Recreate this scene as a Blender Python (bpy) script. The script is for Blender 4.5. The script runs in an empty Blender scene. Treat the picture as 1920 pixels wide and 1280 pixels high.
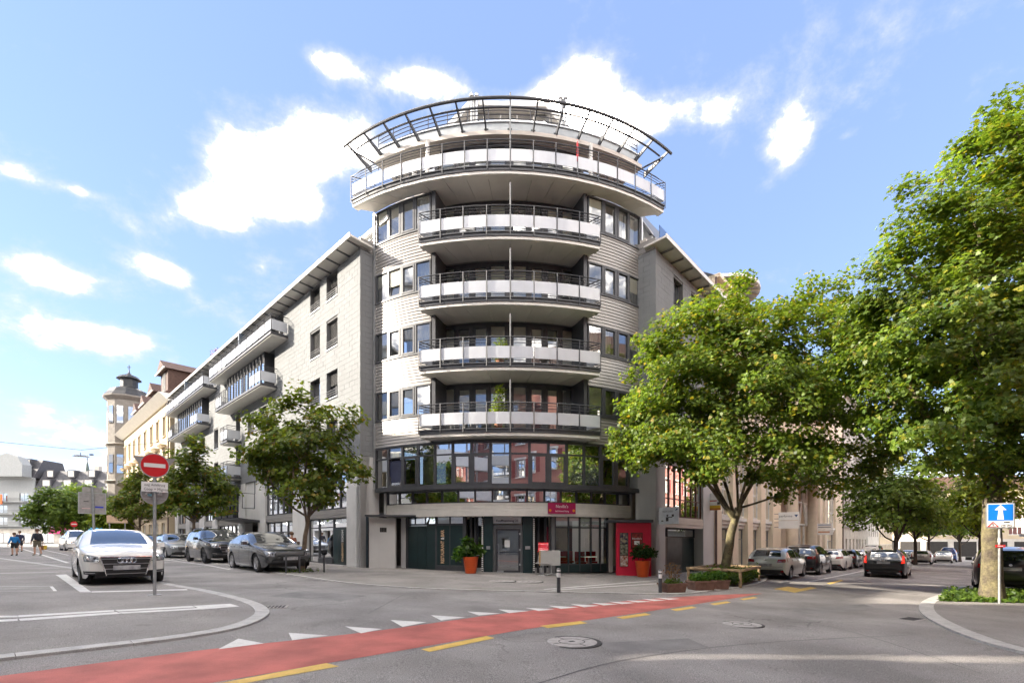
import bpy, bmesh, math, random
import numpy as np
from mathutils import Vector, Matrix
from math import sin, cos, pi, radians, sqrt, atan2

SC = bpy.context.scene
COL = SC.collection
random.seed(7)
rng = np.random.default_rng(11)

# ------------------------------------------------------------------ camera, light, exposure
EYE = 1.5
F = 900.0            # focal length in photo pixels (1920 wide)
HZ = 1014.0          # horizon row in the photo
cam_d = bpy.data.cameras.new('camera')
cam = bpy.data.objects.new('camera', cam_d)
COL.objects.link(cam)
cam.location = (0, 0, EYE)
cam.rotation_euler = (pi / 2, 0, 0)
cam_d.sensor_width = 36
cam_d.lens = 36 * F / 1920
cam_d.shift_y = (HZ - 640) / 1920
cam_d.clip_start = 0.1
cam_d.clip_end = 3000
SC.camera = cam

SUN_EL = radians(26)
SUN_AZ = Vector((-0.995, -0.09))         # horizontal direction towards the sun
sun_d = bpy.data.lights.new('sun', 'SUN')
sun_d.energy = 2.0
sun_d.angle = radians(0.53)
sun_d.color = (1.0, 0.90, 0.76)
sun = bpy.data.objects.new('sun', sun_d)
COL.objects.link(sun)
sdir = Vector((SUN_AZ.x * cos(SUN_EL), SUN_AZ.y * cos(SUN_EL), sin(SUN_EL)))
sun.rotation_euler = sdir.to_track_quat('Z', 'Y').to_euler()
sun.location = sdir * 200

SC.view_settings.view_transform = 'Standard'
SC.view_settings.look = 'None'
SC.view_settings.gamma = 1
SC.view_settings.use_curve_mapping = False
SC.view_settings.exposure = 2.9
SC.render.film_transparent = False
try:
    SC.cycles.use_denoising = True
    SC.cycles.max_bounces = 7
    SC.cycles.diffuse_bounces = 3
    SC.cycles.glossy_bounces = 3
    SC.cycles.transmission_bounces = 3
    SC.cycles.transparent_max_bounces = 10
    SC.cycles.caustics_reflective = False
    SC.cycles.caustics_refractive = False
    SC.cycles.sample_clamp_indirect = 6
except Exception:
    pass

world = bpy.data.worlds.new('World')
SC.world = world
world.use_nodes = True
def make_world():
    nt = world.node_tree
    N, L = nt.nodes, nt.links
    N.clear()
    out = N.new('ShaderNodeOutputWorld')
    bg = N.new('ShaderNodeBackground')
    bg.inputs['Strength'].default_value = 0.15
    L.new(bg.outputs[0], out.inputs[0])
    sky = N.new('ShaderNodeTexSky')
    sky.sky_type = 'NISHITA'
    sky.sun_disc = False
    sky.sun_elevation = SUN_EL
    sky.sun_rotation = math.atan2(SUN_AZ.x, SUN_AZ.y)
    sky.altitude = 400
    sky.air_density = 1.0
    sky.dust_density = 0.1
    sky.ozone_density = 1.6
    tc = N.new('ShaderNodeTexCoord')
    dirv = tc.outputs['Generated']
    def math_(op, a, b=None, c=None, clamp=False):
        n = N.new('ShaderNodeMath'); n.operation = op; n.use_clamp = clamp
        for i, v in enumerate((a, b, c)):
            if v is None: continue
            if isinstance(v, (int, float)): n.inputs[i].default_value = v
            else: L.new(v, n.inputs[i])
        return n.outputs[0]
    def vmath(op, a, b=None):
        n = N.new('ShaderNodeVectorMath'); n.operation = op
        for i, v in enumerate((a, b)):
            if v is None: continue
            if isinstance(v, (tuple, list, Vector)): n.inputs[i].default_value = v
            else: L.new(v, n.inputs[i])
        return n.outputs['Value'] if op in ('DOT_PRODUCT', 'LENGTH', 'DISTANCE') else n.outputs[0]
    # wispy break-up, in directions (flattened towards the horizon like real cloud decks)
    sep = N.new('ShaderNodeSeparateXYZ'); L.new(dirv, sep.inputs[0])
    zc = math_('MAXIMUM', sep.outputs[2], 0.0)
    den = math_('ADD', zc, 0.22)
    plane = N.new('ShaderNodeCombineXYZ')
    L.new(math_('DIVIDE', sep.outputs[0], den), plane.inputs[0])
    L.new(math_('DIVIDE', sep.outputs[1], den), plane.inputs[1])
    L.new(math_('MULTIPLY', zc, 1.5), plane.inputs[2])
    n1 = N.new('ShaderNodeTexNoise'); n1.inputs['Scale'].default_value = 3.4
    n1.inputs['Detail'].default_value = 9; n1.inputs['Roughness'].default_value = 0.62
    n1.inputs['Distortion'].default_value = 0.25
    L.new(plane.outputs[0], n1.inputs['Vector'])
    n2 = N.new('ShaderNodeTexNoise'); n2.inputs['Scale'].default_value = 9.0
    n2.inputs['Detail'].default_value = 10; n2.inputs['Roughness'].default_value = 0.66
    L.new(dirv, n2.inputs['Vector'])
    # cloud banks: direction, half-width, half-height, weight
    banks = [
        (620, 262, .115, .060, 1.15), (485, 320, .110, .060, 1.1), (392, 398, .065, .042, 1.0), (560, 388, .07, .032, .75),
        (800, 150, .11, .036, .8), (610, 115, .060, .026, .75), (1090, 170, .085, .058, 1.15), (1180, 245, .09, .04, .95),
        (1000, 235, .13, .045, .75), (1482, 270, .048, .062, .85), (100, 518, .065, .032, .9), (325, 512, .048, .026, .85),
        (430, 590, .10, .036, .85), (140, 622, .14, .040, .85), (40, 330, .055, .020, .6), (140, 354, .03, .012, .55),
        (1350, 215, .05, .03, .5), (1590, 253, .025, .01, .4), (60, 775, .25, .05, .5), (40, 880, .4, .06, .5),
        (1750, 860, .3, .08, .42),
    ]
    total = None
    for (px, py, sx, sy, w) in banks:
        d = Vector(((px - 960) / F, 1.0, (HZ - py) / F)); k = d.length; d.normalize()
        r = Vector((d.y, -d.x, 0)).normalized(); u = r.cross(d)
        a = math_('MULTIPLY', vmath('DOT_PRODUCT', dirv, r), k / sx)
        b = math_('MULTIPLY', vmath('DOT_PRODUCT', dirv, u), k / sy)
        fr = math_('GREATER_THAN', vmath('DOT_PRODUCT', dirv, d), 0.0)
        q = math_('ADD', math_('MULTIPLY', a, a), math_('MULTIPLY', b, b))
        g = math_('MULTIPLY', math_('MULTIPLY', math_('EXPONENT', math_('MULTIPLY', q, -0.9)), w), fr)
        total = g if total is None else math_('ADD', total, g)
    total = math_('MINIMUM', math_('MULTIPLY', total, 1.18), 1.3)
    # denser, very bright cloud added away from the view to lift the shade
    back = math_('MULTIPLY', math_('LESS_THAN', sep.outputs[1], 0.15), 0.66)
    tot = math_('ADD', total, back)
    nz = math_('ADD', math_('MULTIPLY', math_('SUBTRACT', n1.outputs['Fac'], 0.5), 2.3),
               math_('MULTIPLY', math_('SUBTRACT', n2.outputs['Fac'], 0.5), 1.7))
    m = math_('ADD', tot, nz)
    mr = N.new('ShaderNodeMapRange'); mr.interpolation_type = 'SMOOTHSTEP'
    mr.inputs['From Min'].default_value = -0.05; mr.inputs['From Max'].default_value = 1.40
    L.new(m, mr.inputs['Value'])
    fac = math_('MULTIPLY', math_('POWER', mr.outputs[0], 8.0), 0.97)
    tint = N.new('ShaderNodeMix'); tint.data_type = 'RGBA'; tint.blend_type = 'MULTIPLY'
    tint.inputs['Factor'].default_value = 1.0
    L.new(sky.outputs[0], tint.inputs['A'])
    tint.inputs['B'].default_value = SKY_TINT
    ad = N.new('ShaderNodeMix'); ad.data_type = 'RGBA'; ad.blend_type = 'ADD'
    ad.inputs['Factor'].default_value = 1.0
    L.new(tint.outputs['Result'], ad.inputs['A']); ad.inputs['B'].default_value = SKY_VEIL
    hz = N.new('ShaderNodeMix'); hz.data_type = 'RGBA'
    hz.inputs['Factor'].default_value = .7
    L.new(ad.outputs['Result'], hz.inputs['A']); hz.inputs['B'].default_value = (.34, .495, .865, 1)
    # thin veil round the thick cores
    vr = N.new('ShaderNodeMapRange'); vr.interpolation_type = 'SMOOTHSTEP'
    vr.inputs['From Min'].default_value = 0.14; vr.inputs['From Max'].default_value = 1.0
    L.new(m, vr.inputs['Value'])
    ve = N.new('ShaderNodeMix'); ve.data_type = 'RGBA'
    L.new(math_('MULTIPLY', vr.outputs[0], 0.85), ve.inputs['Factor']); L.new(hz.outputs['Result'], ve.inputs['A'])
    ve.inputs['B'].default_value = VEIL_COL
    mx = N.new('ShaderNodeMix'); mx.data_type = 'RGBA'
    L.new(fac, mx.inputs['Factor']); L.new(ve.outputs['Result'], mx.inputs['A'])
    mx.inputs['B'].default_value = CLOUD_COL
    L.new(mx.outputs['Result'], bg.inputs['Color'])
SKY_TINT = (.50, .455, .495, 1)
SKY_VEIL = (0.0, 0.0, 0.0, 1)
VEIL_COL = (.88, .90, .95, 1)
CLOUD_COL = (96.0, 86.5, 75.5, 1)
make_world()

# ------------------------------------------------------------------ ground level and pixel look-up
def gz(x):
    """height of the gently falling street at world x"""
    if x < -14: return 0.378 + 0.006 * (-14 - x)
    if x > 22: return -0.594 - 0.021 * (x - 22)
    return -0.027 * x
def G(px, py, lift=0.0):
    """street point seen at photo pixel"""
    u = (px - 960) / F; v = (HZ - py) / F
    lo, hi = 0.5, 400.0
    for _ in range(60):
        Y = (lo + hi) / 2
        if EYE + v * Y > gz(u * Y) + lift: lo = Y
        else: hi = Y
    return (u * Y, Y)
def AT(px, py, Y):
    return Vector(((px - 960) / F * Y, Y, EYE + (HZ - py) / F * Y))

# frames: tower (lx sideways, ly depth behind the balcony fronts), left and right street fronts (along, out)
TA = radians(1.5)
def XT(p):
    x, y, z = p
    return (-0.07 + x * cos(TA) - y * sin(TA), 20.85 + x * sin(TA) + y * cos(TA), z)
def XL(p):
    t, n, z = p
    return (-7.27 - .726 * t - .688 * n, 23 + .688 * t - .726 * n, z)
def XR(p):
    t, n, z = p
    return (6.88 + .678 * t + .735 * n, 23 + .735 * t - .678 * n, z)
XR.flip = True

# ------------------------------------------------------------------ materials
MATS = {}
def mat(name, col, rough=0.6, metal=0.0, var=0.10, vscale=3.0, bump=0.0, bscale=40.0, spec=0.5, col2=None,
        fine=0.0, fscale=60.0, trans=0.0, emit=None, emit_s=0.0, coat=0.0, streak=0.0, ior=None, cracks=0.0):
    if name in MATS: return MATS[name]
    m = bpy.data.materials.new(name); m.use_nodes = True
    nt = m.node_tree; N, L = nt.nodes, nt.links
    b = N['Principled BSDF']
    b.inputs['Base Color'].default_value = (*col, 1)
    b.inputs['Roughness'].default_value = rough
    b.inputs['Metallic'].default_value = metal
    b.inputs['Specular IOR Level'].default_value = spec
    if ior: b.inputs['IOR'].default_value = ior
    if coat:
        b.inputs['Coat Weight'].default_value = coat; b.inputs['Coat Roughness'].default_value = 0.03
    if emit:
        b.inputs['Emission Color'].default_value = (*emit, 1); b.inputs['Emission Strength'].default_value = emit_s
    geo = N.new('ShaderNodeNewGeometry')
    def noise(scale, detail, vec=None):
        n = N.new('ShaderNodeTexNoise'); n.inputs['Scale'].default_value = scale; n.inputs['Detail'].default_value = detail
        L.new(vec or geo.outputs['Position'], n.inputs['Vector']); return n.outputs['Fac']
    def mixc(f, a, bb, blend='MIX'):
        n = N.new('ShaderNodeMix'); n.data_type = 'RGBA'; n.blend_type = blend
        if isinstance(f, float): n.inputs['Factor'].default_value = f
        else: L.new(f, n.inputs['Factor'])
        for k, v in (('A', a), ('B', bb)):
            if isinstance(v, tuple): n.inputs[k].default_value = (*v, 1)
            else: L.new(v, n.inputs[k])
        return n.outputs['Result']
    c = None
    if var or col2:
        r = N.new('ShaderNodeMapRange'); r.inputs['From Min'].default_value = .35; r.inputs['From Max'].default_value = .65
        L.new(noise(vscale, 5), r.inputs['Value'])
        lo = tuple(max(0, x * (1 - var)) for x in col)
        hi = col2 if col2 else tuple(min(1, x * (1 + var)) for x in col)
        c = mixc(r.outputs[0], lo, hi)
    if streak:
        mp = N.new('ShaderNodeMapping'); mp.inputs['Scale'].default_value = (4, 4, .25)
        L.new(geo.outputs['Position'], mp.inputs['Vector'])
        r = N.new('ShaderNodeMapRange'); r.inputs['From Min'].default_value = .5; r.inputs['From Max'].default_value = .8
        r.inputs['To Max'].default_value = streak
        L.new(noise(1.0, 4, mp.outputs[0]), r.inputs['Value'])
        c = mixc(r.outputs[0], c if c else col, tuple(x * .45 for x in col))
    if fine:
        r = N.new('ShaderNodeMapRange'); r.inputs['From Min'].default_value = .3; r.inputs['From Max'].default_value = .7
        r.inputs['To Min'].default_value = 1 - fine; r.inputs['To Max'].default_value = 1 + fine
        L.new(noise(fscale, 3), r.inputs['Value'])
        mm = N.new('ShaderNodeMix'); mm.data_type = 'RGBA'; mm.blend_type = 'MULTIPLY'; mm.inputs['Factor'].default_value = 1
        if c: L.new(c, mm.inputs['A'])
        else: mm.inputs['A'].default_value = (*col, 1)
        L.new(r.outputs[0], mm.inputs['B']); c = mm.outputs['Result']
    if c: L.new(c, b.inputs['Base Color'])
    if bump:
        bp = N.new('ShaderNodeBump'); bp.inputs['Strength'].default_value = bump; bp.inputs['Distance'].default_value = 0.02
        L.new(noise(bscale, 4), bp.inputs['Height']); L.new(bp.outputs[0], b.inputs['Normal'])
    if cracks:
        src = b.inputs['Base Color'].links[0].from_socket
        vo = N.new('ShaderNodeTexVoronoi'); vo.feature = 'DISTANCE_TO_EDGE'; vo.inputs['Scale'].default_value = .38
        wp = N.new('ShaderNodeVectorMath'); wp.operation = 'ADD'
        nn = N.new('ShaderNodeTexNoise'); nn.inputs['Scale'].default_value = 1.3; nn.inputs['Detail'].default_value = 4; L.new(geo.outputs['Position'], nn.inputs['Vector'])
        L.new(geo.outputs['Position'], wp.inputs[0]); L.new(nn.outputs['Color'], wp.inputs[1]); L.new(wp.outputs[0], vo.inputs['Vector'])
        r1 = N.new('ShaderNodeMapRange'); r1.inputs['From Max'].default_value = .012; r1.inputs['To Min'].default_value = 1; r1.inputs['To Max'].default_value = 0; L.new(vo.outputs['Distance'], r1.inputs['Value'])
        r2 = N.new('ShaderNodeMapRange'); r2.inputs['From Min'].default_value = .5; r2.inputs['From Max'].default_value = .62; r2.inputs['To Max'].default_value = cracks; L.new(noise(.23, 3), r2.inputs['Value'])
        mu = N.new('ShaderNodeMath'); mu.operation = 'MULTIPLY'; L.new(r1.outputs[0], mu.inputs[0]); L.new(r2.outputs[0], mu.inputs[1])
        c2 = mixc(mu.outputs[0], src, tuple(x * .35 for x in col))
        sp = N.new('ShaderNodeMapRange'); sp.inputs['From Min'].default_value = .68; sp.inputs['From Max'].default_value = .74; sp.inputs['To Max'].default_value = .35; L.new(noise(2.6, 2), sp.inputs['Value'])
        c2 = mixc(sp.outputs[0], c2, tuple(x * .5 for x in col))
        st_ = N.new('ShaderNodeMapRange'); st_.inputs['From Min'].default_value = .64; st_.inputs['From Max'].default_value = .72; st_.inputs['To Max'].default_value = .6; L.new(noise(55, 2), st_.inputs['Value'])
        c2 = mixc(st_.outputs[0], c2, tuple(min(1, x * 2.0) for x in col))
        L.new(c2, b.inputs['Base Color'])
    MATS[name] = m
    return m
def glass_mat(name, tint=(.55, .6, .6), refl=0.12, rough=0.0):
    """window glass: see-through with a fresnel mirror on top"""
    if name in MATS: return MATS[name]
    m = bpy.data.materials.new(name); m.use_nodes = True
    nt = m.node_tree; N, L = nt.nodes, nt.links; N.clear()
    out = N.new('ShaderNodeOutputMaterial')
    tr = N.new('ShaderNodeBsdfTransparent'); tr.inputs[0].default_value = (*tint, 1)
    gl = N.new('ShaderNodeBsdfGlossy'); gl.inputs['Roughness'].default_value = rough; gl.inputs[0].default_value = (.95, .97, 1, 1)
    lw = N.new('ShaderNodeFresnel'); lw.inputs['IOR'].default_value = 1.55
    ad = N.new('ShaderNodeMath'); ad.operation = 'MULTIPLY_ADD'; ad.use_clamp = True
    L.new(lw.outputs[0], ad.inputs[0]); ad.inputs[1].default_value = 1.2; ad.inputs[2].default_value = refl
    mx = N.new('ShaderNodeMixShader'); L.new(ad.outputs[0], mx.inputs[0]); L.new(tr.outputs[0], mx.inputs[1]); L.new(gl.outputs[0], mx.inputs[2])
    L.new(mx.outputs[0], out.inputs[0])
    MATS[name] = m
    return m

# ------------------------------------------------------------------ mesh building
ORG = {}
class MB:
    def __init__(s, xf=None):
        s.V = []; s.Fc = []; s.xf = xf; s.flip = getattr(xf, 'flip', False)
    def v(s, *p):
        if len(p) == 1: p = p[0]
        if s.xf: p = s.xf(p)
        s.V.append(tuple(p)); return len(s.V) - 1
    def f(s, *i):
        i = list(i[0]) if len(i) == 1 else list(i)
        s.Fc.append(i[::-1] if s.flip else i)
    def quad(s, a, b, c, d): s.f(s.v(a), s.v(b), s.v(c), s.v(d))
    def poly(s, pts):
        s.f([s.v(p) for p in pts]); return s
    def hexa(s, p):
        """8 points: bottom ring (ccw from above) then top ring"""
        i = [s.v(q) for q in p]
        for a in ((3, 2, 1, 0), (4, 5, 6, 7), (0, 1, 5, 4), (1, 2, 6, 5), (2, 3, 7, 6), (3, 0, 4, 7)):
            s.f([i[k] for k in a])
        return s
    def box(s, x0, x1, y0, y1, z0, z1):
        s.hexa([(x0, y0, z0), (x1, y0, z0), (x1, y1, z0), (x0, y1, z0), (x0, y0, z1), (x1, y0, z1), (x1, y1, z1), (x0, y1, z1)])
        return s
    def boxc(s, c, d, rz=0.0):
        cx, cy, cz = c; a, b, h = d[0] / 2, d[1] / 2, d[2] / 2; C, S = cos(rz), sin(rz)
        def r(x, y, z): return (cx + x * C - y * S, cy + x * S + y * C, cz + z)
        s.hexa([r(-a, -b, -h), r(a, -b, -h), r(a, b, -h), r(-a, b, -h), r(-a, -b, h), r(a, -b, h), r(a, b, h), r(-a, b, h)])
        return s
    def prism(s, pts, z0, z1):
        n = len(pts)
        zz0 = z0 if callable(z0) else (lambda p: z0)
        zz1 = z1 if callable(z1) else (lambda p: z1)
        a = [s.v(p[0], p[1], zz0(p)) for p in pts]; b = [s.v(p[0], p[1], zz1(p)) for p in pts]
        s.f(a[::-1]); s.f(b)
        for i in range(n):
            j = (i + 1) % n; s.f(a[i], a[j], b[j], b[i])
        return s
    def extr(s, pts, vec):
        """closed 3d outline pushed along vec"""
        n = len(pts); vec = Vector(vec)
        a = [s.v(p) for p in pts]; b = [s.v(tuple(Vector(p) + vec)) for p in pts]
        s.f(a[::-1]); s.f(b)
        for i in range(n):
            j = (i + 1) % n; s.f(a[i], a[j], b[j], b[i])
        return s
    def tube(s, path, r, n=6, cap=True):
        path = [Vector(p) for p in path]; m = len(path)
        R = list(r) if isinstance(r, (list, tuple)) else [r] * m
        rings = []; up = Vector((0, 0, 1))
        for k, p in enumerate(path):
            d = (path[min(k + 1, m - 1)] - path[max(k - 1, 0)])
            d = d.normalized() if d.length > 1e-9 else Vector((0, 0, 1))
            ref = up if abs(d.z) < .95 else Vector((1, 0, 0))
            a = d.cross(ref).normalized(); b = a.cross(d)
            rings.append([s.v(tuple(p + (a * cos(2 * pi * i / n) + b * sin(2 * pi * i / n)) * R[k])) for i in range(n)])
        for k in range(m - 1):
            for i in range(n):
                j = (i + 1) % n; s.f(rings[k][j], rings[k][i], rings[k + 1][i], rings[k + 1][j])
        if cap: s.f(rings[0]); s.f(rings[-1][::-1])
        return s
    def lathe(s, prof, n=16, c=(0, 0, 0), axis='z', cap=True):
        rings = []
        for (r, h) in prof:
            ring = []
            for i in range(n):
                a = 2 * pi * i / n
                if axis == 'z': p = (c[0] + r * cos(a), c[1] + r * sin(a), c[2] + h)
                elif axis == 'y': p = (c[0] + r * sin(a), c[1] + h, c[2] + r * cos(a))
                else: p = (c[0] + h, c[1] + r * cos(a), c[2] + r * sin(a))
                ring.append(s.v(p))
            rings.append(ring)
        for k in range(len(rings) - 1):
            for i in range(n):
                j = (i + 1) % n; s.f(rings[k][i], rings[k][j], rings[k + 1][j], rings[k + 1][i])
        if cap: s.f(rings[0][::-1]); s.f(rings[-1])
        return s
    def arc(s, R, f, t0, t1, o0, o1, z0, z1, n=8, cap=True, z0f=None):
        """curved slab on the tower: angles t0..t1, radial offsets o0 (inner) .. o1 (outer)"""
        rings = []
        for k in range(n + 1):
            t = t0 + (t1 - t0) * k / n
            rings.append([s.v(TP(R, f, t, o, z)) for (o, z) in ((o0, z0), (o1, z0), (o1, z1), (o0, z1))])
        for k in range(n):
            a, b = rings[k], rings[k + 1]
            for i in range(4):
                j = (i + 1) % 4; s.f(a[i], a[j], b[j], b[i])
        s.f(rings[0][::-1]); s.f(rings[-1])
        return s
    def build(s, name, m, parent=None, smooth=None, kind=None, **props):
        org = Vector((0, 0, 0)); p = parent
        while p is not None:
            if p.name in ORG: org = ORG[p.name]; break
            p = p.parent
        me = bpy.data.meshes.new(name)
        if org.length: me.from_pydata([(a - org.x, b - org.y, c - org.z) for a, b, c in s.V], [], s.Fc)
        else: me.from_pydata(s.V, [], s.Fc)
        if m is not None:
            for q in (m if isinstance(m, (list, tuple)) else [m]): me.materials.append(q)
        if smooth is not None:
            me.polygons.foreach_set('use_smooth', [True] * len(me.polygons))
            try: me.set_sharp_from_angle(angle=radians(smooth))
            except Exception: pass
        return link(name, me, parent, kind, **props)
def TP(R, f, t, o, z):
    return ((R + o) * sin(t), f + R - (R + o) * cos(t), z)
def link(name, me, parent=None, kind=None, **props):
    o = bpy.data.objects.new(name, me); COL.objects.link(o)
    if parent is not None: o.parent = parent
    if kind: o['kind'] = kind
    for k, v in props.items(): o[k] = v
    return o
def tag(o, label, cat, group=None):
    o['label'] = label; o['category'] = cat
    if group: o['group'] = group
    return o
def thing(name, label, cat, loc=(0, 0, 0), rz=0.0, group=None, baked=False):
    o = bpy.data.objects.new(name, None); COL.objects.link(o)
    o.empty_display_size = .2
    o.location = loc; o.rotation_euler = (0, 0, rz)
    tag(o, label, cat, group)
    if baked: ORG[o.name] = Vector(loc)
    return o
def kids(o): return list(o.children)
def copy_tree(o, parent=None, **mats):
    c = o.copy(); COL.objects.link(c)
    if parent is not None: c.parent = parent
    for ch in kids(o): copy_tree(ch, c)
    return c
def text_mesh(name, body, size, m, parent, loc, rot, align='CENTER', font_scale_x=1.0, depth=0.004, off=0.0):
    cu = bpy.data.curves.new(name, 'FONT'); cu.body = body; cu.size = size; cu.extrude = depth
    cu.align_x = align; cu.align_y = 'CENTER'; cu.resolution_u = 2; cu.offset = off
    tmp = bpy.data.objects.new('tmp', cu); COL.objects.link(tmp)
    dg = bpy.context.evaluated_depsgraph_get()
    me = bpy.data.meshes.new_from_object(tmp.evaluated_get(dg))
    bpy.data.objects.remove(tmp)
    me.name = name
    if font_scale_x != 1.0: me.transform(Matrix.Diagonal((font_scale_x, 1, 1, 1)))
    M = Matrix.Translation(loc) @ (rot.to_matrix().to_4x4() if hasattr(rot, 'to_matrix') else rot.to_4x4())
    org = Vector((0, 0, 0)); p = parent
    while p is not None:
        if p.name in ORG: org = ORG[p.name]; break
        p = p.parent
    me.transform(Matrix.Translation(-org) @ M)
    me.materials.clear(); me.materials.append(m)
    return link(name, me, parent)
def face_rot(right, up=(0, 0, 1)):
    """rotation whose local x runs along right and local y along up (text reads along right)"""
    r = Vector(right).normalized(); u = Vector(up); u = (u - r * u.dot(r)).normalized(); n = r.cross(u)
    return Matrix((r, u, n)).transposed()
# ------------------------------------------------------------------ setting: street, pavements, markings
M_ASPH = mat('asphalt', (.25, .237, .225), .86, var=.22, vscale=.55, bump=.5, bscale=90, fine=.62, fscale=95, spec=.3, cracks=.8)
M_ASPH2 = mat('pavement_asphalt', (.255, .24, .225), .88, var=.14, vscale=.8, bump=.5, bscale=90, fine=.58, fscale=95, spec=.3, cracks=.7)
M_GRAN = mat('granite_kerb', (.42, .41, .39), .8, var=.14, vscale=5, fine=.25, fscale=90, bump=.2)
M_RED = mat('red_lane_paint', (.42, .125, .10), .8, var=.22, vscale=1.6, bump=.35, bscale=110, fine=.16, fscale=130)
M_WHITE = mat('road_white', (.62, .61, .58), .7, var=.10, vscale=4, fine=.16, fscale=80)
M_YEL = mat('road_yellow', (.62, .42, .10), .7, var=.12, vscale=5, fine=.18, fscale=80)
M_SOIL = mat('planting_soil', (.055, .042, .03), .95, var=.3, vscale=8, bump=.6, bscale=30)
M_IRON = mat('cast_iron', (.06, .058, .055), .7, metal=.3, var=.2, vscale=14, bump=.4, bscale=90)
M_COVER = mat('cover_concrete', (.36, .34, .32), .85, var=.15, vscale=9, fine=.2, fscale=80)

def drape(name, poly, m, z, kind='structure', thick=0.0, parent=None, **props):
    """flat polygon laid on the street (bent where the street bends); thick > 0 gives it side faces"""
    bm = bmesh.new()
    vs = [bm.verts.new((p[0], p[1], 0)) for p in poly]
    bm.faces.new(vs)
    for x in (-14, 22):
        bmesh.ops.bisect_plane(bm, geom=bm.verts[:] + bm.edges[:] + bm.faces[:], plane_co=(x, 0, 0), plane_no=(1, 0, 0))
    bmesh.ops.recalc_face_normals(bm, faces=bm.faces[:])
    bm.faces.ensure_lookup_table()
    if bm.faces[0].normal.z < 0: bmesh.ops.reverse_faces(bm, faces=bm.faces[:])
    for v in bm.verts: v.co.z = gz(v.co.x) + z
    if thick:
        ed = [e for e in bm.edges if len(e.link_faces) == 1]
        r = bmesh.ops.extrude_edge_only(bm, edges=ed)
        for v in [g for g in r['geom'] if isinstance(g, bmesh.types.BMVert)]: v.co.z -= thick
    bmesh.ops.triangulate(bm, faces=bm.faces[:])
    me = bpy.data.meshes.new(name); bm.to_mesh(me); bm.free(); me.materials.append(m)
    return link(name, me, parent, kind, **props)
def smooth_line(pts, n=6):
    """catmull-rom through points"""
    P = [Vector((p[0], p[1])) for p in pts]; out = []
    for i in range(len(P) - 1):
        p0 = P[max(i - 1, 0)]; p1 = P[i]; p2 = P[i + 1]; p3 = P[min(i + 2, len(P) - 1)]
        for k in range(n):
            t = k / n
            out.append(0.5 * ((2 * p1) + (p2 - p0) * t + (2 * p0 - 5 * p1 + 4 * p2 - p3) * t * t + (3 * p1 - p0 - 3 * p2 + p3) * t ** 3))
    out.append(P[-1]); return out
def offset_line(line, d):
    out = []
    for i, p in enumerate(line):
        a = line[max(i - 1, 0)]; b = line[min(i + 1, len(line) - 1)]
        t = (b - a).normalized(); out.append(p + Vector((-t.y, t.x)) * d)
    return out
def kerb_run(line, w, z, parent, seglen=1.0, m=None):
    """granite kerb stones laid end to end along a line; each stone a part"""
    L = [0]
    for i in range(1, len(line)): L.append(L[-1] + (line[i] - line[i - 1]).length)
    def at(s):
        for i in range(1, len(L)):
            if s <= L[i] or i == len(L) - 1:
                k = (s - L[i - 1]) / max(1e-6, L[i] - L[i - 1]); t = (line[i] - line[i - 1]).normalized()
                return line[i - 1].lerp(line[i], k), Vector((-t.y, t.x))
    n = max(1, int(L[-1] / seglen)); d = L[-1] / n
    for k in range(n):
        s0, s1 = k * d + .004, (k + 1) * d - .004
        mb = MB(); pts = []
        sub = 3
        for q in range(sub + 1):
            p, nn = at(s0 + (s1 - s0) * q / sub); pts.append((p, nn))
        rings = []
        for p, nn in pts:
            a = p; b = p + nn * w
            rings.append([mb.v(a.x, a.y, gz(a.x) - .15), mb.v(b.x, b.y, gz(b.x) - .15), mb.v(b.x, b.y, gz(b.x) + z), mb.v(a.x, a.y, gz(a.x) + z)])
        for q in range(sub):
            for i in range(4):
                j = (i + 1) % 4; mb.f(rings[q][i], rings[q][j], rings[q + 1][j], rings[q + 1][i])
        mb.f(rings[0][::-1]); mb.f(rings[-1])
        mb.build('kerb_stone', m or M_GRAN, parent)

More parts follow.
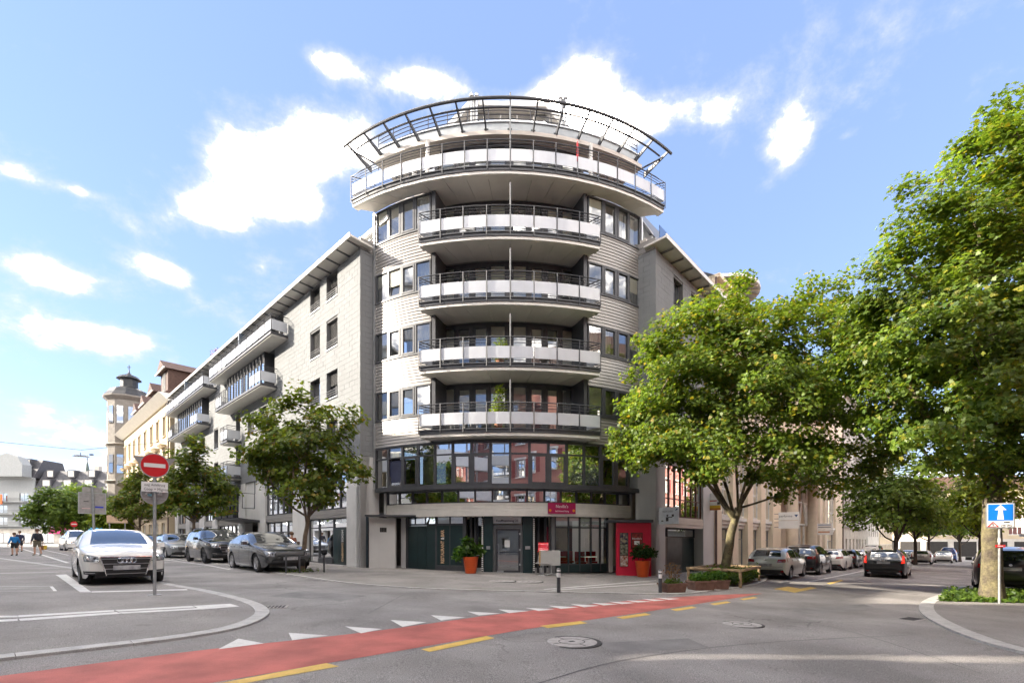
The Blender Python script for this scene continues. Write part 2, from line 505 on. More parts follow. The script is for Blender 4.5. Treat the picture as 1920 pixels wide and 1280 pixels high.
def build_ground():
    # one sheet to the horizon
    mb = MB()
    xs = [-900, -200, -60, -30, -14, 22, 50, 90, 200, 900]; ys = [-300, -60, -10, 30, 80, 200, 1200]
    idx = [[mb.v(x, y, gz(max(-120, min(120, x)))) for x in xs] for y in ys]
    for j in range(len(ys) - 1):
        for i in range(len(xs) - 1): mb.f(idx[j][i], idx[j][i + 1], idx[j + 1][i + 1], idx[j + 1][i])
    mb.build('road', M_ASPH, kind='structure')

    # left plaza with parking, granite edge
    k = [G(-700, 1330), G(-300, 1275), G(0, 1239), G(180, 1218), G(330, 1200), G(440, 1181), G(490, 1163), G(505, 1148), G(487, 1133), G(440, 1119), G(392, 1108), G(345, 1100)]
    line = smooth_line(k, 5)
    far = Vector(XL((30, 13.2, 0))[:2])
    line2 = line + [line[-1].lerp(far, q / 8) for q in range(1, 9)]
    inner = offset_line(line2, .24)
    kb = MB(); root = link('plaza_kerb', None, None, 'structure')
    kerb_run(line2, .24, .035, root, 1.05)
    drape('plaza', [tuple(p) for p in inner] + [(-80, 75), (-90, 0), (-30, -10)], M_ASPH2, .028)
    # pavement round the building
    o1 = [XL((70, 5.0, 0)), XL((40, 5.0, 0)), XL((20, 5.0, 0)), G(540, 1078), G(700, 1098), G(850, 1106), G(973, 1109), G(1140, 1113), G(1273, 1114.5), G(1335, 1108), G(1396, 1100), G(1432, 1091), G(1440, 1083)]
    t_in = XR((6.5, 4.4, 0)); 
    o1 += [XR((5.6, 2.6, 0)), XR((60, 2.6, 0)), XR((120, 2.6, 0))]
    ol = smooth_line(o1[:13], 4)
    tail = [Vector(p[:2]) for p in o1[13:]]
    whole = ol + tail
    poly = [tuple(p) for p in offset_line(whole, .13)] + [XR((120, -3, 0))[:2], (6, 26), (-6, 26), XL((70, -3, 0))[:2]]
    drape('pavement', poly, M_ASPH2, .030)
    root = link('pavement_kerb', None, None, 'structure')
    kerb_run(ol, .13, .036, root, 1.2)
    kerb_run(tail[:2], .13, .036, root, 1.6)
    # granite plinth strip at the wall foot
    # right corner pavement
    k = [G(2700, 1330), G(2150, 1270), G(1920, 1226), G(1820, 1198), G(1752, 1168), G(1724, 1146), G(1731, 1128), G(1768, 1113), G(1800, 1100)]
    rl = smooth_line(k, 5)[::-1]
    root = link('corner_kerb', None, None, 'structure')
    kerb_run(rl, .30, .045, root, 1.0)
    innr = offset_line(rl, .3)
    e = innr[0]
    drape('corner_pavement', [tuple(p) for p in innr] + [(30, 0), (60, 30), (40, 36)], M_ASPH2, .037)

    # red cycle lane
    top = smooth_line([G(-900, 1400), G(-300, 1308), G(0, 1267), G(365, 1220), G(700, 1183), G(960, 1148), G(1200, 1124), G(1330, 1115.5), G(1428, 1112)], 6)
    bot = smooth_line([G(-700, 1500), G(-100, 1362), G(200, 1310), G(401, 1279), G(700, 1228), G(1000, 1177), G(1200, 1148), G(1330, 1128), G(1428, 1112.6)], 6)
    drape('cycle_lane', [tuple(p) for p in top] + [tuple(p) for p in bot[::-1]], M_RED, .004)
    # shark teeth
    teeth = [((447, 1197), (495, 1206), (409, 1217)), ((541, 1186), (615, 1191), (548, 1200)), ((647, 1174), (717, 1179), (677, 1187)), ((732, 1162), (800, 1166), (755, 1175)), ((808, 1153), (872, 1157), (827, 1163)), ((876, 1146), (938, 1149.5), (898, 1153.5)), ((934, 1142), (992, 1145), (955, 1149)), ((985, 1139), (1040, 1142), (1010, 1145)), ((1028, 1135), (1085, 1138), (1052, 1141)), ((1070, 1132), (1124, 1135), (1095, 1138)), ((1108, 1129.5), (1160, 1132), (1132, 1134.5)), ((1142, 1127.5), (1192, 1129.5), (1166, 1132)), ((1173, 1125), (1222, 1127), (1196, 1129)), ((1203, 1122), (1250, 1124.5), (1226, 1126.5)), ((1230, 1120), (1275, 1122), (1254, 1124))]
    for tri in teeth:
        drape('give_way_tooth', [G(*p) for p in tri], M_WHITE, .006)
    # yellow dashes
    dashes = [((405, 1282), (430, 1286), (636, 1249), (612, 1243)), ((790, 1217), (805, 1222), (928, 1196), (912, 1192)), ((1012, 1173), (1027, 1177), (1102, 1168), (1088, 1164)), ((1155, 1157), (1168, 1160), (1221, 1152), (1209, 1149)), ((1257, 1142), (1268, 1145), (1307, 1139), (1297, 1136.5)), ((1330, 1131.5), (1340, 1134), (1371, 1129), (1362, 1127)), ((1386, 1122.5), (1394, 1124.5), (1421, 1120.5), (1413, 1118.5)), ((1450, 1103.5), (1474, 1107.5), (1500, 1103), (1478, 1099)), ((1476, 1107.5), (1490, 1110.5), (1532, 1102), (1520, 1099.5)), ((1550, 1093), (1556, 1095), (1582, 1088), (1576, 1086.5))]
    for d in dashes:
        drape('yellow_lane_dash', [G(*p) for p in d], M_YEL, .006)
    # white lines on the plaza, parking box and street
    def strip(pts, w, m=M_WHITE, z=.034, name='white_line'):
        a = [Vector(p) for p in pts]
        drape(name, [tuple(p) for p in offset_line(a, -w / 2)] + [tuple(p) for p in offset_line(a, w / 2)[::-1]], m, z)
    for q in ([(-60, 1157.5), (33, 1157), (33, 1160), (-60, 1162)], [(34, 1156.5), (214, 1146), (214, 1149), (34, 1160)], [(215, 1146), (360, 1138), (366, 1141), (222, 1149)],
              [(-60, 1168), (33, 1163), (33, 1167), (-60, 1172)], [(35, 1163), (218, 1150), (228, 1153), (38, 1167)], [(222, 1150.5), (372, 1142), (382, 1144.5), (230, 1153)],
              [(362, 1138), (432, 1134), (449, 1139), (378, 1145)],
              [(104, 1079), (124, 1078), (172, 1112), (150, 1112)], [(172, 1110.5), (350, 1106), (352, 1108), (172, 1112.5)],
              [(-60, 1102), (95, 1101), (104, 1109.5), (-60, 1111)]):
        if q[0] == (-60, 1102):
            strip([G(-60, 1101.5), G(96, 1101.5)], .05); strip([G(-60, 1110), G(104, 1109.5)], .05); strip([G(-60, 1106), G(100, 1105.5)], .04)
            strip([G(96, 1101), G(104, 1110)], .06)
        else: drape('white_line', [G(*p) for p in q], M_WHITE, .034)
    strip([G(128, 1056), G(20, 1022)], .16); strip([G(-80, 1066), G(110, 1066)], .06); strip([G(0, 1076), G(110, 1073.5)], .09)
    strip([G(128, 1041), G(60, 1026)], .12)
    # parking strip lines, left street
    strip([XL((1.2, 5.25, 0))[:2], XL((40, 5.25, 0))[:2]], .12, z=.005)
    strip([XL((1.6, 2.2, 0))[:2], XL((1.6, 5.2, 0))[:2]], .1, z=.036)
    # twin lines on the pavement right of the entrance
    strip([G(1040, 1104.5), G(1230, 1089)], .11); strip([G(1035, 1107.5), G(1262, 1093)], .11)
    strip([G(1040, 1104.5), G(1020, 1106)], .1)
    # parking line right street
    strip([XR((3.5, 5.6, 0))[:2], XR((60, 5.6, 0))[:2]], .12, z=.005)
    for t in (3.6, 9.6, 15.6, 21.6): strip([XR((t, 3.2, 0))[:2], XR((t, 5.6, 0))[:2]], .1, z=.0055)
    strip([XR((12.5, 8.3, 0))[:2], XR((15, 8.3, 0))[:2]], .12, z=.005); strip([XR((19, 8.3, 0))[:2], XR((22, 8.3, 0))[:2]], .12, z=.005)
    strip([G(1755, 1122), G(1790, 1112)], .2, m=M_GRAN, z=.005, name='granite_strip')
    # repairs in the asphalt
    M_P1 = mat('asphalt_repair', (.205, .197, .19), .9, var=.15, vscale=2, bump=.5, bscale=90, fine=.35, fscale=110); M_TAR = mat('tar_seam', (.10, .097, .095), .6, var=.2)
    for q in ([(560, 1108), (690, 1116), (640, 1126), (500, 1117)], [(1120, 1205), (1290, 1196), (1330, 1213), (1150, 1224)], [(1480, 1140), (1620, 1132), (1650, 1142), (1500, 1151)]):
        drape('asphalt_patch', [G(*p) for p in q], M_P1, .002)
    for q in ([(560, 1100), (900, 1128), (960, 1133)], [(1010, 1280), (1180, 1235), (1420, 1205), (1700, 1190)], [(760, 1112), (690, 1150)], [(1300, 1130), (1560, 1175), (1840, 1262)]):
        ln = smooth_line([G(*p) for p in q], 6); drape('tar_seam', [tuple(p) for p in offset_line(ln, -.013)] + [tuple(p) for p in offset_line(ln, .013)[::-1]], M_TAR, .0028)
    # covers and gratings
    def cover(px, py, r, ring=.07, label='', m=M_COVER, z=.0):
        x, y = G(px, py); o = thing('manhole_cover', label, 'manhole cover', (x, y, gz(x) + z))
        MB().lathe([(r, -.05), (r, .006), (r - ring, .006)], 36).build('frame', M_IRON, o)
        MB().lathe([(r - ring, -.04), (r - ring, .009), (r - ring - .02, .012)], 36).build('lid', m, o)
        g = MB(); g.lathe([(r * .45, .011), (r * .45, .0135), (r * .42, .0135), (r * .42, .011)], 24, cap=False)
        for a in (0.5, 2.1, 3.7, 5.2): g.boxc((cos(a) * r * .6, sin(a) * r * .6, .0125), (r * .35, .015, .003), a)
        g.boxc((0, 0, .013), (.09, .05, .004), .5)
        g.build('pattern', M_IRON, o)
    cover(1072, 1203, .45, label='large round manhole cover in the road beside the yellow dashes')
    cover(1391, 1170, .40, .05, label='round manhole cover in the road right of the red lane end')
    cover(940, 1090.5, .55, .05, 'flat round cover in the pavement in front of the glass entrance door', z=.03)
    cover(991, 1091.5, .55, .05, 'flat round cover in the pavement nearer the black bollard', z=.03)
    def grate(px, py, label, rz, w=.55, d=.4):
        x, y = G(px, py); o = thing('drain_grate', label, 'drain grate', (x, y, gz(x) + .001), rz)
        MB().box(-w / 2, w / 2, -d / 2, d / 2, -.04, .004).build('frame', M_COVER, o)
        for i in range(7): MB().box(-w / 2 + .04 + i * .07, -w / 2 + .075 + i * .07, -d / 2 + .04, d / 2 - .04, -.02, .012).build('bar', M_IRON, o)
    grate(512, 1137.5, 'iron drain grate in the gutter beside the left plaza kerb', .3)
    grate(1708, 1160, 'iron drain grate beside the right granite kerb', .5, .5, .36)
build_ground()
# ------------------------------------------------------------------ corner building: round tower
M_BOARD = mat('ribbed_metal_board', (.30, .283, .265), .38, metal=.35, var=.05, vscale=1.2, spec=.5)
M_TRIM = mat('anthracite_metal', (.058, .060, .066), .45, metal=.2, var=.08, vscale=4)
M_TRIM2 = mat('grey_metal', (.16, .165, .17), .45, metal=.3, var=.06)
M_SOFFIT = mat('soffit_panel', (.70, .675, .62), .55, var=.05, vscale=1.5, spec=.4)
M_FASCIA = mat('fascia_cream', (.70, .68, .63), .5, var=.05)
M_PANEL = mat('frosted_panel', (.52, .54, .575), .22, streak=.12, var=.04, vscale=2, spec=.6)
M_PLASTER = mat('white_plaster', (.58, .575, .56), .85, var=.05, vscale=.9, streak=.10)
M_WARM = mat('warm_white_panel', (.62, .57, .51), .75, var=.05, vscale=1.4, streak=.08)
M_FLOOR = mat('floor_slab', (.35, .34, .33), .8)
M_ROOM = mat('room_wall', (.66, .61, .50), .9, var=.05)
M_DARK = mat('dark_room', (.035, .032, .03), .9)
M_BLIND = mat('beige_blind', (.80, .76, .62), .8, var=.05, vscale=2)
M_CURT = mat('white_curtain', (.70, .68, .62), .85, var=.06, vscale=6)
M_NAVY = mat('navy_blind', (.02, .025, .06), .7)
M_STEEL = mat('pale_steel', (.46, .47, .48), .35, metal=.7, var=.05)
M_ROOFW = mat('pale_roof_sheet', (.58, .57, .55), .5, metal=.2, var=.06)
M_ZINC = mat('zinc_roof', (.30, .32, .34), .45, metal=.5, var=.1, vscale=2)
GL = glass_mat('window_glass', (.84, .87, .84), .2)
GLD = glass_mat('shop_glass', (.50, .54, .52), .30)
GLR = glass_mat('restaurant_glass', (.62, .6, .58), .03)
GLM = glass_mat('mirror_glass', (.30, .33, .34), .62)
M_GREEN = mat('dark_green_panel', (.011, .028, .030), .3, var=.1, vscale=2, spec=.5)

bld = thing('apartment_building', 'pale corner apartment building with round balconied tower and curved roof pergola', 'building', XT((0, 1.5, 0)), baked=True)
RW, FW = 11.0, .58             # main curved wall
TE = .632                      # half angle of the curved wall
TR = .3285                     # half angle of the balcony recess
ZS = [6.10 + 2.85 * k for k in range(4)] + [17.5]    # slab undersides

def unit_window(name, mb_frame, mb_pane, fm, gm, parent, curtain=None, cm=None):
    w = mb_frame.build(name, fm, parent)
    mb_pane.build('pane', gm, w)
    if curtain: curtain.build('blind', cm, w)
    return w

def arc_window(R, f, t0, t1, z0, z1, parent, fw=.06, gm=None, opener=False, tilt=False, blind=None, split=None, dep=.09):
    """one bay of the curved glazing: frame, pane(s), a blind or curtain behind"""
    fr = MB(XT); p = MB(XT)
    da = fw / R
    fr.arc(R, f, t0, t0 + da, -dep, .03, z0, z1, 1); fr.arc(R, f, t1 - da, t1, -dep, .03, z0, z1, 1)
    fr.arc(R, f, t0 + da, t1 - da, -dep, .028, z0, z0 + fw, 2); fr.arc(R, f, t0 + da, t1 - da, -dep, .028, z1 - fw, z1, 2)
    a0, a1, b0, b1 = t0 + da, t1 - da, z0 + fw, z1 - fw
    if split:
        fr.arc(R, f, a0, a1, -dep, .029, split - fw / 2, split + fw / 2, 2)
    w = fr.build('window', M_TRIM, parent)
    def pane(a0, a1, b0, b1, tl=False, o=-.03):
        q = MB(XT)
        if tl:
            q.poly([TP(R, f, a0, o, b0), TP(R, f, a1, o, b0), TP(R, f, a1, o - .22, b1), TP(R, f, a0, o - .22, b1)])
        else:
            q.poly([TP(R, f, a0, o, b0), TP(R, f, a1, o, b0), TP(R, f, a1, o, b1), TP(R, f, a0, o, b1)])
        q.build('pane', gm or GL, w)
    top = split - fw / 2 if split else b1
    if opener:
        s = MB(XT); e = .075 / R
        o0, o1 = (-.05, .045)
        if tilt:
            def bar(ta, tb, za, zb):
                sh = lambda z: -.22 * (z - b0) / (top - b0)
                P = [TP(R, f, ta, -.05 + sh(za), za), TP(R, f, tb, -.05 + sh(za), za), TP(R, f, tb, .03 + sh(za), za), TP(R, f, ta, .03 + sh(za), za)]
                Q = [TP(R, f, ta, -.05 + sh(zb), zb), TP(R, f, tb, -.05 + sh(zb), zb), TP(R, f, tb, .03 + sh(zb), zb), TP(R, f, ta, .03 + sh(zb), zb)]
                s.hexa(P + Q)
            bar(a0, a0 + e, b0, top); bar(a1 - e, a1, b0, top); bar(a0 + e, a1 - e, b0, b0 + .075); bar(a0 + e, a1 - e, top - .075, top)
        else:
            s.arc(R, f, a0, a0 + e, o0, o1, b0, top, 1); s.arc(R, f, a1 - e, a1, o0, o1, b0, top, 1)
            s.arc(R, f, a0 + e, a1 - e, o0, o1 - .003, b0, b0 + .075, 1); s.arc(R, f, a0 + e, a1 - e, o0, o1 - .003, top - .075, top, 1)
        s.build('sash', M_TRIM, w)
        pane(a0 + e, a1 - e, b0 + .075, top - .075, tilt)
    else: pane(a0, a1, b0, top)
    if split: pane(a0, a1, split + fw / 2, b1)
    if blind:
        bm_, z_a, z_b, kind = blind
        q = MB(XT)
        if kind == 'curtain':
            n = 10; pts = []
            for k in range(n + 1):
                t = a0 + (a1 - a0) * k / n; o = -.34 + (.05 if k % 2 else 0)
                pts.append(t); 
            for k in range(n):
                o0 = -.34 + (.05 if k % 2 else 0); o1 = -.34 + (.05 if (k + 1) % 2 else 0)
                q.poly([TP(R, f, pts[k], o0, z_a), TP(R, f, pts[k + 1], o1, z_a), TP(R, f, pts[k + 1], o1, z_b), TP(R, f, pts[k], o0, z_b)])
            q.build('curtain', bm_, w)
        else:
            q.arc(R, f, a0, a1, -.062, -.05, z_a, z_b, 1); q.build('blind', bm_, w)
    return w

def make_tower():
    r = random.Random(3)
    # --- curved cladding boards and side window bands for the four storeys
    bands = [(5.99, 7.30), (8.68, 10.15), (11.53, 13.0), (14.38, 15.85)]
    heads = [(7.30, 8.68), (10.15, 11.53), (13.0, 14.38), (15.85, 17.42)]
    for side in (-1, 1):
        for (z0, z1) in bands:
            n = max(1, round((z1 - z0) / .15)); h = (z1 - z0) / n
            for k in range(n):
                mb = MB(XT); a, b = sorted((side * (TR + .004), side * TE))
                # each board leans out at its foot so that the next one sheds over it
                rings = []
                for q in range(9):
                    t = a + (b - a) * q / 8
                    za, zb = z0 + k * h, z0 + (k + 1) * h
                    rings.append([mb.v(TP(RW, FW, t, -.08, za)), mb.v(TP(RW, FW, t, .012, za)), mb.v(TP(RW, FW, t, .022, za + .012)), mb.v(TP(RW, FW, t, .0, zb - .010)), mb.v(TP(RW, FW, t, -.08, zb - .010))])
                for q in range(8):
                    for i in range(5):
                        j = (i + 1) % 5; mb.f(rings[q][i], rings[q][j], rings[q + 1][j], rings[q + 1][i])
                mb.f(rings[0][::-1]); mb.f(rings[-1])
                mb.build('cladding_board', M_BOARD, bld)
        for lv, (z0, z1) in enumerate(heads):
            # sill strip
            a, b = sorted((side * TR, side * TE))
            MB(XT).arc(RW, FW, a, b, -.1, .05, z0 - .045, z0 + .0, 8).build('window_sill', M_TRIM, bld)
            for k in range(4):
                w = (TE - TR - .012) / 4
                ta = TR + .006 + k * w; tb = ta + w
                a, b = sorted((side * ta, side * tb))
                op = k in (1, 2)
                bl = None
                x = r.random()
                if lv == 1 and k in (0,): bl = (M_CURT, z0, z1, 'curtain')
                elif lv == 0 and k == 0: bl = (M_BLIND, z0 + .3, z1, 'blind')
                elif lv == 0 and k == 3: bl = (M_CURT, z0, z1, 'curtain')
                elif x < .3: bl = (M_CURT, z0, z1, 'curtain')
                elif x < .55: bl = (M_BLIND, z1 - r.uniform(.2, .9), z1, 'blind')
                arc_window(RW, FW, a, b, z0 + .002, z1 - .002, bld, fw=.05, opener=op, tilt=(side == -1 and lv == 2 and k == 2), blind=bl)
    # end strips at the edges of the curve
    for side in (-1, 1):
        a, b = sorted((side * (TE + .001), side * (TE + .010)))
        MB(XT).arc(RW, FW, a, b, -.5, .06, 4.0, 17.45, 1).build('edge_strip', M_STEEL, bld)
        a, b = sorted((side * TR, side * (TR - .016)))
        MB(XT).arc(RW, FW, a, b, -1.25, .035, 6.4, 17.45, 1).build('recess_reveal', M_TRIM, bld)
    # --- floors inside and the core that closes the rooms
    for z in (0.0, 3.95, *[q + .02 for q in ZS]):
        MB(XT).arc(RW - .16, FW + .16, -TE, TE, -5.0, -.12 if z > 1 else -1.2, z, z + .22, 10).build('floor_slab', M_FLOOR, bld)
    MB(XT).arc(RW, FW, -TE, TE, -5.2, -5.0, 0, 20.2, 8).build('core_wall', M_ROOM, bld)
    for t in (-.45, -.2, .03, .22, .46):
        MB(XT).arc(RW, FW, t, t + .012, -4.98, -1.3, 6.3, 17.3, 1).build('partition', M_ROOM, bld)
    # --- recessed balcony fronts
    RR = 9.85; FR_ = FW + 1.15
    for lv in range(5):
        zf = ZS[lv] + .30
        zt = (ZS[lv + 1] if lv < 4 else 20.22) - .01
        units = [(-3.33, -2.62, 'w'), (-2.55, -1.78, 'd'), (-1.74, -.98, 'd'), (-.92, -.18, 'w'), (.14, .82, 'w'), (.92, 1.66, 'd'), (1.70, 2.42, 'd'), (2.52, 3.2, 'w')]
        # header and the frame between
        MB(XT).arc(RR, FR_, -.345, .345, -.12, -.02, zt - .14, zt, 8).build('header', M_TRIM, bld)
        MB(XT).arc(RR, FR_, -.345, .345, -.12, -.02, zf, zf + .06, 8).build('threshold', M_TRIM, bld)
        edges = [-3.42] + [e for u in units for e in u[:2]] + [3.36]
        for k in range(0, len(edges), 2):
            a, b = edges[k] / RR, edges[k + 1] / RR
            MB(XT).arc(RR, FR_, a, b, -.12, -.015, zf + .06, zt - .14, 1).build('mullion', M_TRIM, bld)
        for (a, b, kd) in units:
            a, b = a / RR, b / RR; h = zt - .14
            bl = None
            x = r.random()
            if kd == 'w': bl = (M_BLIND, zf + .06, h, 'blind') if x < .8 else (M_CURT, zf + .06, h, 'curtain')
            elif x < .35: bl = (M_CURT, zf + .1, h, 'curtain')
            elif x < .9: bl = (M_BLIND, h - r.uniform(.45, 1.3), h, 'blind')
            w = arc_window(RR, FR_, a, b, zf + .06, h, bld, fw=.05 if kd == 'w' else .13, gm=GL, blind=bl, dep=.1)
            w.name = 'window' if kd == 'w' else 'balcony_door'
    # --- balconies
    RB, FB = 13.5, 0.0
    def balcony(z, te, npan, wide):
        inner_t = (TE - .002) if wide else TR - .02
        Ro, Fo = (RW, FW)
        # outline: front arc then back along the wall
        def outline(off, shrink=0.0):
            n = 20 if wide else 12; o = []
            for k in range(n + 1):
                t = -te + shrink + (2 * te - 2 * shrink) * k / n; o.append(TP(RB, FB, t, off, 0)[:2])
            for k in range(n + 1):
                t = inner_t - 2 * inner_t * k / n
                if wide: o.append(TP(RW, FW, t, -.02 if abs(t) > TR else -1.1, 0)[:2])
                else: o.append(TP(RW, FW, t, -1.08, 0)[:2])
            return o
        slab = MB(XT); slab.prism(outline(-.02), z + .13, z + .30)
        b = slab.build('balcony', M_TRIM, bld)
        fas = MB(XT); fas.arc(RB, FB, -te, te, -.4, -.06, z + .0, z + .128, 16); fas.build('fascia', M_FASCIA, b)
        # soffit panels with open joints
        ne = npan
        for k in range(ne):
            t0 = -te + 2 * te * k / ne + .0008; t1 = -te + 2 * te * (k + 1) / ne - .0008
            q0 = -inner_t + 2 * inner_t * k / ne + .0008; q1 = -inner_t + 2 * inner_t * (k + 1) / ne - .0008
            s = MB(XT); pts = []
            for i in range(3): pts.append(TP(RB, FB, t0 + (t1 - t0) * i / 2, -.16, 0)[:2])
            for i in range(3):
                t = q1 + (q0 - q1) * i / 2
                pts.append(TP(RW, FW, t, (.0 if abs(t) > TR else -1.1) if wide else -1.06, 0)[:2])
            s.prism(pts, z - .012 , z + .06); s.build('soffit_panel', M_SOFFIT, b)
        MB(XT).prism(outline(-.14), z + .062, z + .125).build('slab_core', M_FLOOR, b)
        # drip rail lip on top of the slab
        MB(XT).arc(RB, FB, -te, te, -.03, .03, z + .27, z + .325, 18).build('slab_edge', M_TRIM, b)
        # railing
        zt = z + 1.43
        for zz, rr in ((zt, .026), (zt - .13, .014), (zt - .255, .014), (z + .42, .014)):
            path = [TP(RB, FB, -te + 2 * te * k / 24, .0, zz) for k in range(25)]
            for s_, ti in ((0, -te), (-1, te)):
                e = path[s_]; wpt = TP(RW, FW, math.copysign(inner_t + (.015 if not wide else 0), ti), .0 if wide else -.0, zz)
                path = [wpt] + path if s_ == 0 else path + [wpt]
            mb = MB(); mb.tube([XT(p) for p in path], rr, 6); mb.build('handrail' if rr > .02 else 'rail', M_TRIM, b)
        for k in range(npan + 1):
            t = -te + 2 * te * k / npan
            MB().tube([XT(TP(RB, FB, t, .035, z + .15)), XT(TP(RB, FB, t, .035, zt))], .021, 6).build('post', M_TRIM, b)
        for k in range(npan):
            t0 = -te + 2 * te * k / npan + .0022; t1 = -te + 2 * te * (k + 1) / npan - .0022
            MB(XT).arc(RB, FB, t0, t1, -.012, .008, z + .50, z + 1.02, 2).build('panel', M_PANEL, b)
        for sd in (-1, 1):   # end panels going back to the wall
            p0 = TP(RB, FB, sd * te, 0, 0); p1 = TP(RW, FW, sd * (inner_t + (.0 if wide else .015)), 0, 0)
            d = Vector((p1[0] - p0[0], p1[1] - p0[1])).normalized()
            nn = Vector((-d.y, d.x)) * .01; a = Vector(p0[:2]) + d * .05; c = Vector(p1[:2]) - d * .05
            mb = MB(XT); mb.prism([tuple(a + nn), tuple(c + nn), tuple(c - nn), tuple(a - nn)], z + .50, z + 1.02); mb.build('panel', M_PANEL, b)
        return b
    for lv in range(4): balcony(ZS[lv], .3055, 8, False)
    balcony(ZS[4], .594, 16, True)
    # slim poles at the balcony centres
    for lv in range(4):
        MB().tube([XT((0, .02, ZS[lv] + .3)), XT((0, .02, ZS[lv] + 2.42))], .034, 8).build('pole', M_TRIM2, bld)
    MB().tube([XT((0, .1, 17.8)), XT((0, .1, 21.05))], .034, 8).build('pole', M_TRIM2, bld)

    # --- top storey (attic) behind the big balcony
    MB(XT).arc(RR, FR_, -.62, -.36, -.2, 0, 17.8, 19.95, 6).build('attic_wall', M_TRIM, bld)
    MB(XT).arc(RR, FR_, .36, .62, -.2, 0, 17.8, 19.95, 6).build('attic_wall', M_TRIM, bld)
    for sd in (-1, 1):
        for k in range(5):
            a = sd * (.375 + k * .05); b = sd * (.415 + k * .05); a, b = sorted((a, b))
            MB(XT).arc(RR, FR_, a, b, -.02, .012, 18.0, 19.8, 1).build('attic_pane', GLM, bld)
        MB().tube([XT(TP(RR, FR_, sd * .37, .75, 17.8)), XT(TP(RR, FR_, sd * .37, .75, 20.2))], .09, 10).build('column', M_FASCIA, bld)
    # roof slab: warm rim, paler upstand
    MB(XT).arc(13.0, 1.25, -.54, .54, -7, 0, 20.22, 20.40, 22).build('roof_slab', M_WARM, bld)
    MB(XT).arc(13.0, 1.25, -.53, .53, -.5, -.12, 20.40, 20.86, 22).build('roof_upstand', mat('grey_upstand', (.33, .35, .36), .4, metal=.2, var=.06), bld)
    MB(XT).arc(13.0, 1.25, -.535, .535, -.6, -.06, 20.86, 20.91, 22).build('upstand_cap', M_STEEL, bld)
    # pergola: big dark ring on flat raking arms
    RP, FP = 13.0, .05
    # heights: ring sits above and in front of the roof edge
    zr = 20.80
    ring_t = .672
    mb = MB(); path = [XT(TP(RP, FP, -ring_t + 2 * ring_t * k / 40, 0, zr)) for k in range(41)]
    mb.tube(path, .065, 8); pr = mb.build('pergola', M_TRIM, bld, smooth=40)
    MB().tube([XT(TP(RP, FP, -ring_t + .03 + (2 * ring_t - .06) * k / 40, -.42, zr - .05)) for k in range(41)], .042, 6).build('ring_bar', M_TRIM, pr)
    for k in range(15):
        t = -ring_t + .02 + (2 * ring_t - .04) * k / 14
        e = .06 / RP
        arm = MB(XT)
        P0 = lambda o, z, s: TP(RP, FP, t + s * e * .5, o, z)
        arm.hexa([P0(-1.45, zr - .50, -1), P0(-1.45, zr - .50, 1), P0(-.03, zr - .08, 1), P0(-.03, zr - .08, -1),
                  P0(-1.45, zr - .22, -1), P0(-1.45, zr - .22, 1), P0(-.03, zr + .02, 1), P0(-.03, zr + .02, -1)])
        arm.build('arm', M_TRIM, pr)
        if abs(t) < .56: MB(XT).arc(RP, FP, t - .009, t + .009, -1.75, -1.3, zr - .56, zr - .22, 1).build('bracket', M_TRIM, pr)
        else: MB().tube([XT(TP(RP, FP, t, -.42, zr - .1)), XT(TP(RP, FP, t * .9, -1.4, zr - .55))], .04, 6).build('brace', M_TRIM, pr)
    # roof terrace railing and the glazed penthouse
    rl = None
    for zz in (22.1, 21.9, 21.7, 21.5):
        o = MB().tube([XT(TP(12.5, 1.9, -.56 + 1.12 * k / 30, 0, zz)) for k in range(31)], .022, 5).build('terrace_railing' if rl is None else 'rail', M_TRIM, bld if rl is None else rl)
        rl = rl or o
    for k in range(15):
        t = -.56 + 1.12 * k / 14
        MB().tube([XT(TP(12.5, 1.9, t, 0, 20.4)), XT(TP(12.5, 1.9, t, 0, 22.1))], .022, 5).build('post', M_TRIM, rl)
    pent = MB(XT); pent.box(-2.2, 2.2, 4.2, 9.5, 20.4, 23.7); ph = pent.build('penthouse', M_ROOFW, bld)
    for k in range(5):
        x = -2.1 + k * .86
        MB(XT).box(x, x + .78, 4.12, 4.19, 21.0, 23.6).build('pane', GLM, ph)
        MB(XT).box(x + .78, x + .86, 4.11, 4.198, 20.6, 23.65).build('mullion', M_FASCIA, ph)
    rf = MB(XT)
    prof = [(-4.2, 21.6), (-3.95, 21.5), (-1.9, 23.75), (1.9, 23.75), (3.95, 21.5), (4.2, 21.6), (2.05, 23.98), (-2.05, 23.98)]
    rf.extr([(x, 3.7, z) for x, z in prof], Vector((0, 5, 0))); rf.build('roof', M_ROOFW, ph)
    # twin flues
    for x in (-1.75, 2.75):
        fl = MB()
        for dx, dy in ((-.13, 0), (.13, 0), (0, .2)):
            fl.tube([XT((x + dx, 3.4 + dy, 20.4)), XT((x + dx, 3.4 + dy, 23.9))], .06, 8)
            fl.lathe([(.12, 0), (.12, .1), (.02, .24)], 8, XT((x + dx, 3.4 + dy, 23.87)))
        fl.build('flue', M_STEEL, bld)
    # --- first floor: sixteen bay glazed drum
    for k in range(16):
        a = -TE + 2 * TE * k / 16; b = -TE + 2 * TE * (k + 1) / 16
        op = k in (1, 2, 5, 6, 9, 10, 13, 14)
        bl = None
        if k in (1, 2, 13): bl = (M_NAVY, 4.1, 5.3, 'blind')
        elif k in (3, 0): bl = (M_CURT, 4.1, 5.95, 'curtain')
        elif k in (4, 8, 12): bl = (M_BLIND, 5.05, 5.95, 'blind')
        arc_window(RW, FW, a, b, 4.02, 5.95, bld, fw=.055, opener=op, tilt=(k == 1), split=5.42, blind=bl, gm=GLM if 4 <= k <= 13 else GLD)
    MB(XT).arc(RW, FW, -TE, TE, -.12, .05, 5.952, 6.0, 16).build('glazing_head', M_TRIM, bld)
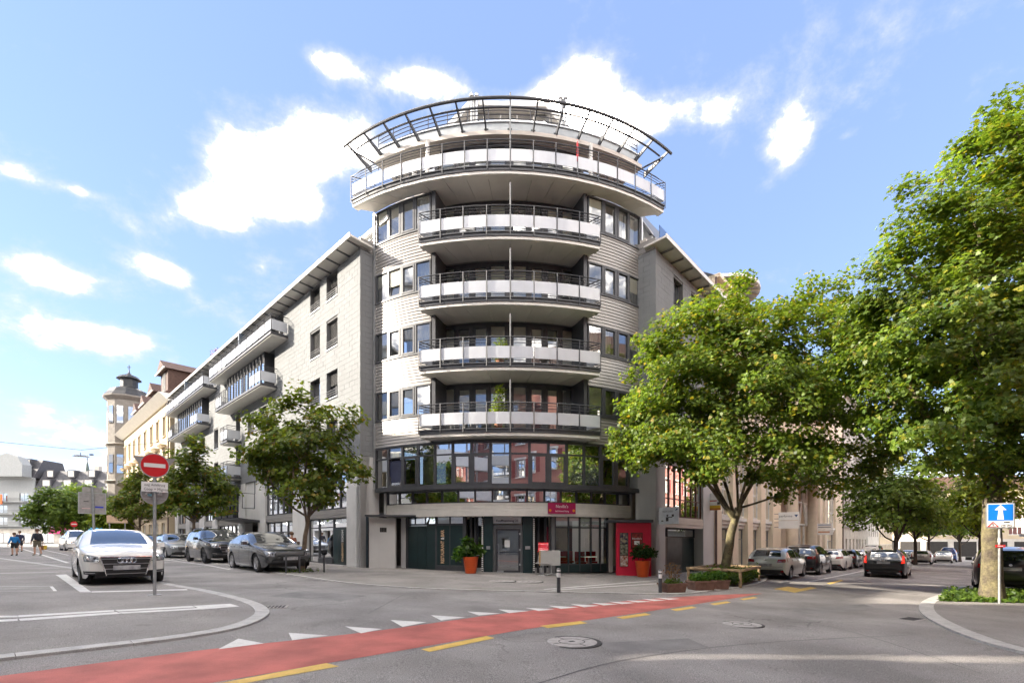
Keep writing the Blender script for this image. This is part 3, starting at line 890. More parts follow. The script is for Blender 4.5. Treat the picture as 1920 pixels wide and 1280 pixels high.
    MB(XT).arc(RW, FW, -TE, TE, -.8, .07, 3.86, 4.018, 16).build('glazing_foot', M_TRIM, bld)
    # --- ribbon window set back below
    RL, FL_ = 10.45, FW + .55; tl = .612
    for k in range(16):
        a = -tl + 2 * tl * k / 16; b = -tl + 2 * tl * (k + 1) / 16
        arc_window(RL, FL_, a, b, 3.27, 3.858, bld, fw=.04, gm=GLM if k < 15 else GLD, blind=(M_WARM, 3.28, 3.85, 'blind') if k == 15 else (M_DARK, 3.28, 3.85, 'blind'))
    for k in range(4):
        h = .13
        MB(XT).arc(RL, FL_, -tl - .006, tl + .006, -.25, .03 - .006 * (k % 2), 2.75 + k * h + .004, 2.75 + (k + 1) * h - .006, 16).build('fascia_board', M_FASCIA, bld)
    MB(XT).arc(RL, FL_, -tl - .004, tl + .004, -1.8, .01, 2.66, 2.752, 14).build('entrance_soffit', M_FASCIA, bld)
    # side cheeks that close the drum
    for sd in (-1, 1):
        a, b = sorted((sd * (tl + .006), sd * (tl + .02)))
        MB(XT).arc(RL, FL_, a, b, -.8, .05, 2.7, 3.86, 1).build('band_end', M_PLASTER, bld)
make_tower()

# ------------------------------------------------------------------ ground floor of the tower
def GFX(x, y=None):   # photo column to local x on the shop front
    return (x - 957) / 900 * 22.6 + .07
def make_shopfront():
    RG, FG = 10.2, FW + 1.0
    def th(px): 
        # angle on the front whose picture column is px
        lo, hi = -.7, .7
        for _ in range(50):
            m = (lo + hi) / 2; q = XT(TP(RG, FG, m, 0, 1))
            if 960 + F * q[0] / q[1] < px: lo = m
            else: hi = m
        return lo
    Z0, Z1 = -.05, 2.68
    def strip(px0, px1, z0, z1, m, name, o0=-.1, o1=0.0, parent=bld, n=2):
        return MB(XT).arc(RG, FG, th(px0), th(px1), o0, o1, z0, z1, n).build(name, m, parent)
    def pane(px0, px1, z0, z1, gm, parent=bld, o=-.04):
        a, b = th(px0), th(px1); q = MB(XT)
        q.poly([TP(RG, FG, a, o, z0), TP(RG, FG, b, o, z0), TP(RG, FG, b, o, z1), TP(RG, FG, a, o, z1)])
        return q.build('pane', gm, parent)
    # inner back walls
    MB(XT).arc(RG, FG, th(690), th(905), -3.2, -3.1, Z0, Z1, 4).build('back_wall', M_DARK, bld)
    MB(XT).arc(RG, FG, th(900), th(1235), -4.4, -4.3, Z0, Z1, 6).build('back_wall', mat('restaurant_wall', (.10, .03, .028), .8), bld)
    strip(752.5, 760.5, Z0, Z1, M_PLASTER, 'pillar', -.4, .02)
    # folding green doors
    strip(761, 764.5, Z0, Z1, M_TRIM, 'door_frame'); strip(816, 819, Z0, Z1, M_TRIM, 'door_frame', -.1, .01)
    strip(764.5, 816, 2.26, 2.34, M_TRIM, 'transom')
    for a, b in ((764.7, 781.5), (782, 798.5), (799, 815.7)):
        d = strip(a, b, .02, 2.25, M_GREEN, 'folding_door', -.08, -.02, n=1)
    for a, b in ((765, 777), (777.6, 796), (796.6, 815.7)):
        f_ = strip(a, a + .7, 2.34, Z1, M_TRIM, 'fanlight', n=1); pane(a + .7, b, 2.34, Z1, GLM, f_)
    strip(817, 868, .02, .34, M_TRIM, 'plinth', -.08, .01); strip(819, 868, 2.26, 2.34, M_TRIM, 'transom')
    for a, b in ((819.2, 842.5), (844, 867.5)):
        strip(a, b, .345, 2.25, M_GREEN, 'green_panel', -.08, -.015, n=1)
        f_ = strip(a, a + .6, 2.34, Z1, M_TRIM, 'fanlight', n=1); pane(a + .6, b, 2.34, Z1, GLM, f_)
    strip(842.5, 844, .34, Z1, M_TRIM, 'mullion'); strip(868, 873.5, Z0, Z1, M_TRIM, 'mullion', -.3, .02)
    a = th(830); gp = Vector(XT(TP(RG, FG, a, .006, 1.30))); rr_ = Vector((cos(a + TA), sin(a + TA), 0))
    for body, zz, col in (('RESTAURANT', .98, 'letter_copper'), ('&', 1.63, 'letter_white'), ('BAR', 1.87, 'letter_copper')):
        text_mesh('panel_lettering', body, .235, mat(col, (.62, .42, .25) if col == 'letter_copper' else (.75, .74, .70), .6), bld, Vector((gp.x, gp.y, zz)), face_rot((0, 0, 1), tuple(-rr_)), font_scale_x=.74, off=.006)
    # niche with dark pipes
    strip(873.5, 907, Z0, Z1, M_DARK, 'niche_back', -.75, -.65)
    for px in (880, 888.5):
        a = th(px); MB().tube([XT(TP(RG, FG, a, -.35, 0)), XT(TP(RG, FG, a, -.35, 2.7))], .06, 8).build('pipe', M_TRIM, bld)
    f_ = strip(892, 893, .9, Z1, M_TRIM, 'side_light', -.5, -.4, n=1)
    pane(893, 903, .9, Z1, GLD, f_, -.45)
    strip(891, 900, .82, 1.08, M_STEEL, 'mail_box', -.45, -.2, n=1)
    # entrance: dark green cheeks, LED strips, glass door
    strip(907, 924, Z0, Z1, M_GREEN, 'cheek_panel', -.3, -.01); strip(980.5, 998.5, Z0, Z1, M_GREEN, 'cheek_panel', -.3, -.01)
    led = mat('led_strip', (.8, .8, .76), .4, var=0)
    for px in (904.5, 1001):
        a = th(px); s = strip(px - 1.4, px + 1.4, Z0, Z1, M_TRIM, 'light_strip', -.05, .015, n=1)
        mb = MB(XT)
        for k in range(26): mb.arc(RG, FG, a - .0035, a + .0035, .0155, .022, .12 + k * .095, .17 + k * .095, 1)
        mb.build('lamp_row', led, s)
    strip(912, 919, 1.12, 1.27, M_STEEL, 'bell_panel', -.02, .012, n=1); strip(985, 994, 1.12, 1.27, M_STEEL, 'bell_panel', -.02, .012, n=1)
    fr = strip(924.3, 928, Z0, 2.28, M_TRIM2, 'entrance_door', -.35, -.2, n=1)
    strip(977, 980.4, Z0, 2.28, M_TRIM2, 'door_post', -.35, -.2, fr, 1)
    strip(928, 977, 2.1, 2.28, M_TRIM2, 'door_head', -.35, -.2, fr, 1)
    lf = strip(928.5, 932.5, .0, 2.09, M_TRIM, 'door_leaf', -.32, -.24, fr, 1)
    mb = MB(XT)
    mb.arc(RG, FG, th(972.5), th(976.5), -.32, -.24, 0, 2.09, 1); mb.arc(RG, FG, th(932.5), th(972.5), -.32, -.245, 0, .12, 1); mb.arc(RG, FG, th(932.5), th(972.5), -.32, -.245, 2.0, 2.09, 1); mb.arc(RG, FG, th(932.5), th(972.5), -.31, -.25, .95, 1.0, 1)
    mb.build('leaf_frame', M_TRIM, fr)
    pane(932.5, 972.5, .12, 2.0, GLD, fr, -.28)
    MB().tube([XT(TP(RG, FG, th(935), -.15, .35)), XT(TP(RG, FG, th(935), -.15, 1.32)), XT(TP(RG, FG, th(933), -.25, 1.36))], .018, 8).build('door_handle', M_STEEL, fr)
    strip(946, 956, 1.22, 1.55, mat('paper_white', (.7, .7, .68), .8), 'paper_notice', -.245, -.24, fr, 1)
    for z in (.35, 1.05, 1.8): strip(974, 977.5, z, z + .09, M_STEEL, 'hinge', -.24, -.19, fr, 1)
    strip(931, 944, .02, .11, M_STEEL, 'door_stop', -.24, -.15, fr, 1)
    # house number board over the door
    nb = strip(924.5, 977.5, 2.33, 2.67, M_STEEL, 'name_board', -.22, -.1, n=2)
    a = th(951)
    text_mesh('lettering', 'Kauffmannweg 20', .155, mat('dark_letter', (.03, .03, .035), .6), nb, Vector(XT(TP(RG, FG, a, -.09, 2.46))), face_rot((cos(TA), sin(TA), 0)), font_scale_x=.93, off=.002)
    # right niche
    strip(1004, 1036, Z0, Z1, M_DARK, 'niche_back', -.75, -.65)
    for px in (1012, 1026):
        a = th(px); MB().tube([XT(TP(RG, FG, a, -.35, 0)), XT(TP(RG, FG, a, -.35, 2.7))], .06, 8).build('pipe', M_TRIM, bld)
    strip(1029, 1034, .6, 2.2, mat('wine_curtain', (.16, .012, .03), .8), 'wine_red_curtain', -.5, -.45, n=1)
    strip(1034, 1040, Z0, Z1, M_TRIM2, 'mullion', -.25, .02)
    # restaurant windows
    px = [1040.5, 1065.5, 1086.5, 1107.5, 1125, 1140]
    for k in range(5):
        a, b = px[k], px[k + 1]
        f_ = strip(a, a + 1.8, .0, Z1, M_TRIM, 'restaurant_window', -.1, .01, n=1)
        strip(a + 1.8, b, .0, .36, M_GREEN, 'kick_panel', -.08, -.01, f_, 1); strip(a + 1.8, b, .36, .41, M_TRIM, 'sill_bar', -.09, 0, f_, 1)
        strip(a + 1.8, b, 2.12, 2.18, M_TRIM, 'transom_bar', -.09, 0, f_, 1)
        pane(a + 1.8, b, .41, 2.12, GLR, f_); pane(a + 1.8, b, 2.18, Z1, GLD, f_)
    strip(1138.5, 1141, 0, Z1, M_TRIM, 'mullion'); strip(1141.5, 1148.5, Z0, Z1, M_WARM, 'pillar', -.4, .02)
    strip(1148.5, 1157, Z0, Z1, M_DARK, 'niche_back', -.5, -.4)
    # left niche: dark slot, white wall panel, dark door
    strip(738, 752.5, Z0, 2.5, M_TRIM2, 'service_door', -.6, -.5)
    strip(736, 752.5, 2.5, 2.9, M_DARK, 'niche_head', -.6, -.5)
    for i, (x, y, c) in enumerate(((2.7, 3.6, (.5, .01, .012)), (3.6, 3.2, (.45, .02, .02)), (4.3, 3.9, (.5, .01, .012)), (3.2, 4.6, (.4, .02, .01)))):
        t = thing('dining_chair', ['red seat deep inside the restaurant, leftmost behind the glass', 'red low seat behind the middle restaurant window', 'red seat at the right end inside the restaurant', 'red seat at the back of the restaurant room'][i], 'seat', XT((x, y, 0)), TA, 'red seats inside the restaurant')
        rm = mat('seat_red', (.5, .012, .015), .4)
        MB().boxc((0, 0, .42), (.5, .5, .09)).build('cushion', rm, t); MB().boxc((0, .26, .72), (.5, .07, .5)).build('backrest', rm, t)
        MB().boxc((0, 0, .2), (.08, .08, .36)).build('pedestal', M_STEEL, t)
    for i, x in enumerate((2.4, 3.9)):
        t = thing('dining_table', ['small dining table behind the left restaurant pane', 'small dining table behind the right restaurant panes'][i], 'table', XT((x, 2.6, 0)), TA, 'tables inside the restaurant')
        MB().boxc((0, 0, .74), (.7, .6, .04)).build('table_top', M_BLIND, t); MB().boxc((0, 0, .36), (.07, .07, .72)).build('pedestal', M_STEEL, t)
make_shopfront()

# canted walls in the two niches beside the drum, with slim canopies
def make_niche_walls():
    def wallpt(px, Y): return Vector(((px - 960) / F * Y, Y))
    # white
    a, b = wallpt(692, 22.75), wallpt(741, 23.2)
    n = Vector((0.16, 1)).normalized() * .15
    gl = gz(-6)
    w = MB(); w.prism([tuple(a), tuple(b), tuple(b + n), tuple(a + n)], gl, 2.62); wl = w.build('niche_wall', M_PLASTER, bld)
    v = MB()
    for k in range(4):
        p = a.lerp(b, .44 + k * .065); v.boxc((p.x, p.y - .004, 2.04), (.075, .02, .22))
    v.build('vent_slot', M_DARK, wl)
    MB().prism([tuple(a + Vector((-.1, -.35))), tuple(b + Vector((1.1, -.35))), tuple(b + Vector((1.1, .5))), tuple(a + Vector((-.1, .5)))], 2.66, 2.74).build('canopy', M_TRIM, bld)
    p = wallpt(678, 23.15), wallpt(690, 23.25)
    MB().prism([tuple(p[0]), tuple(p[1]), tuple(p[1] + n), tuple(p[0] + n)], gl, 2.75).build('side_door', mat('door_blue_grey', (.03, .045, .06), .5), bld)
    MB().boxc((p[0].x + .07, p[0].y - .06, 1.15), (.14, .06, .03)).build('door_handle', M_STEEL, bld)
    # red
    M_REDW = mat('red_wall_paint', (.62, .012, .05), .5, var=.04)
    gr = gz(6) - .05
    a, b = wallpt(1156, 22.6), wallpt(1221, 22.55)
    n = Vector((0, 1)) * .15
    rw = MB(); rw.prism([tuple(a), tuple(b), tuple(b + n), tuple(a + n)], gr, 2.36); rw = rw.build('red_wall', M_REDW, bld)
    MB().prism([tuple(a + Vector((-.4, -.3))), tuple(b + Vector((.02, -.3))), tuple(b + Vector((.02, .5))), tuple(a + Vector((-.4, .5)))], 2.38, 2.5).build('canopy', M_TRIM, bld)
    def poster(px0, px1, py0, py1, label, cols, frame=(.012, .012, .014)):
        Y = 22.55
        p0 = AT(px0, py1, Y); p1 = AT(px1, py0, Y)
        t = thing('poster', label, 'poster', ((p0.x + p1.x) / 2, Y, (p0.z + p1.z) / 2))
        w, h = p1.x - p0.x, p1.z - p0.z
        MB().boxc((0, .02, 0), (w, .03, h)).build('frame', mat('poster_frame', frame, .4), t)
        r = random.Random(px0)
        MB().boxc((0, .0, 0), (w * .86, .02, h * .93)).build('print', mat('poster_ground_%d' % (px0 * 10 + py0), cols[0], .5, var=.5, vscale=9, col2=cols[1]), t)
        return t, w, h
    poster(1162, 1178, 998, 1019, 'top poster of the three in the strip, dark blue with pale splash', ((.01, .015, .09), (.35, .30, .2)))
    poster(1162, 1178, 1019, 1040, 'middle poster of the three in the strip, grey drawing', ((.06, .07, .05), (.30, .30, .22)))
    poster(1162, 1178, 1040, 1061.5, 'bottom poster of the three in the strip, orange and white', ((.55, .12, .02), (.6, .55, .5)))
    t, w, h = poster(1183, 1205, 998, 1028, 'framed dark red menu board on the red wall', ((.22, .01, .015), (.30, .04, .03)))
    text_mesh('lettering', "Neville's", .13, mat('sign_white', (.8, .78, .76), .6), t, Vector((0, -.014, h * .13)), face_rot((1, 0, 0)))
    MB().boxc((0, -.012, -h * .13), (w * .45, .006, h * .24)).build('menu_sheet', MATS['paper_white'], t)
make_niche_walls()

# restaurant name sign on the curved band
def make_name_sign():
    p0 = Vector(XT(TP(10.45, FW + .55, th0 := .232, .06, 3.02)))
    d = Vector((cos(.232 + TA), sin(.232 + TA), 0))
    t = thing('restaurant_sign', 'magenta restaurant name sign on the curved band above the windows', 'sign', p0, atan2(d.y, d.x))
    mg = mat('sign_magenta', (.34, .006, .075), .4)
    MB().boxc((0, 0, 0), (1.36, .05, .50)).build('board', mg, t)
    wt = mat('sign_white', (.8, .78, .76), .6)
    text_mesh('name_lettering', "Neville's", .20, wt, t, Vector((0, -.03, .085)), face_rot((1, 0, 0)), font_scale_x=.9)
    text_mesh('line_lettering', 'Indi Oriental Dining', .105, wt, t, Vector((0.0, -.03, -.13)), face_rot((1, 0, 0)), font_scale_x=.78)
    for sx in (-1, 1): MB().lathe([(.062, -.032), (.062, -.026)], 16, (sx * .58, 0, -.10), 'y').build('orange_disc', mat('sign_orange', (.7, .25, .02), .5), t)
make_name_sign()

def make_balcony_furniture():
    def chair(lx, ly, lv, rz, m, lab):
        p = XT((lx, ly, ZS[lv] + .31)); c = thing('balcony_chair', lab, 'chair', p, rz, 'chairs on the round balconies')
        MB().boxc((0, 0, .45), (.44, .44, .03)).build('seat', m, c); MB().hexa([(-.22, .19, .5), (.22, .19, .5), (.22, .22, .5), (-.22, .22, .5), (-.22, .27, .92), (.22, .27, .92), (.22, .3, .92), (-.22, .3, .92)]).build('backrest', m, c)
        for sx in (-1, 1):
            for sy in (-1, 1): MB().tube([(sx * .2, sy * .19, .0), (sx * .2, sy * .19, .44)], .014, 5).build('leg', M_TRIM2, c)
    wd = mat('garden_wood', (.30, .19, .10), .7); bk = M_TRIM; wt = mat('garden_white', (.62, .62, .60), .5)
    for a in ((-2.4, .95, 0, .6, wt, 'white chair at the left end of the lowest balcony'), (-1.5, 1.0, 0, -.7, wt, 'second white chair on the lowest balcony'), (2.2, 1.0, 0, .4, wd, 'wooden chair at the right end of the lowest balcony'), (-2.9, 1.0, 1, .5, bk, 'dark chair at the left end of the second balcony'), (1.6, .9, 1, 2.8, wd, 'wooden chair right of the pole on the second balcony'), (2.6, 1.0, 2, -.5, bk, 'dark chair on the third balcony'), (-1.8, .9, 3, .2, wt, 'white chair on the fourth balcony'), (1.2, 1.0, 3, -.4, bk, 'dark chair on the fourth balcony'), (3.4, 1.4, 4, .2, bk, 'dark chair on the top balcony'), (-4.2, 1.6, 4, .7, wt, 'white chair on the top balcony')): chair(*a)
    for lx, ly, lv, lab in ((-2.0, .55, 0, 'round table between white chairs on the lowest balcony'), (2.1, .5, 1, 'round table on the second balcony'), (-1.2, .5, 3, 'round table on the fourth balcony')):
        t = thing('balcony_table', lab, 'table', XT((lx, ly, ZS[lv] + .31)), 0, 'tables on the round balconies')
        MB().lathe([(.34, .7), (.34, .73)], 18).build('table_top', wt, t); MB().tube([(0, 0, 0), (0, 0, .7)], .03, 6).build('pedestal', M_TRIM, t); MB().lathe([(.22, 0), (.05, .04)], 14).build('foot', M_TRIM, t)
    p = thing('folded_parasol', 'folded bright red parasol standing on the top balcony', 'parasol', XT((3.05, .75, 17.82)), 0)
    MB().tube([(0, 0, 0), (0, 0, 1.75)], .022, 6).build('pole', M_STEEL, p); MB().lathe([(.03, .8), (.06, .95), (.05, 1.4), (.015, 1.78)], 10).build('canopy', mat('parasol_red', (.55, .02, .03), .8), p); MB().lathe([(.22, 0), (.22, .06)], 14).build('base', M_TRIM, p)
make_balcony_furniture()
# ------------------------------------------------------------------ street wings of the corner building
M_STONE = mat('pale_stone_block', (.185, .193, .197), .85, var=.05, vscale=.9, fine=.08, fscale=30, bump=.15, bscale=60, streak=.08)
M_JOINT = mat('mortar_joint', (.15, .15, .15), .95)
M_SHUT = mat('slatted_blind', (.10, .10, .10), .6)
M_TINTW = mat('loggia_frame', (.05, .055, .06), .5)

def facade(X, parent, t0, t1, z0, z1, holes, n0, n1, m, name='wall'):
    """wall slab with rectangular openings (t0,t1,z0,z1)"""
    ts = sorted({t0, t1, *[h[0] for h in holes], *[h[1] for h in holes]}); ts = [t for t in ts if t0 <= t <= t1]
    mb = MB(X)
    for a, b in zip(ts, ts[1:]):
        mid = (a + b) / 2
        hs = sorted((max(h[2], z0), min(h[3], z1)) for h in holes if h[0] < mid < h[1])
        z = z0
        for (p, q) in hs:
            if p > z + 1e-4: mb.box(a, b, n0, n1, z, p)
            z = max(z, q)
        if z < z1 - 1e-4: mb.box(a, b, n0, n1, z, z1)
    return mb.build(name, m, parent)
def fwin(X, parent, t0, t1, z0, z1, n=-.18, fw=.06, fm=None, gm=None, bars=(), rows=(), blind=None, sill=None, name='window', rail=False):
    fr = MB(X); fm = fm or M_TRIM
    d = .07
    fr.box(t0, t0 + fw, n - d, n, z0, z1); fr.box(t1 - fw, t1, n - d, n, z0, z1)
    fr.box(t0 + fw, t1 - fw, n - d, n - .003, z0, z0 + fw); fr.box(t0 + fw, t1 - fw, n - d, n - .003, z1 - fw, z1)
    for b in bars:
        t = t0 + (t1 - t0) * b; fr.box(t - fw / 2, t + fw / 2, n - d, n - .004, z0 + fw, z1 - fw)
    for b in rows:
        z = z0 + (z1 - z0) * b; fr.box(t0 + fw, t1 - fw, n - d, n - .006, z - fw / 2, z + fw / 2)
    w = fr.build(name, fm, parent)
    p = MB(X); q = n - d * .6
    p.poly([(t0 + fw, q, z0 + fw), (t1 - fw, q, z0 + fw), (t1 - fw, q, z1 - fw), (t0 + fw, q, z1 - fw)]); p.build('pane', gm or GLD, w)
    if blind:
        kind, frac, bm_ = blind
        zb = z1 - (z1 - z0) * frac
        b = MB(X)
        if kind == 'slats':
            k = zb
            while k < z1 - .02:
                b.hexa([(t0 + .02, n + .06, k), (t1 - .02, n + .06, k), (t1 - .02, n + .02, k + .012), (t0 + .02, n + .02, k + .012), (t0 + .02, n + .06, k + .006), (t1 - .02, n + .06, k + .006), (t1 - .02, n + .02, k + .05), (t0 + .02, n + .02, k + .05)]); k += .075
            b.build('slatted_blind', bm_, w)
        else:
            b.box(t0 + fw, t1 - fw, n - .2, n - .19, zb, z1 - fw); b.build('blind', bm_, w)
    if sill: MB(X).box(t0 - .04, t1 + .04, n, sill, z0 - .05, z0 - .002).build('sill', M_STEEL if fm is M_TRIM else fm, w)
    if rail:
        r = MB()
        for k in range(3): r.tube([X((t0 - .02, .03, z0 + .14 + k * .12)), X((t1 + .02, .03, z0 + .14 + k * .12))], .014, 5)
        r.build('rail', M_TRIM, w)
    return w

STONES = []      # (distance, matrix)
_unit = None
def stone_run(X, a, b, z0, z1, bl=.52, bh=.25, fn=None, holes=(), seed=1):
    """stone blocks between along=a..b; fn(s) -> (t, n) point and direction"""
    r = random.Random(seed); row = 0; z = z0
    while z < z1 - .02:
        h = min(bh, z1 - z); s = a - (bl / 2 if row % 2 else 0)
        while s < b - .02:
            p, q = max(s, a), min(s + bl, b)
            if q - p > .06:
                segs = [(p, q)]
                for (h0, h1, g0, g1) in holes:
                    if g0 < z + h * .6 and g1 > z + h * .4:
                        nx = []
                        for (u, v) in segs:
                            if h1 <= u or h0 >= v: nx.append((u, v))
                            else:
                                if u < h0 - .05: nx.append((u, h0))
                                if v > h1 + .05: nx.append((h1, v))
                        segs = nx
                for (u, v) in segs:
                    c, d, nn = fn((u + v) / 2)
                    STONES.append((Vector((c[0], c[1], z + h / 2)), d, nn, v - u - .008, h - .008, r.uniform(.004, .010)))
            s += bl
        z += bh; row += 1
def place_stones(parent):
    unit = bpy.data.meshes.new('stone_block')
    c = MB(); c.box(-.5, .5, -.5, .5, -.5, .5); unit.from_pydata(c.V, [], c.Fc); unit.materials.append(M_STONE)
    STONES.sort(key=lambda s: (s[0] - Vector((0, 0, EYE))).length)
    # blocks in the open count first
    rest = MB()
    org = ORG[parent.name]
    for i, (p, d, nn, L, h, pr) in enumerate(STONES):
        pos = p + Vector((nn[0], nn[1], 0)) * (pr - .05)
        if i < 296:
            o = link('stone_block', unit, parent)
            o.location = pos - org; o.rotation_euler = (0, 0, atan2(d[1], d[0])); o.scale = (L, .1, h)
        else:
            rest.boxc(tuple(pos), (L, .1, h), atan2(d[1], d[0]))
    rest.build('stone_courses', M_STONE, parent, kind='stuff')

def wing_balcony(X, parent, t0, t1, z, dep, segs, n0=0.0, th=.2):
    """straight balcony; segs: list of (ta, tb, 'panel'|'bars') along the front"""
    b = MB(X).box(t0, t1, n0 + .01, dep, z + .06, z + th).build('balcony', M_TRIM, parent)
    MB(X).box(t0 + .06, t1 - .06, n0 + .01, dep - .07, z, z + .057).build('soffit_panel', M_FASCIA, b)
    zt = z + th + 1.05
    hr = MB(); hr.tube([X((t0 + .03, n0, zt)), X((t0 + .03, dep - .03, zt)), X((t1 - .03, dep - .03, zt)), X((t1 - .03, n0, zt))], .024, 6); hr.build('handrail', M_TRIM, b)
    for k in range(2):
        zz = zt - .13 - .12 * k
        MB().tube([X((t0 + .03, n0, zz)), X((t0 + .03, dep - .03, zz)), X((t1 - .03, dep - .03, zz)), X((t1 - .03, n0, zz))], .013, 5).build('rail', M_TRIM, b)
    npst = max(1, round((t1 - t0) / 1.05))
    for k in range(npst + 1):
        t = t0 + .03 + (t1 - t0 - .06) * k / npst
        MB().tube([X((t, dep - .01, z + .05)), X((t, dep - .01, zt))], .017, 5).build('post', M_TRIM, b)
    for (a, c, kd) in segs:
        if kd == 'panel':
            n = max(1, round((c - a) / 1.05)); w = (c - a) / n
            for k in range(n): MB(X).box(a + k * w + .015, a + (k + 1) * w - .015, dep - .045, dep - .025, z + th + .14, z + th + .74).build('panel', M_FASCIA if False else M_PANEL, b)
        else:
            for k in range(6): MB().tube([X((a, dep - .03, z + th + .08 + k * .12)), X((c, dep - .03, z + th + .08 + k * .12))], .013, 5).build('rail', M_TRIM, b)
            n = max(1, round((c - a) / .9))
            for k in range(n + 1):
                t = a + (c - a) * k / n; MB().tube([X((t, dep - .03, z + th)), X((t, dep - .03, zt))], .02, 5).build('post', M_TRIM, b)
    for t in (t0 + .03, t1 - .03):
        MB(X).box(t - .01, t + .01, n0 + .06, dep - .06, z + th + .14, z + th + .74).build('panel', M_PANEL, b)
    return b

def make_left_wing():
    X = XL; r = random.Random(5)
    rows = [(14.12, 15.45), (11.55, 13.0), (8.95, 10.4), (6.35, 7.8)]
    cols = [(2.28, 3.5), (4.28, 5.47)]
    H1 = [(a, b, p, q) for (a, b) in cols for (p, q) in rows]
    Z1 = 15.5
    # segment A: stone wall at the corner
    facade(X, bld, 0, 8.5, 5.6, Z1, H1, -.36, -.03, M_JOINT)
    stone_run(X, 0, 8.5, 5.6, Z1, fn=lambda s: (X((s, 0, 0)), (-.726, .688), (-.688, -.726)), holes=H1, seed=2)
    for i, (a, b) in enumerate(cols):
        for j, (p, q) in enumerate(rows):
            kind = [('slats', .45, M_SHUT), None, ('slats', .5, M_SHUT), None][j] if i == 0 else [('slats', 1., M_SHUT), ('slats', 1., M_SHUT), ('blind', 1., M_BLIND), ('slats', .3, M_SHUT)][j]
            if i == 0 and j == 1: kind = ('slats', .97, M_SHUT)
            fwin(X, bld, a, b, p, q, n=-.22, bars=(.5,) if i == 0 else (), blind=kind, sill=.05, rail=True)
    # return wall towards the tower (runs from the corner inwards)
    def ret(s): return (X((0, -s, 0)), (.688, .726), (.726, -.688))
    RETL = 1.02
    mb = MB(X); mb.box(.03, .36, -RETL, 0, 5.6, Z1); mb.build('return_wall', M_JOINT, bld)
    stone_run(X, .0, RETL, 5.6, Z1, fn=ret, seed=4)
    MB(X).box(.0, .36, -RETL, 0.0, -.3 + gz(-7), 5.598).build('return_wall', M_PLASTER, bld)
    for k in range(2):   # boards above the stone on the return
        MB(X).hexa([(-.03 , -RETL, 15.52 + k * .28), (.2, -RETL, 15.52 + k * .28), (.2, .0, 15.52 + k * .28), (-.03, .0, 15.52 + k * .28), (-.005, -RETL, 15.79 + k * .28), (.2, -RETL, 15.79 + k * .28), (.2, .0, 15.79 + k * .28), (-.005, .0, 15.79 + k * .28)]).build('cladding_board', M_BOARD, bld)
    # the rest of the wing
    H2 = [(17.1, 18.0, 8.75, 10.9), (17.1, 18.0, 6.15, 8.3), (22.3, 23.4, 8.95, 10.5), (22.3, 23.4, 6.35, 7.8), (12.0, 13.2, 8.95, 10.4), (12.0, 13.2, 6.35, 7.8), (14.3, 15.5, 8.95, 10.4), (14.3, 15.5, 6.35, 7.8),
          (26, 27.2, 8.95, 10.4), (26, 27.2, 6.35, 7.8), (29, 30.2, 8.95, 10.4), (29, 30.2, 6.35, 7.8), (32, 33.2, 8.95, 10.4), (32, 33.2, 6.35, 7.8),
          (9.2, 20.6, 13.9, 15.45), (10.6, 19.2, 11.3, 13.6), (23.4, 35.2, 13.9, 15.45), (24.8, 34.2, 11.3, 13.6)]
    facade(X, bld, 8.5, 36.6, 5.6, Z1, H2, -.36, -.03, M_JOINT)
    stone_run(X, 8.5, 36.6, 5.6, Z1, bl=.62, bh=.25, fn=lambda s: (X((s, 0, 0)), (-.726, .688), (-.688, -.726)), holes=H2, seed=3)
    for (a, b, p, q) in H2[:14]:
        x = r.random()
        fwin(X, bld, a, b, p, q, n=-.2, bars=(.5,) if b - a > 1 else (), blind=('slats', 1, M_SHUT) if x < .5 else None, sill=.04 if q - p < 2 else None, rail=q - p < 2)
    # attic fronts behind the top balconies and the glazed loggias
    for (a, b, p, q) in (H2[14], H2[16]):
        n = int((b - a) / 1.3); w = (b - a) / n
        for k in range(n): fwin(X, bld, a + k * w, a + (k + 1) * w - .04, p, q, n=-.28, gm=GLD, blind=('blind', r.choice((.3, 1, .6)), M_BLIND) if r.random() < .6 else None)
        MB(X).box(a + 5.4, a + 5.55, -.25, .85, p - .1, q + .1).build('screen', mat('blue_grey_screen', (.09, .12, .16), .5), bld)
    for (a, b, p, q) in (H2[15], H2[17]):
        n = 12; w = (b - a - 1.2) / n
        for k in range(n): fwin(X, bld, a + 1.0 + k * w, a + 1.0 + (k + 1) * w - .01, p, q, n=.30, fw=.035, fm=M_TINTW, gm=GLM, name='loggia_window')
        MB(X).box(a + .9, a + .98, -.3, .32, p, q).build('loggia_post', M_TRIM, bld)
        fwin(X, bld, a + .06, a + .86, p, q, n=-.28, gm=GLD, blind=('blind', 1, mat('yellow_blind', (.62, .56, .33), .8)))
    MB(X).box(.5, 36.4, -2.6, -2.5, 5.6, Z1).build('room_wall', M_ROOM, bld)
    for z in (5.62, 8.1, 10.75, 13.35): MB(X).box(.4, 36.4, -2.5, -.37, z, z + .2).build('floor_slab', M_FLOOR, bld)
    # balconies
    wing_balcony(X, bld, 8.5, 21.0, 13.62, 1.0, [(8.55, 20.95, 'panel')])
    wing_balcony(X, bld, 10.2, 19.4, 11.0, 1.0, [(10.25, 12.2, 'panel'), (12.3, 18.0, 'bars'), (18.05, 19.35, 'panel')])
    wing_balcony(X, bld, 22.6, 35.6, 13.62, 1.0, [(22.65, 35.55, 'panel')])
    wing_balcony(X, bld, 24.4, 34.4, 11.0, 1.0, [(24.45, 26.6, 'panel'), (26.7, 33.0, 'bars'), (33.05, 34.35, 'panel')])
    for z in (8.45, 5.9): wing_balcony(X, bld, 16.8, 18.4, z, .95, [(16.85, 18.35, 'panel')])
    for z in (8.45, 5.9): wing_balcony(X, bld, 11.0, 12.0, z, .8, [(11.05, 11.95, 'panel')])
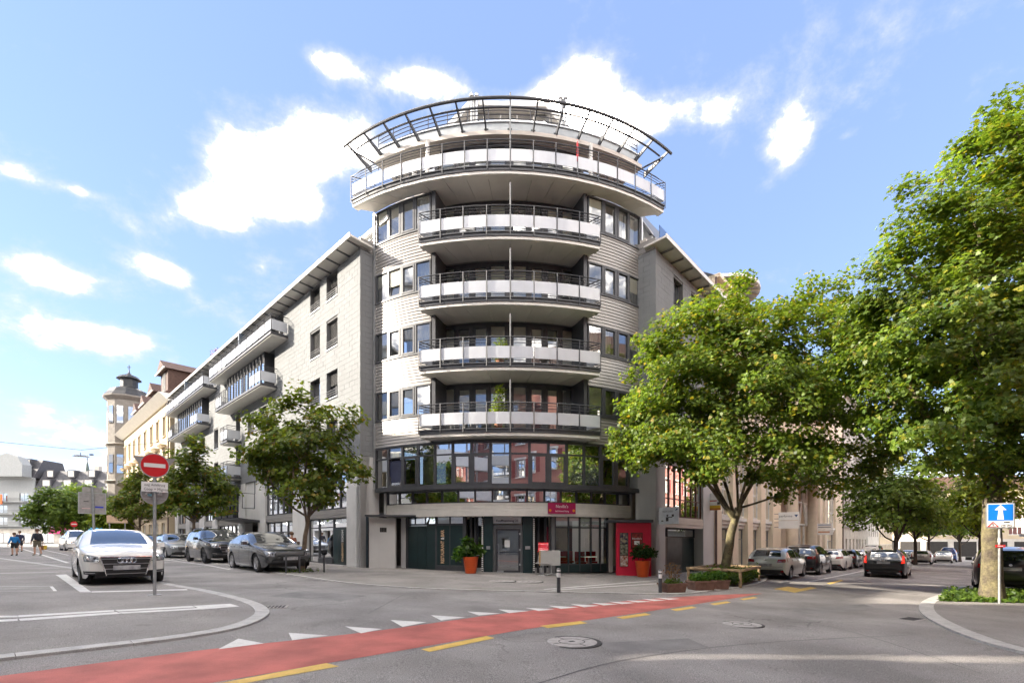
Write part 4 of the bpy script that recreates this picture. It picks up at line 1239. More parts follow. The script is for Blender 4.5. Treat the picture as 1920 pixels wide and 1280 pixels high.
    # eaves: long pale canopy on dark ribs
    def eave(t0, t1, n0, n1, z, rise=.0, step=1.06, nm='eaves', X=X):
        e = MB(X); e.hexa([(t0, n0, z), (t1, n0, z), (t1, n1, z + rise), (t0, n1, z + rise), (t0, n0, z + .08), (t1, n0, z + .08), (t1, n1, z + rise + .10), (t0, n1, z + rise + .10)])
        e = e.build(nm, M_SOFFIT, bld)
        MB(X).box(t0, t1, n1, n1 + .06, z + rise - .05, z + rise + .16).build('gutter', M_FASCIA, e)
        k = t0 + .35
        while k < t1:
            MB(X).hexa([(k, n0, z - .09), (k + .06, n0, z - .09), (k + .06, n1 - .03, z + rise - .05), (k, n1 - .03, z + rise - .05), (k, n0, z - .002), (k + .06, n0, z - .002), (k + .06, n1 - .03, z + rise - .002), (k, n1 - .03, z + rise - .002)]).build('rib', M_TRIM2, e); k += step
        return e
    eave(-.3, 36.6, -.5, .66, 15.62, .05)
    MB(X).box(0, 36.6, -.8, -.5, 15.5, 16.2).build('eaves_wall', M_FASCIA, bld)
    eave(-1.1, 2.6, -1.7, -.85, 16.75, .1)
    rl = MB()
    for k in range(3): rl.tube([X((-.3, -.5, 16.1 + k * .22)), X((3.4, -.5, 16.1 + k * .22))], .018, 5)
    rl.build('terrace_railing', M_TRIM, bld)
    # attic roof behind the eaves with two shed dormers
    MB(X).hexa([(0, -.8, 16.0), (36.6, -.8, 16.0), (36.6, -7, 16.6), (0, -7, 16.6), (0, -.8, 16.1), (36.6, -.8, 16.1), (36.6, -7, 16.9), (0, -7, 16.9)]).build('roof', M_ZINC, bld)
    for t in (8.6, 21.4):
        d = MB(X); d.box(t, t + 2.4, -5.0, -2.2, 16.1, 18.1); d = d.build('dormer', M_WARM, bld)
        MB(X).hexa([(t - .3, -5.4, 18.00), (t + 2.7, -5.4, 18.00), (t + 2.7, -1.4, 18.45), (t - .3, -1.4, 18.45), (t - .3, -5.4, 18.10), (t + 2.7, -5.4, 18.10), (t + 2.7, -1.4, 18.55), (t - .3, -1.4, 18.55)]).build('dormer_roof', M_ROOFW, d)
    # lower storeys: white piers, bands, shop fronts
    for (a, b) in ((0.0, 1.35), (6.0, 7.9), (12.3, 13.6), (16.1, 17.5), (22.5, 24.0), (26.2, 27.8), (31, 32.4), (35.4, 36.6)):
        MB(X).box(a, b, -.5, .0, gz(-8 - a * .7) - .3, 5.598).build('pier', M_PLASTER, bld)
    bays = [(1.35, 6.0), (7.9, 12.3), (17.5, 22.5), (24.0, 26.2), (27.8, 31), (32.4, 35.4)]
    for i, (a, b) in enumerate(bays):
        for k in range(3): MB(X).box(a, b, -.3, -.04 + .012 * (k % 2), 2.72 + k * .145, 2.72 + (k + 1) * .145 - .012).build('fascia_board', M_BOARD, bld)
        MB(X).box(a, b, -.32, -.06, 5.3, 5.597).build('lintel', M_PLASTER, bld)
        n = max(2, round((b - a) / .9)); w = (b - a) / n
        for k in range(n): fwin(X, bld, a + k * w, a + (k + 1) * w - .012, 3.17, 5.29, n=-.14, rows=(.5,), gm=GLD)
        g0 = gz(XL((a, 0, 0))[0])
        if i == 0:
            # shop with the opening-soon door
            fwin(X, bld, 4.75, 5.98, g0 + .1, 2.7, n=-.16, rows=(.8,), gm=GLD)
            w = fwin(X, bld, 3.05, 4.73, g0 + .35, 2.7, n=-.16, rows=(.78,), gm=GLD)
            MB(X).box(3.14, 4.64, -.24, -.235, g0 + .42, 2.08).build('window_poster', mat('map_poster', (.30, .36, .36), .6, var=.35, vscale=2.5, col2=(.48, .44, .36)), w)
            MB(X).box(3.05, 4.73, -.22, -.1, g0 + .02, g0 + .345).build('plinth', M_TRIM, bld)
            fwin(X, bld, 1.4, 3.03, 2.16, 2.7, n=-.16, gm=GLD)
            d = MB(X).box(1.4, 3.03, -.24, -.15, g0 + .03, 2.155).build('shop_door', M_GREEN, bld)
            MB(X).box(2.45, 2.47, -.16, -.14, g0 + .2, 2.1).build('door_split', M_TRIM, d)
            tt = text_mesh('door_lettering', 'OPENING', .27, mat('letter_copper', (.62, .42, .25), .6), d, Vector(X((2.02, -.12, g0 + .72))), face_rot((0, 0, 1), (.726, -.688, 0)), font_scale_x=.82, off=.004)
            text_mesh('door_lettering', 'SOON', .27, mat('letter_white', (.75, .74, .70), .6), d, Vector(X((2.02, -.12, g0 + 1.55))), face_rot((0, 0, 1), (.726, -.688, 0)), font_scale_x=.82, off=.004)
            MB(X).box(1.35, 6.0, -.5, .12, g0 - .2, g0 + .07).build('door_step', M_GRAN, bld)
        else:
            n = max(2, round((b - a) / 1.1)); w = (b - a) / n
            for k in range(n):
                fw_ = fwin(X, bld, a + k * w, a + (k + 1) * w - .012, g0 + .1, 2.7, n=-.16, rows=(.72,), gm=GLD)
                if k % 2 == i % 2: MB(X).box(a + k * w + .1, a + (k + 1) * w - .1, -.26, -.255, g0 + .3, 1.9).build('window_poster', MATS['map_poster'], fw_)
    # entrance bay with dark canopy
    g0 = gz(XL((14.8, 0, 0))[0])
    MB(X).box(13.6, 16.1, -.5, -.1, 2.9, 5.598).build('entrance_wall', M_PLASTER, bld)
    MB(X).box(13.6, 16.1, -1.6, -1.5, g0, 2.9).build('back_wall', M_DARK, bld)
    MB(X).box(15.0, 16.0, -1.4, -1.3, g0, 2.4).build('house_door', M_TRIM2, bld)
    MB(X).hexa([(13.2, -.1, 2.75), (17.0, -.1, 2.75), (17.0, 1.3, 2.95), (13.2, 1.3, 2.95), (13.2, -.1, 2.9), (17.0, -.1, 2.9), (17.0, 1.3, 3.02), (13.2, 1.3, 3.02)]).build('canopy', M_TRIM, bld)
    # dark lean-to fascia and hollow frame signs
    MB(X).box(17.0, 26, -.1, .75, 5.25, 5.55).build('terrace_fascia', M_TRIM, bld)
    for t, z in ((13.9, 3.7), (17.2, 3.6)):
        f = MB(); y0, y1 = .1, .85
        f.tube([X((t, y0, z)), X((t, y1, z)), X((t, y1, z + 1.0)), X((t, y0, z + 1.0)), X((t, y0, z))], .035, 5)
        f.tube([X((t, .08, z + 1.0)), X((t, .08, 5.5))], .03, 5)
        f.build('hollow_sign_frame', M_TRIM, bld)
    fl = MB(); 
    MB(X).box(.5, 36.4, -3.0, -2.9, -.5, 5.6).build('back_wall', mat('shop_interior', (.16, .145, .12), .9), bld)
    MB(X).box(.5, 36.4, -2.9, -.5, 2.75, 2.95).build('floor_slab', M_FLOOR, bld)
    MB(X).box(36.4, 36.6, -12, -.3, 0, 16).build('party_wall', M_PLASTER, bld)

def make_right_wing():
    X = XR; r = random.Random(8)
    Z1 = 15.5
    H = [(a, b, p, q) for (a, b) in ((2.0, 3.15), (4.2, 5.3)) for (p, q) in ((13.35, 15.0), (10.75, 12.4), (8.1, 9.8), (5.7, 7.2))]
    facade(X, bld, 0, 7.6, 5.6, Z1, H, -.36, -.03, M_JOINT)
    stone_run(X, 0, 7.6, 5.6, Z1, bl=.62, fn=lambda s: (X((s, 0, 0)), (.678, .735), (.735, -.678)), holes=H, seed=6)
    for (a, b, p, q) in H: fwin(X, bld, a, b, p, q, n=-.22, bars=(.5,), sill=.05, rail=True, blind=('blind', .5, M_CURT) if r.random() < .5 else None)
    RET = 1.05
    MB(X).box(.03, .36, -RET, 0, 5.6, Z1).build('return_wall', M_JOINT, bld)
    stone_run(X, 0, RET, 5.6, Z1, bl=.62, fn=lambda s: (X((0, -s, 0)), (-.735, .678), (-.678, -.735)), seed=7)
    MB(X).box(.0, .36, -RET, 0, -.8, 5.598).build('return_wall', M_PLASTER, bld)
    for k in range(2):
        MB(X).hexa([(-.03, -RET, 15.52 + k * .28), (.2, -RET, 15.52 + k * .28), (.2, .0, 15.52 + k * .28), (-.03, .0, 15.52 + k * .28), (-.005, -RET, 15.79 + k * .28), (.2, -RET, 15.79 + k * .28), (.2, .0, 15.79 + k * .28), (-.005, .0, 15.79 + k * .28)]).build('cladding_board', M_BOARD, bld)
    def eave(t0, t1, n0, n1, z, rise=.05):
        e = MB(X); e.hexa([(t0, n0, z), (t1, n0, z), (t1, n1, z + rise), (t0, n1, z + rise), (t0, n0, z + .08), (t1, n0, z + .08), (t1, n1, z + rise + .1), (t0, n1, z + rise + .1)]); e = e.build('eaves', M_SOFFIT, bld)
        MB(X).box(t0, t1, n1, n1 + .06, z + rise - .05, z + rise + .16).build('gutter', M_FASCIA, e)
        k = t0 + .9
        while k < t1:
            MB(X).box(k, k + .06, n0, n1 - .03, z - .08, z - .002).build('rib', M_TRIM2, e); k += 1.15
    eave(-.25, 7.8, -.5, .62, 15.62)
    MB(X).box(0, 7.6, -.8, -.5, 15.5, 16.2).build('eaves_wall', M_WARM, bld)
    # glazed terrace balustrade and steep zinc roof with a pale gable end
    for k in range(6): MB(X).box(1.0 + k * 1.1, 2.06 + k * 1.1, -.3, -.28, 16.0, 17.25).build('balustrade_pane', glass_mat('balustrade_glass', (.72, .82, .84), .3), bld)
    MB(X).extr([(1.6, -1.0, 16), (1.6, -1.0, 17.5), (1.6, -2.6, 20.1), (1.6, -6, 20.4), (1.6, -6, 16)], Vector((.25, .0, 0)) if False else Vector((.2, 0, 0))).build('gable_end', M_PLASTER, bld)
    MB(X).hexa([(1.82, -1.1, 16.2), (8.2, -1.1, 16.2), (8.2, -6, 16.2), (1.82, -6, 16.2), (1.82, -2.6, 19.9), (8.2, -2.6, 19.9), (8.2, -6, 20.2), (1.82, -6, 20.2)]).build('roof', M_ZINC, bld)
    MB(X).hexa([(1.5, -.95, 17.35), (8.2, -.95, 17.35), (8.2, -1.1, 17.35), (1.5, -1.1, 17.35), (1.5, -2.5, 20.05), (8.2, -2.5, 20.05), (8.2, -2.65, 20.05), (1.5, -2.65, 20.05)]).build('roof_edge', M_TRIM2, bld)
    for k in range(8): MB(X).hexa([(2.2 + k * .75, -1.08, 16.3), (2.24 + k * .75, -1.08, 16.3), (2.24 + k * .75, -1.16, 16.3), (2.2 + k * .75, -1.16, 16.3), (2.2 + k * .75, -2.55, 19.92), (2.24 + k * .75, -2.55, 19.92), (2.24 + k * .75, -2.65, 19.92), (2.2 + k * .75, -2.65, 19.92)]).build('roof_seam', M_TRIM2, bld)
    # lower storeys
    for (a, b) in ((0.0, 1.05), (5.95, 7.6)): MB(X).box(a, b, -.9, .0, -.9, 5.598).build('pier', M_PLASTER, bld)
    n = 7; w = 4.9 / n
    for k in range(n): fwin(X, bld, 1.05 + k * w, 1.05 + (k + 1) * w - .008, 2.75, 5.4, n=-.12, fw=.05, fm=mat('bronze_frame', (.10, .045, .03), .5), rows=(.35,), gm=GLM)
    MB(X).box(1.05, 5.95, -.3, -.1, 5.4, 5.597).build('lintel', M_PLASTER, bld)
    for k in range(3): MB(X).box(1.05, 5.95, -.3, -.03 + .02 * (k % 2), 2.2 + k * .18, 2.37 + k * .18).build('fascia_board', M_WARM, bld)
    fwin(X, bld, 1.06, 2.35, 1.7, 2.18, n=-.5, gm=GLM); fwin(X, bld, 2.36, 5.94, 1.7, 2.18, n=-.5, gm=GLD)
    d = MB(X).box(1.1, 2.34, -.62, -.52, -.7, 1.69).build('garage_door', mat('taupe_metal', (.16, .14, .125), .5, metal=.3), bld)
    MB(X).box(2.36, 4.2, -.62, -.5, -.7, 1.69).build('metal_panel', mat('brushed_dark_metal', (.12, .12, .12), .28, metal=.8), bld)
    MB(X).box(4.2, 5.94, -.62, -.54, -.8, 1.69).build('metal_panel', M_GREEN, bld)
    MB(X).box(.5, 7.6, -3, -2.9, -.8, Z1).build('room_wall', M_ROOM, bld)
    MB(X).box(7.45, 7.6, -12, -.4, -.8, 16).build('party_wall', M_PLASTER, bld)
    for z in (5.62, 8.0, 10.6, 13.2): MB(X).box(.4, 7.4, -2.9, -.37, z, z + .2).build('floor_slab', M_FLOOR, bld)
make_left_wing()
make_right_wing()
place_stones(bld)
# ------------------------------------------------------------------ other buildings
M_BEIGE = mat('beige_render', (.70, .595, .45), .85, var=.06, vscale=.7, streak=.06)
M_BEIGE2 = mat('beige_reveal', (.58, .49, .38), .85, var=.05)
M_CREAM = mat('cream_render', (.50, .41, .28), .85, var=.06, vscale=.6, streak=.08)
M_GREYST = mat('grey_limestone', (.50, .47, .42), .85, var=.12, vscale=1.2, streak=.12)
M_SALMON = mat('salmon_render', (.40, .185, .15), .85, var=.07, vscale=.6, streak=.08)
M_SHUTR = mat('red_shutter', (.22, .045, .04), .6)
M_WFRAME = mat('white_frame', (.62, .61, .57), .5)
M_TILE = mat('brown_roof_tile', (.075, .04, .03), .8, var=.25, vscale=6, bump=.5, bscale=14)
M_SLATE = mat('dark_slate', (.06, .06, .068), .6, var=.2, vscale=4, bump=.3, bscale=20)
M_WHITEB = mat('white_render', (.27, .285, .29), .85, var=.05, streak=.08)
M_COPPER = mat('lead_dome', (.03, .031, .034), .5, metal=.3, var=.2)
M_OFFICE = mat('office_white', (.72, .72, .70), .6, var=.04)

def wall_windows(X, parent, wl, t0, t1, z0, z1, cols, rows, w, h, n0=-.35, n1=0.0, frame=None, reveal=-.15, gm=None, shutters=None, sill=True, bars=(.5,), rws=(.6,), surround=None):
    holes = [(c - w / 2, c + w / 2, z, z + h) for c in cols for z in rows]
    wo = facade(X, parent, t0, t1, z0, z1, holes, n0, n1, wl)
    for (a, b, p, q) in holes:
        win = fwin(X, parent, a, b, p, q, n=n1 + reveal, fm=frame or M_WFRAME, gm=gm or GLM, bars=bars, rows=rws, fw=.06)
        if sill: MB(X).box(a - .1, b + .1, n1 + reveal, n1 + .12, p - .1, p - .004).build('sill', surround or frame or M_WFRAME, win)
        if surround:
            s = MB(X); s.box(a - .16, a, n1 + .002, n1 + .05, p, q); s.box(b, b + .16, n1 + .002, n1 + .05, p, q); s.box(a - .22, b + .22, n1 + .002, n1 + .09, q, q + .2); s.build('surround', surround, win)
        if shutters:
            for sd in (-1, 1):
                c = (a - .30) if sd < 0 else (b + .30)
                MB(X).box(c - .27, c + .27, n1 + .01, n1 + .05, p, q).build('shutter', shutters, win)
    return wo

def make_beige_block():
    X = XR
    b = thing('office_building', 'beige office block with deep piers next to the right white wing', 'building', X((10, -.5, 0)), baked=True)
    # upper storeys
    H = []; cols = [9.8 + 3.1 * k for k in range(13)]
    up = [c for c in cols if not 20.5 < c < 36] + [25.5, 28.8, 32.0, 36.6]
    wall_windows(X, b, M_BEIGE, 7.7, 52, 8.2, 17.4, sorted(set(up)), [8.9, 12.1, 15.0], 1.15, 1.75)
    # double-height piers below
    edges = [7.7] + [12.0 + 3.1 * k - .9 for k in range(4)]
    piers = [(7.7, 8.9), (10.9, 12.0), (14.0, 15.1), (17.1, 18.2), (20.2, 22.6), (33.5, 36.6), (38.2, 39.4), (41.0, 42.2), (47.4, 52)]
    for (a, c) in piers: MB(X).box(a, c, -1.1, 0, -2.6, 8.197).build('pier', M_BEIGE, b)
    MB(X).box(7.7, 52, -.9, -.02, 7.2, 8.195).build('lintel', M_BEIGE, b)
    MB(X).box(7.7, 52, -1.4, -1.1, -2.6, 7.2).build('back_wall', M_BEIGE2, b)
    bays = [(8.9, 10.9), (12.0, 14.0), (15.1, 17.1), (18.2, 20.2), (36.6, 38.2), (39.4, 41.0), (42.2, 47.4)]
    for (a, c) in bays:
        fwin(X, b, a, c, 3.1, 7.19, n=-.26, fm=M_WFRAME, gm=GL, bars=(.5,) if c - a < 3 else (.2, .4, .6, .8), rows=(.42,), fw=.11, blind=('blind', .8, M_CURT))
        s = MB(X)
        for k in range(3): s.box(a, c, -1.0, -.26 + .10 * k, 2.35 + k * .24, 2.58 + k * .24)
        s.build('bay_sill', M_FASCIA, b)
        g = gz(X((a, 0, 0))[0])
        fwin(X, b, a + .1, c - .1, g, 2.3, n=-.34, fm=M_TRIM2, gm=GLD, rows=(.75,))
    # entrance: curved recess with a drum above and a white lattice
    n = 16; 
    MB(X).prism([(22.6, -1.1), (33.5, -1.1), (33.5, -6), (22.6, -6)], -2.6, -1.5).build('porch_floor', M_GRAN, b)
    pts = [(28.0 + 5.2 * cos(pi * k / n), -.4 + 2.3 * sin(pi * k / n)) for k in range(n + 1)]
    dr = MB(X).prism(pts[::-1], 8.4, 11.8).build('drum', M_BEIGE, b)
    cp = [(28.0 + 5.6 * cos(pi * k / n), -.4 + 2.9 * sin(pi * k / n)) for k in range(n + 1)]
    MB(X).prism(cp[::-1], 7.0, 7.35).build('porch_canopy', M_GREYST, b)
    cap = [(28.0 + 5.4 * cos(pi * k / n), -.4 + 2.5 * sin(pi * k / n)) for k in range(n + 1)]
    MB(X).prism(cap[::-1], 11.8, 12.0).build('drum_cap', M_GREYST, dr)
    for a in (24, 31.5): MB(X).lathe([(.45, -2.6), (.45, 7.0)], 14, (a, .5, 0)).build('column', M_BEIGE2, b, smooth=40)
    la = MB()
    def seg(a, c): la.tube([X(a), X(c)], .09, 5)
    for t in (25.0, 30.8): seg((t, .2, 3.0), (t, .2, 7.0))
    seg((25, .2, 3.0), (30.8, .2, 3.0)); seg((25, .2, 6.9), (30.8, .2, 6.9)); seg((25, .2, 5.0), (30.8, .2, 5.0))
    for k in range(4): seg((25 + k * 1.45, .2, 3.0 if k % 2 == 0 else 6.9), (25 + (k + 1) * 1.45, .2, 6.9 if k % 2 == 0 else 3.0))
    seg((25.2, .3, 5), (27, .3, 6.9)); seg((28, .3, 6.9), (30, .3, 3))
    for t in (26.4, 28, 29.6): seg((t, .2, -2), (t, .2, 3))
    la.build('white_lattice', M_WFRAME, b)
    # curved-roofed bay near the top, its soffit of pale boards on rafters
    c0 = (13.3, -2.0)
    for k in range(12):
        a0 = pi * k / 12; a1 = pi * (k + 1) / 12
        q = MB(X); P = lambda a, r_, z: (c0[0] + r_ * cos(a), c0[1] + r_ * sin(a), z)
        q.hexa([P(a1, .2, 19.5), P(a1, 2.9, 18.75), P(a0, 2.9, 18.75), P(a0, .2, 19.5), P(a1, .2, 19.7), P(a1, 2.9, 18.95), P(a0, 2.9, 18.95), P(a0, .2, 19.7)])
        q.build('bay_roof', M_ROOFW if k % 2 else M_FASCIA, b)
        MB(X).tube([P(a0, .4, 19.36), P(a0, 5.3, 18.9)], .07, 5).build('rafter', M_BEIGE2, b) if False else MB().tube([X(P(a0, .4, 19.36)), X(P(a0, 2.8, 18.67))], .05, 5).build('rafter', M_BEIGE, b)
    q = [(c0[0] + 2.0 * cos(pi * k / n), c0[1] + 2.0 * sin(pi * k / n)) for k in range(n + 1)]
    MB(X).prism(q[::-1], 16.5, 18.2).build('bay_wall', M_OFFICE, b)
    for k in range(8):
        a0 = pi * k / 8 + .05; a1 = pi * (k + 1) / 8 - .05
        MB(X).poly([(c0[0] + 2.05 * cos(a), c0[1] + 2.05 * sin(a), z) for a, z in ((a0, 18.2), (a1, 18.2), (a1, 19.1), (a0, 19.1))]).build('bay_pane', GLM, b)
    MB(X).hexa([(7.7, 0, 17.4), (52, 0, 17.4), (52, -10, 17.4), (7.7, -10, 17.4), (7.7, -4, 20.0), (52, -4, 20.0), (52, -6, 20.0), (7.7, -6, 20.0)]).build('roof', M_SLATE, b)
    MB(X).box(7.7, 52, -.4, .3, 17.2, 17.42).build('cornice', M_BEIGE, b)
    MB(X).box(7.7, 52, -2.6, -2.5, 7.2, 17.2).build('room_wall', M_DARK, b)
    for t in (7.66, 51.9): MB().tube([X((t, .1, -2)), X((t, .1, 17.2))], .06, 6).build('downpipe', mat('rust_brown_pipe', (.08, .045, .035), .6), b)
make_beige_block()

def make_balcony_house():
    X = XR
    b = thing('apartment_house', 'ornate grey stone house with black iron balconies further down the right street', 'building', X((54, -.5, -1.2)), baked=True)
    z0 = -2.8
    wall_windows(X, b, M_GREYST, 52.2, 74, 3.6, 20.5, [54.2, 57.2, 63.4, 66.4, 69.4, 72.4], [5.0, 8.4, 11.8, 15.2], 1.2, 2.1, surround=M_GREYST)
    wall_windows(X, b, mat('rusticated_stone', (.46, .42, .36), .9, var=.14, vscale=1.5, bump=.3, bscale=12), 52.2, 74, z0, 3.3, [54.2, 57.2, 60.3, 63.4, 66.4, 69.4, 72.4], [-.8], 1.3, 2.6, n1=.12)
    for k in range(9): MB(X).box(52.2, 74, .121, .16, z0 + .15 + k * .66, z0 + .72 + k * .66).build('stone_course', MATS['rusticated_stone'], b) if k in (0, 1, 2) else None
    MB(X).box(52.0, 74, -.3, .35, 3.3, 3.6).build('string_course', M_GREYST, b)
    MB(X).box(52.0, 74, -.3, .5, 20.5, 21.1).build('cornice', M_GREYST, b)
    for z in (4.9, 8.3, 11.7, 15.1):
        o = MB(X).box(58.8, 62.0, 0, 1.1, z - .25, z - .02).build('balcony', M_GREYST, b)
        r = MB()
        for k in range(14): r.tube([X((58.85 + k * .24, 1.05, z)), X((58.85 + k * .24, 1.05, z + 1.0))], .03, 4)
        for n in (.35, .7): 
            for t in (58.85, 61.95): r.tube([X((t, n, z)), X((t, n, z + 1.0))], .03, 4)
        r.tube([X((58.85, 0, z + 1)), X((58.85, 1.05, z + 1)), X((61.95, 1.05, z + 1)), X((61.95, 0, z + 1))], .04, 5)
        r.build('iron_railing', M_TRIM, o)
        fwin(X, b, 59.6, 61.2, z, z + 2.4, n=.02, fm=M_WFRAME, gm=GLM, bars=(.5,))
    MB(X).hexa([(52, .2, 21.1), (74, .2, 21.1), (74, -9, 21.1), (52, -9, 21.1), (52.5, -2, 24), (73, -2, 24), (73, -7, 24), (52.5, -7, 24)]).build('roof', M_SLATE, b)
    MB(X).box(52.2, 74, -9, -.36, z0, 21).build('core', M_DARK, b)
    # the next houses
    for i, (t0, t1, h, m, lab) in enumerate(((76, 92, 18, M_GREYST, 'stone house with rusticated ground floor half hidden by street trees'), (93, 118, 17, M_CREAM, 'cream house at the far end of the right street'))):
        c = thing('apartment_house', lab, 'building', X((t0, -.5, -2)), baked=True)
        cols = [t0 + 1.8 + 3 * k for k in range(int((t1 - t0) / 3))]
        wall_windows(X, c, m, t0, t1, -3.4, h, cols, [-1.2, 2.4, 5.8, 9.2, 12.6], 1.2, 1.9, surround=M_GREYST)
        MB(X).box(t0 - .2, t1, -.2, .4, h, h + .5).build('cornice', M_GREYST, c)
        MB(X).box(t0, t1, -9, -.36, -3.4, h).build('core', M_DARK, c)
        MB(X).hexa([(t0, .2, h + .5), (t1, .2, h + .5), (t1, -9, h + .5), (t0, -9, h + .5), (t0 + .4, -2, h + 3), (t1, -2, h + 3), (t1, -7, h + 3), (t0 + .4, -7, h + 3)]).build('roof', M_TILE, c)
        MB(X).box(t0 - .02, t0, -9, 0, -3.4, h).build('end_wall', m, c)
make_balcony_house()

def make_end_block():
    # pale building closing the right street, with an open parking deck below
    b = thing('apartment_house', 'long pale low building closing the far end of the right street', 'building', (112, 112, -3), baked=True)
    def X(p): t, n, z = p; return (84 + .72 * t + .70 * n, 135 - .69 * t - .72 * n, z)
    wall_windows(X, b, M_CREAM, -22, 44, 2.0, 13, [-20 + 4 * k for k in range(16)], [3.0, 6.4, 9.6], 2.2, 1.7, bars=(.33, .66), rws=())
    MB(X).box(-22, 44, -.6, 1.2, 1.4, 1.997).build('deck_edge', M_GREYST, b)
    MB(X).box(-22, 44, -4, -3, -4, 1.4).build('undercroft', M_DARK, b)
    for k in range(14): MB(X).box(-21 + k * 5, -20.6 + k * 5, -.4, .3, -4, 1.4).build('column', M_GREYST, b)
    MB(X).hexa([(-22, .8, 13), (44, .8, 13), (44, -10, 13), (-22, -10, 13), (-21, -4, 17), (43, -4, 17), (43, -6, 17), (-21, -6, 17)]).build('roof', M_TILE, b)
    MB(X).box(-22, 44, -9, -.36, -4, 13).build('core', M_DARK, b)
make_end_block()

def make_salmon():
    X0 = XR
    def X(p): t, n, z = p; return X0((t, 17.0 - n, z))
    b = thing('apartment_house', 'salmon red house with red shutters at the right edge behind the big tree', 'building', X((40, 0, -1)), baked=True)
    cols = [-28 + 2.9 * k for k in range(30)]
    wall_windows(X, b, M_SALMON, -30, 58, 3.3, 17, cols, [4.4, 7.9, 11.2, 14.2], 1.05, 1.75, shutters=M_SHUTR, surround=M_WFRAME)
    wall_windows(X, b, M_WHITEB, -30, 58, -2.6, 2.9, cols, [-.4], 1.6, 2.3, surround=None, n1=.05)
    MB(X).box(-30, 58.2, -.2, .35, 2.9, 3.3).build('string_course', M_WFRAME, b)
    MB(X).box(-30, 58.2, -.3, .6, 17, 17.5).build('cornice', M_WFRAME, b)
    MB(X).hexa([(-30, .5, 17.5), (58, .5, 17.5), (58, -10, 17.5), (-30, -10, 17.5), (-30, -4, 21), (57, -4, 21), (57, -7, 21), (-30, -7, 21)]).build('roof', M_TILE, b)
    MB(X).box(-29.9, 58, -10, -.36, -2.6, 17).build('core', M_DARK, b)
    MB(X).box(58, 58.05, -10, 0, -2.6, 17).build('end_wall', M_SALMON, b)
    for k in (27,):
        MB(X).box(50, 56, .06, 1.2, 2.0, 2.3).build('shop_awning', M_WHITEB, b)
make_salmon()

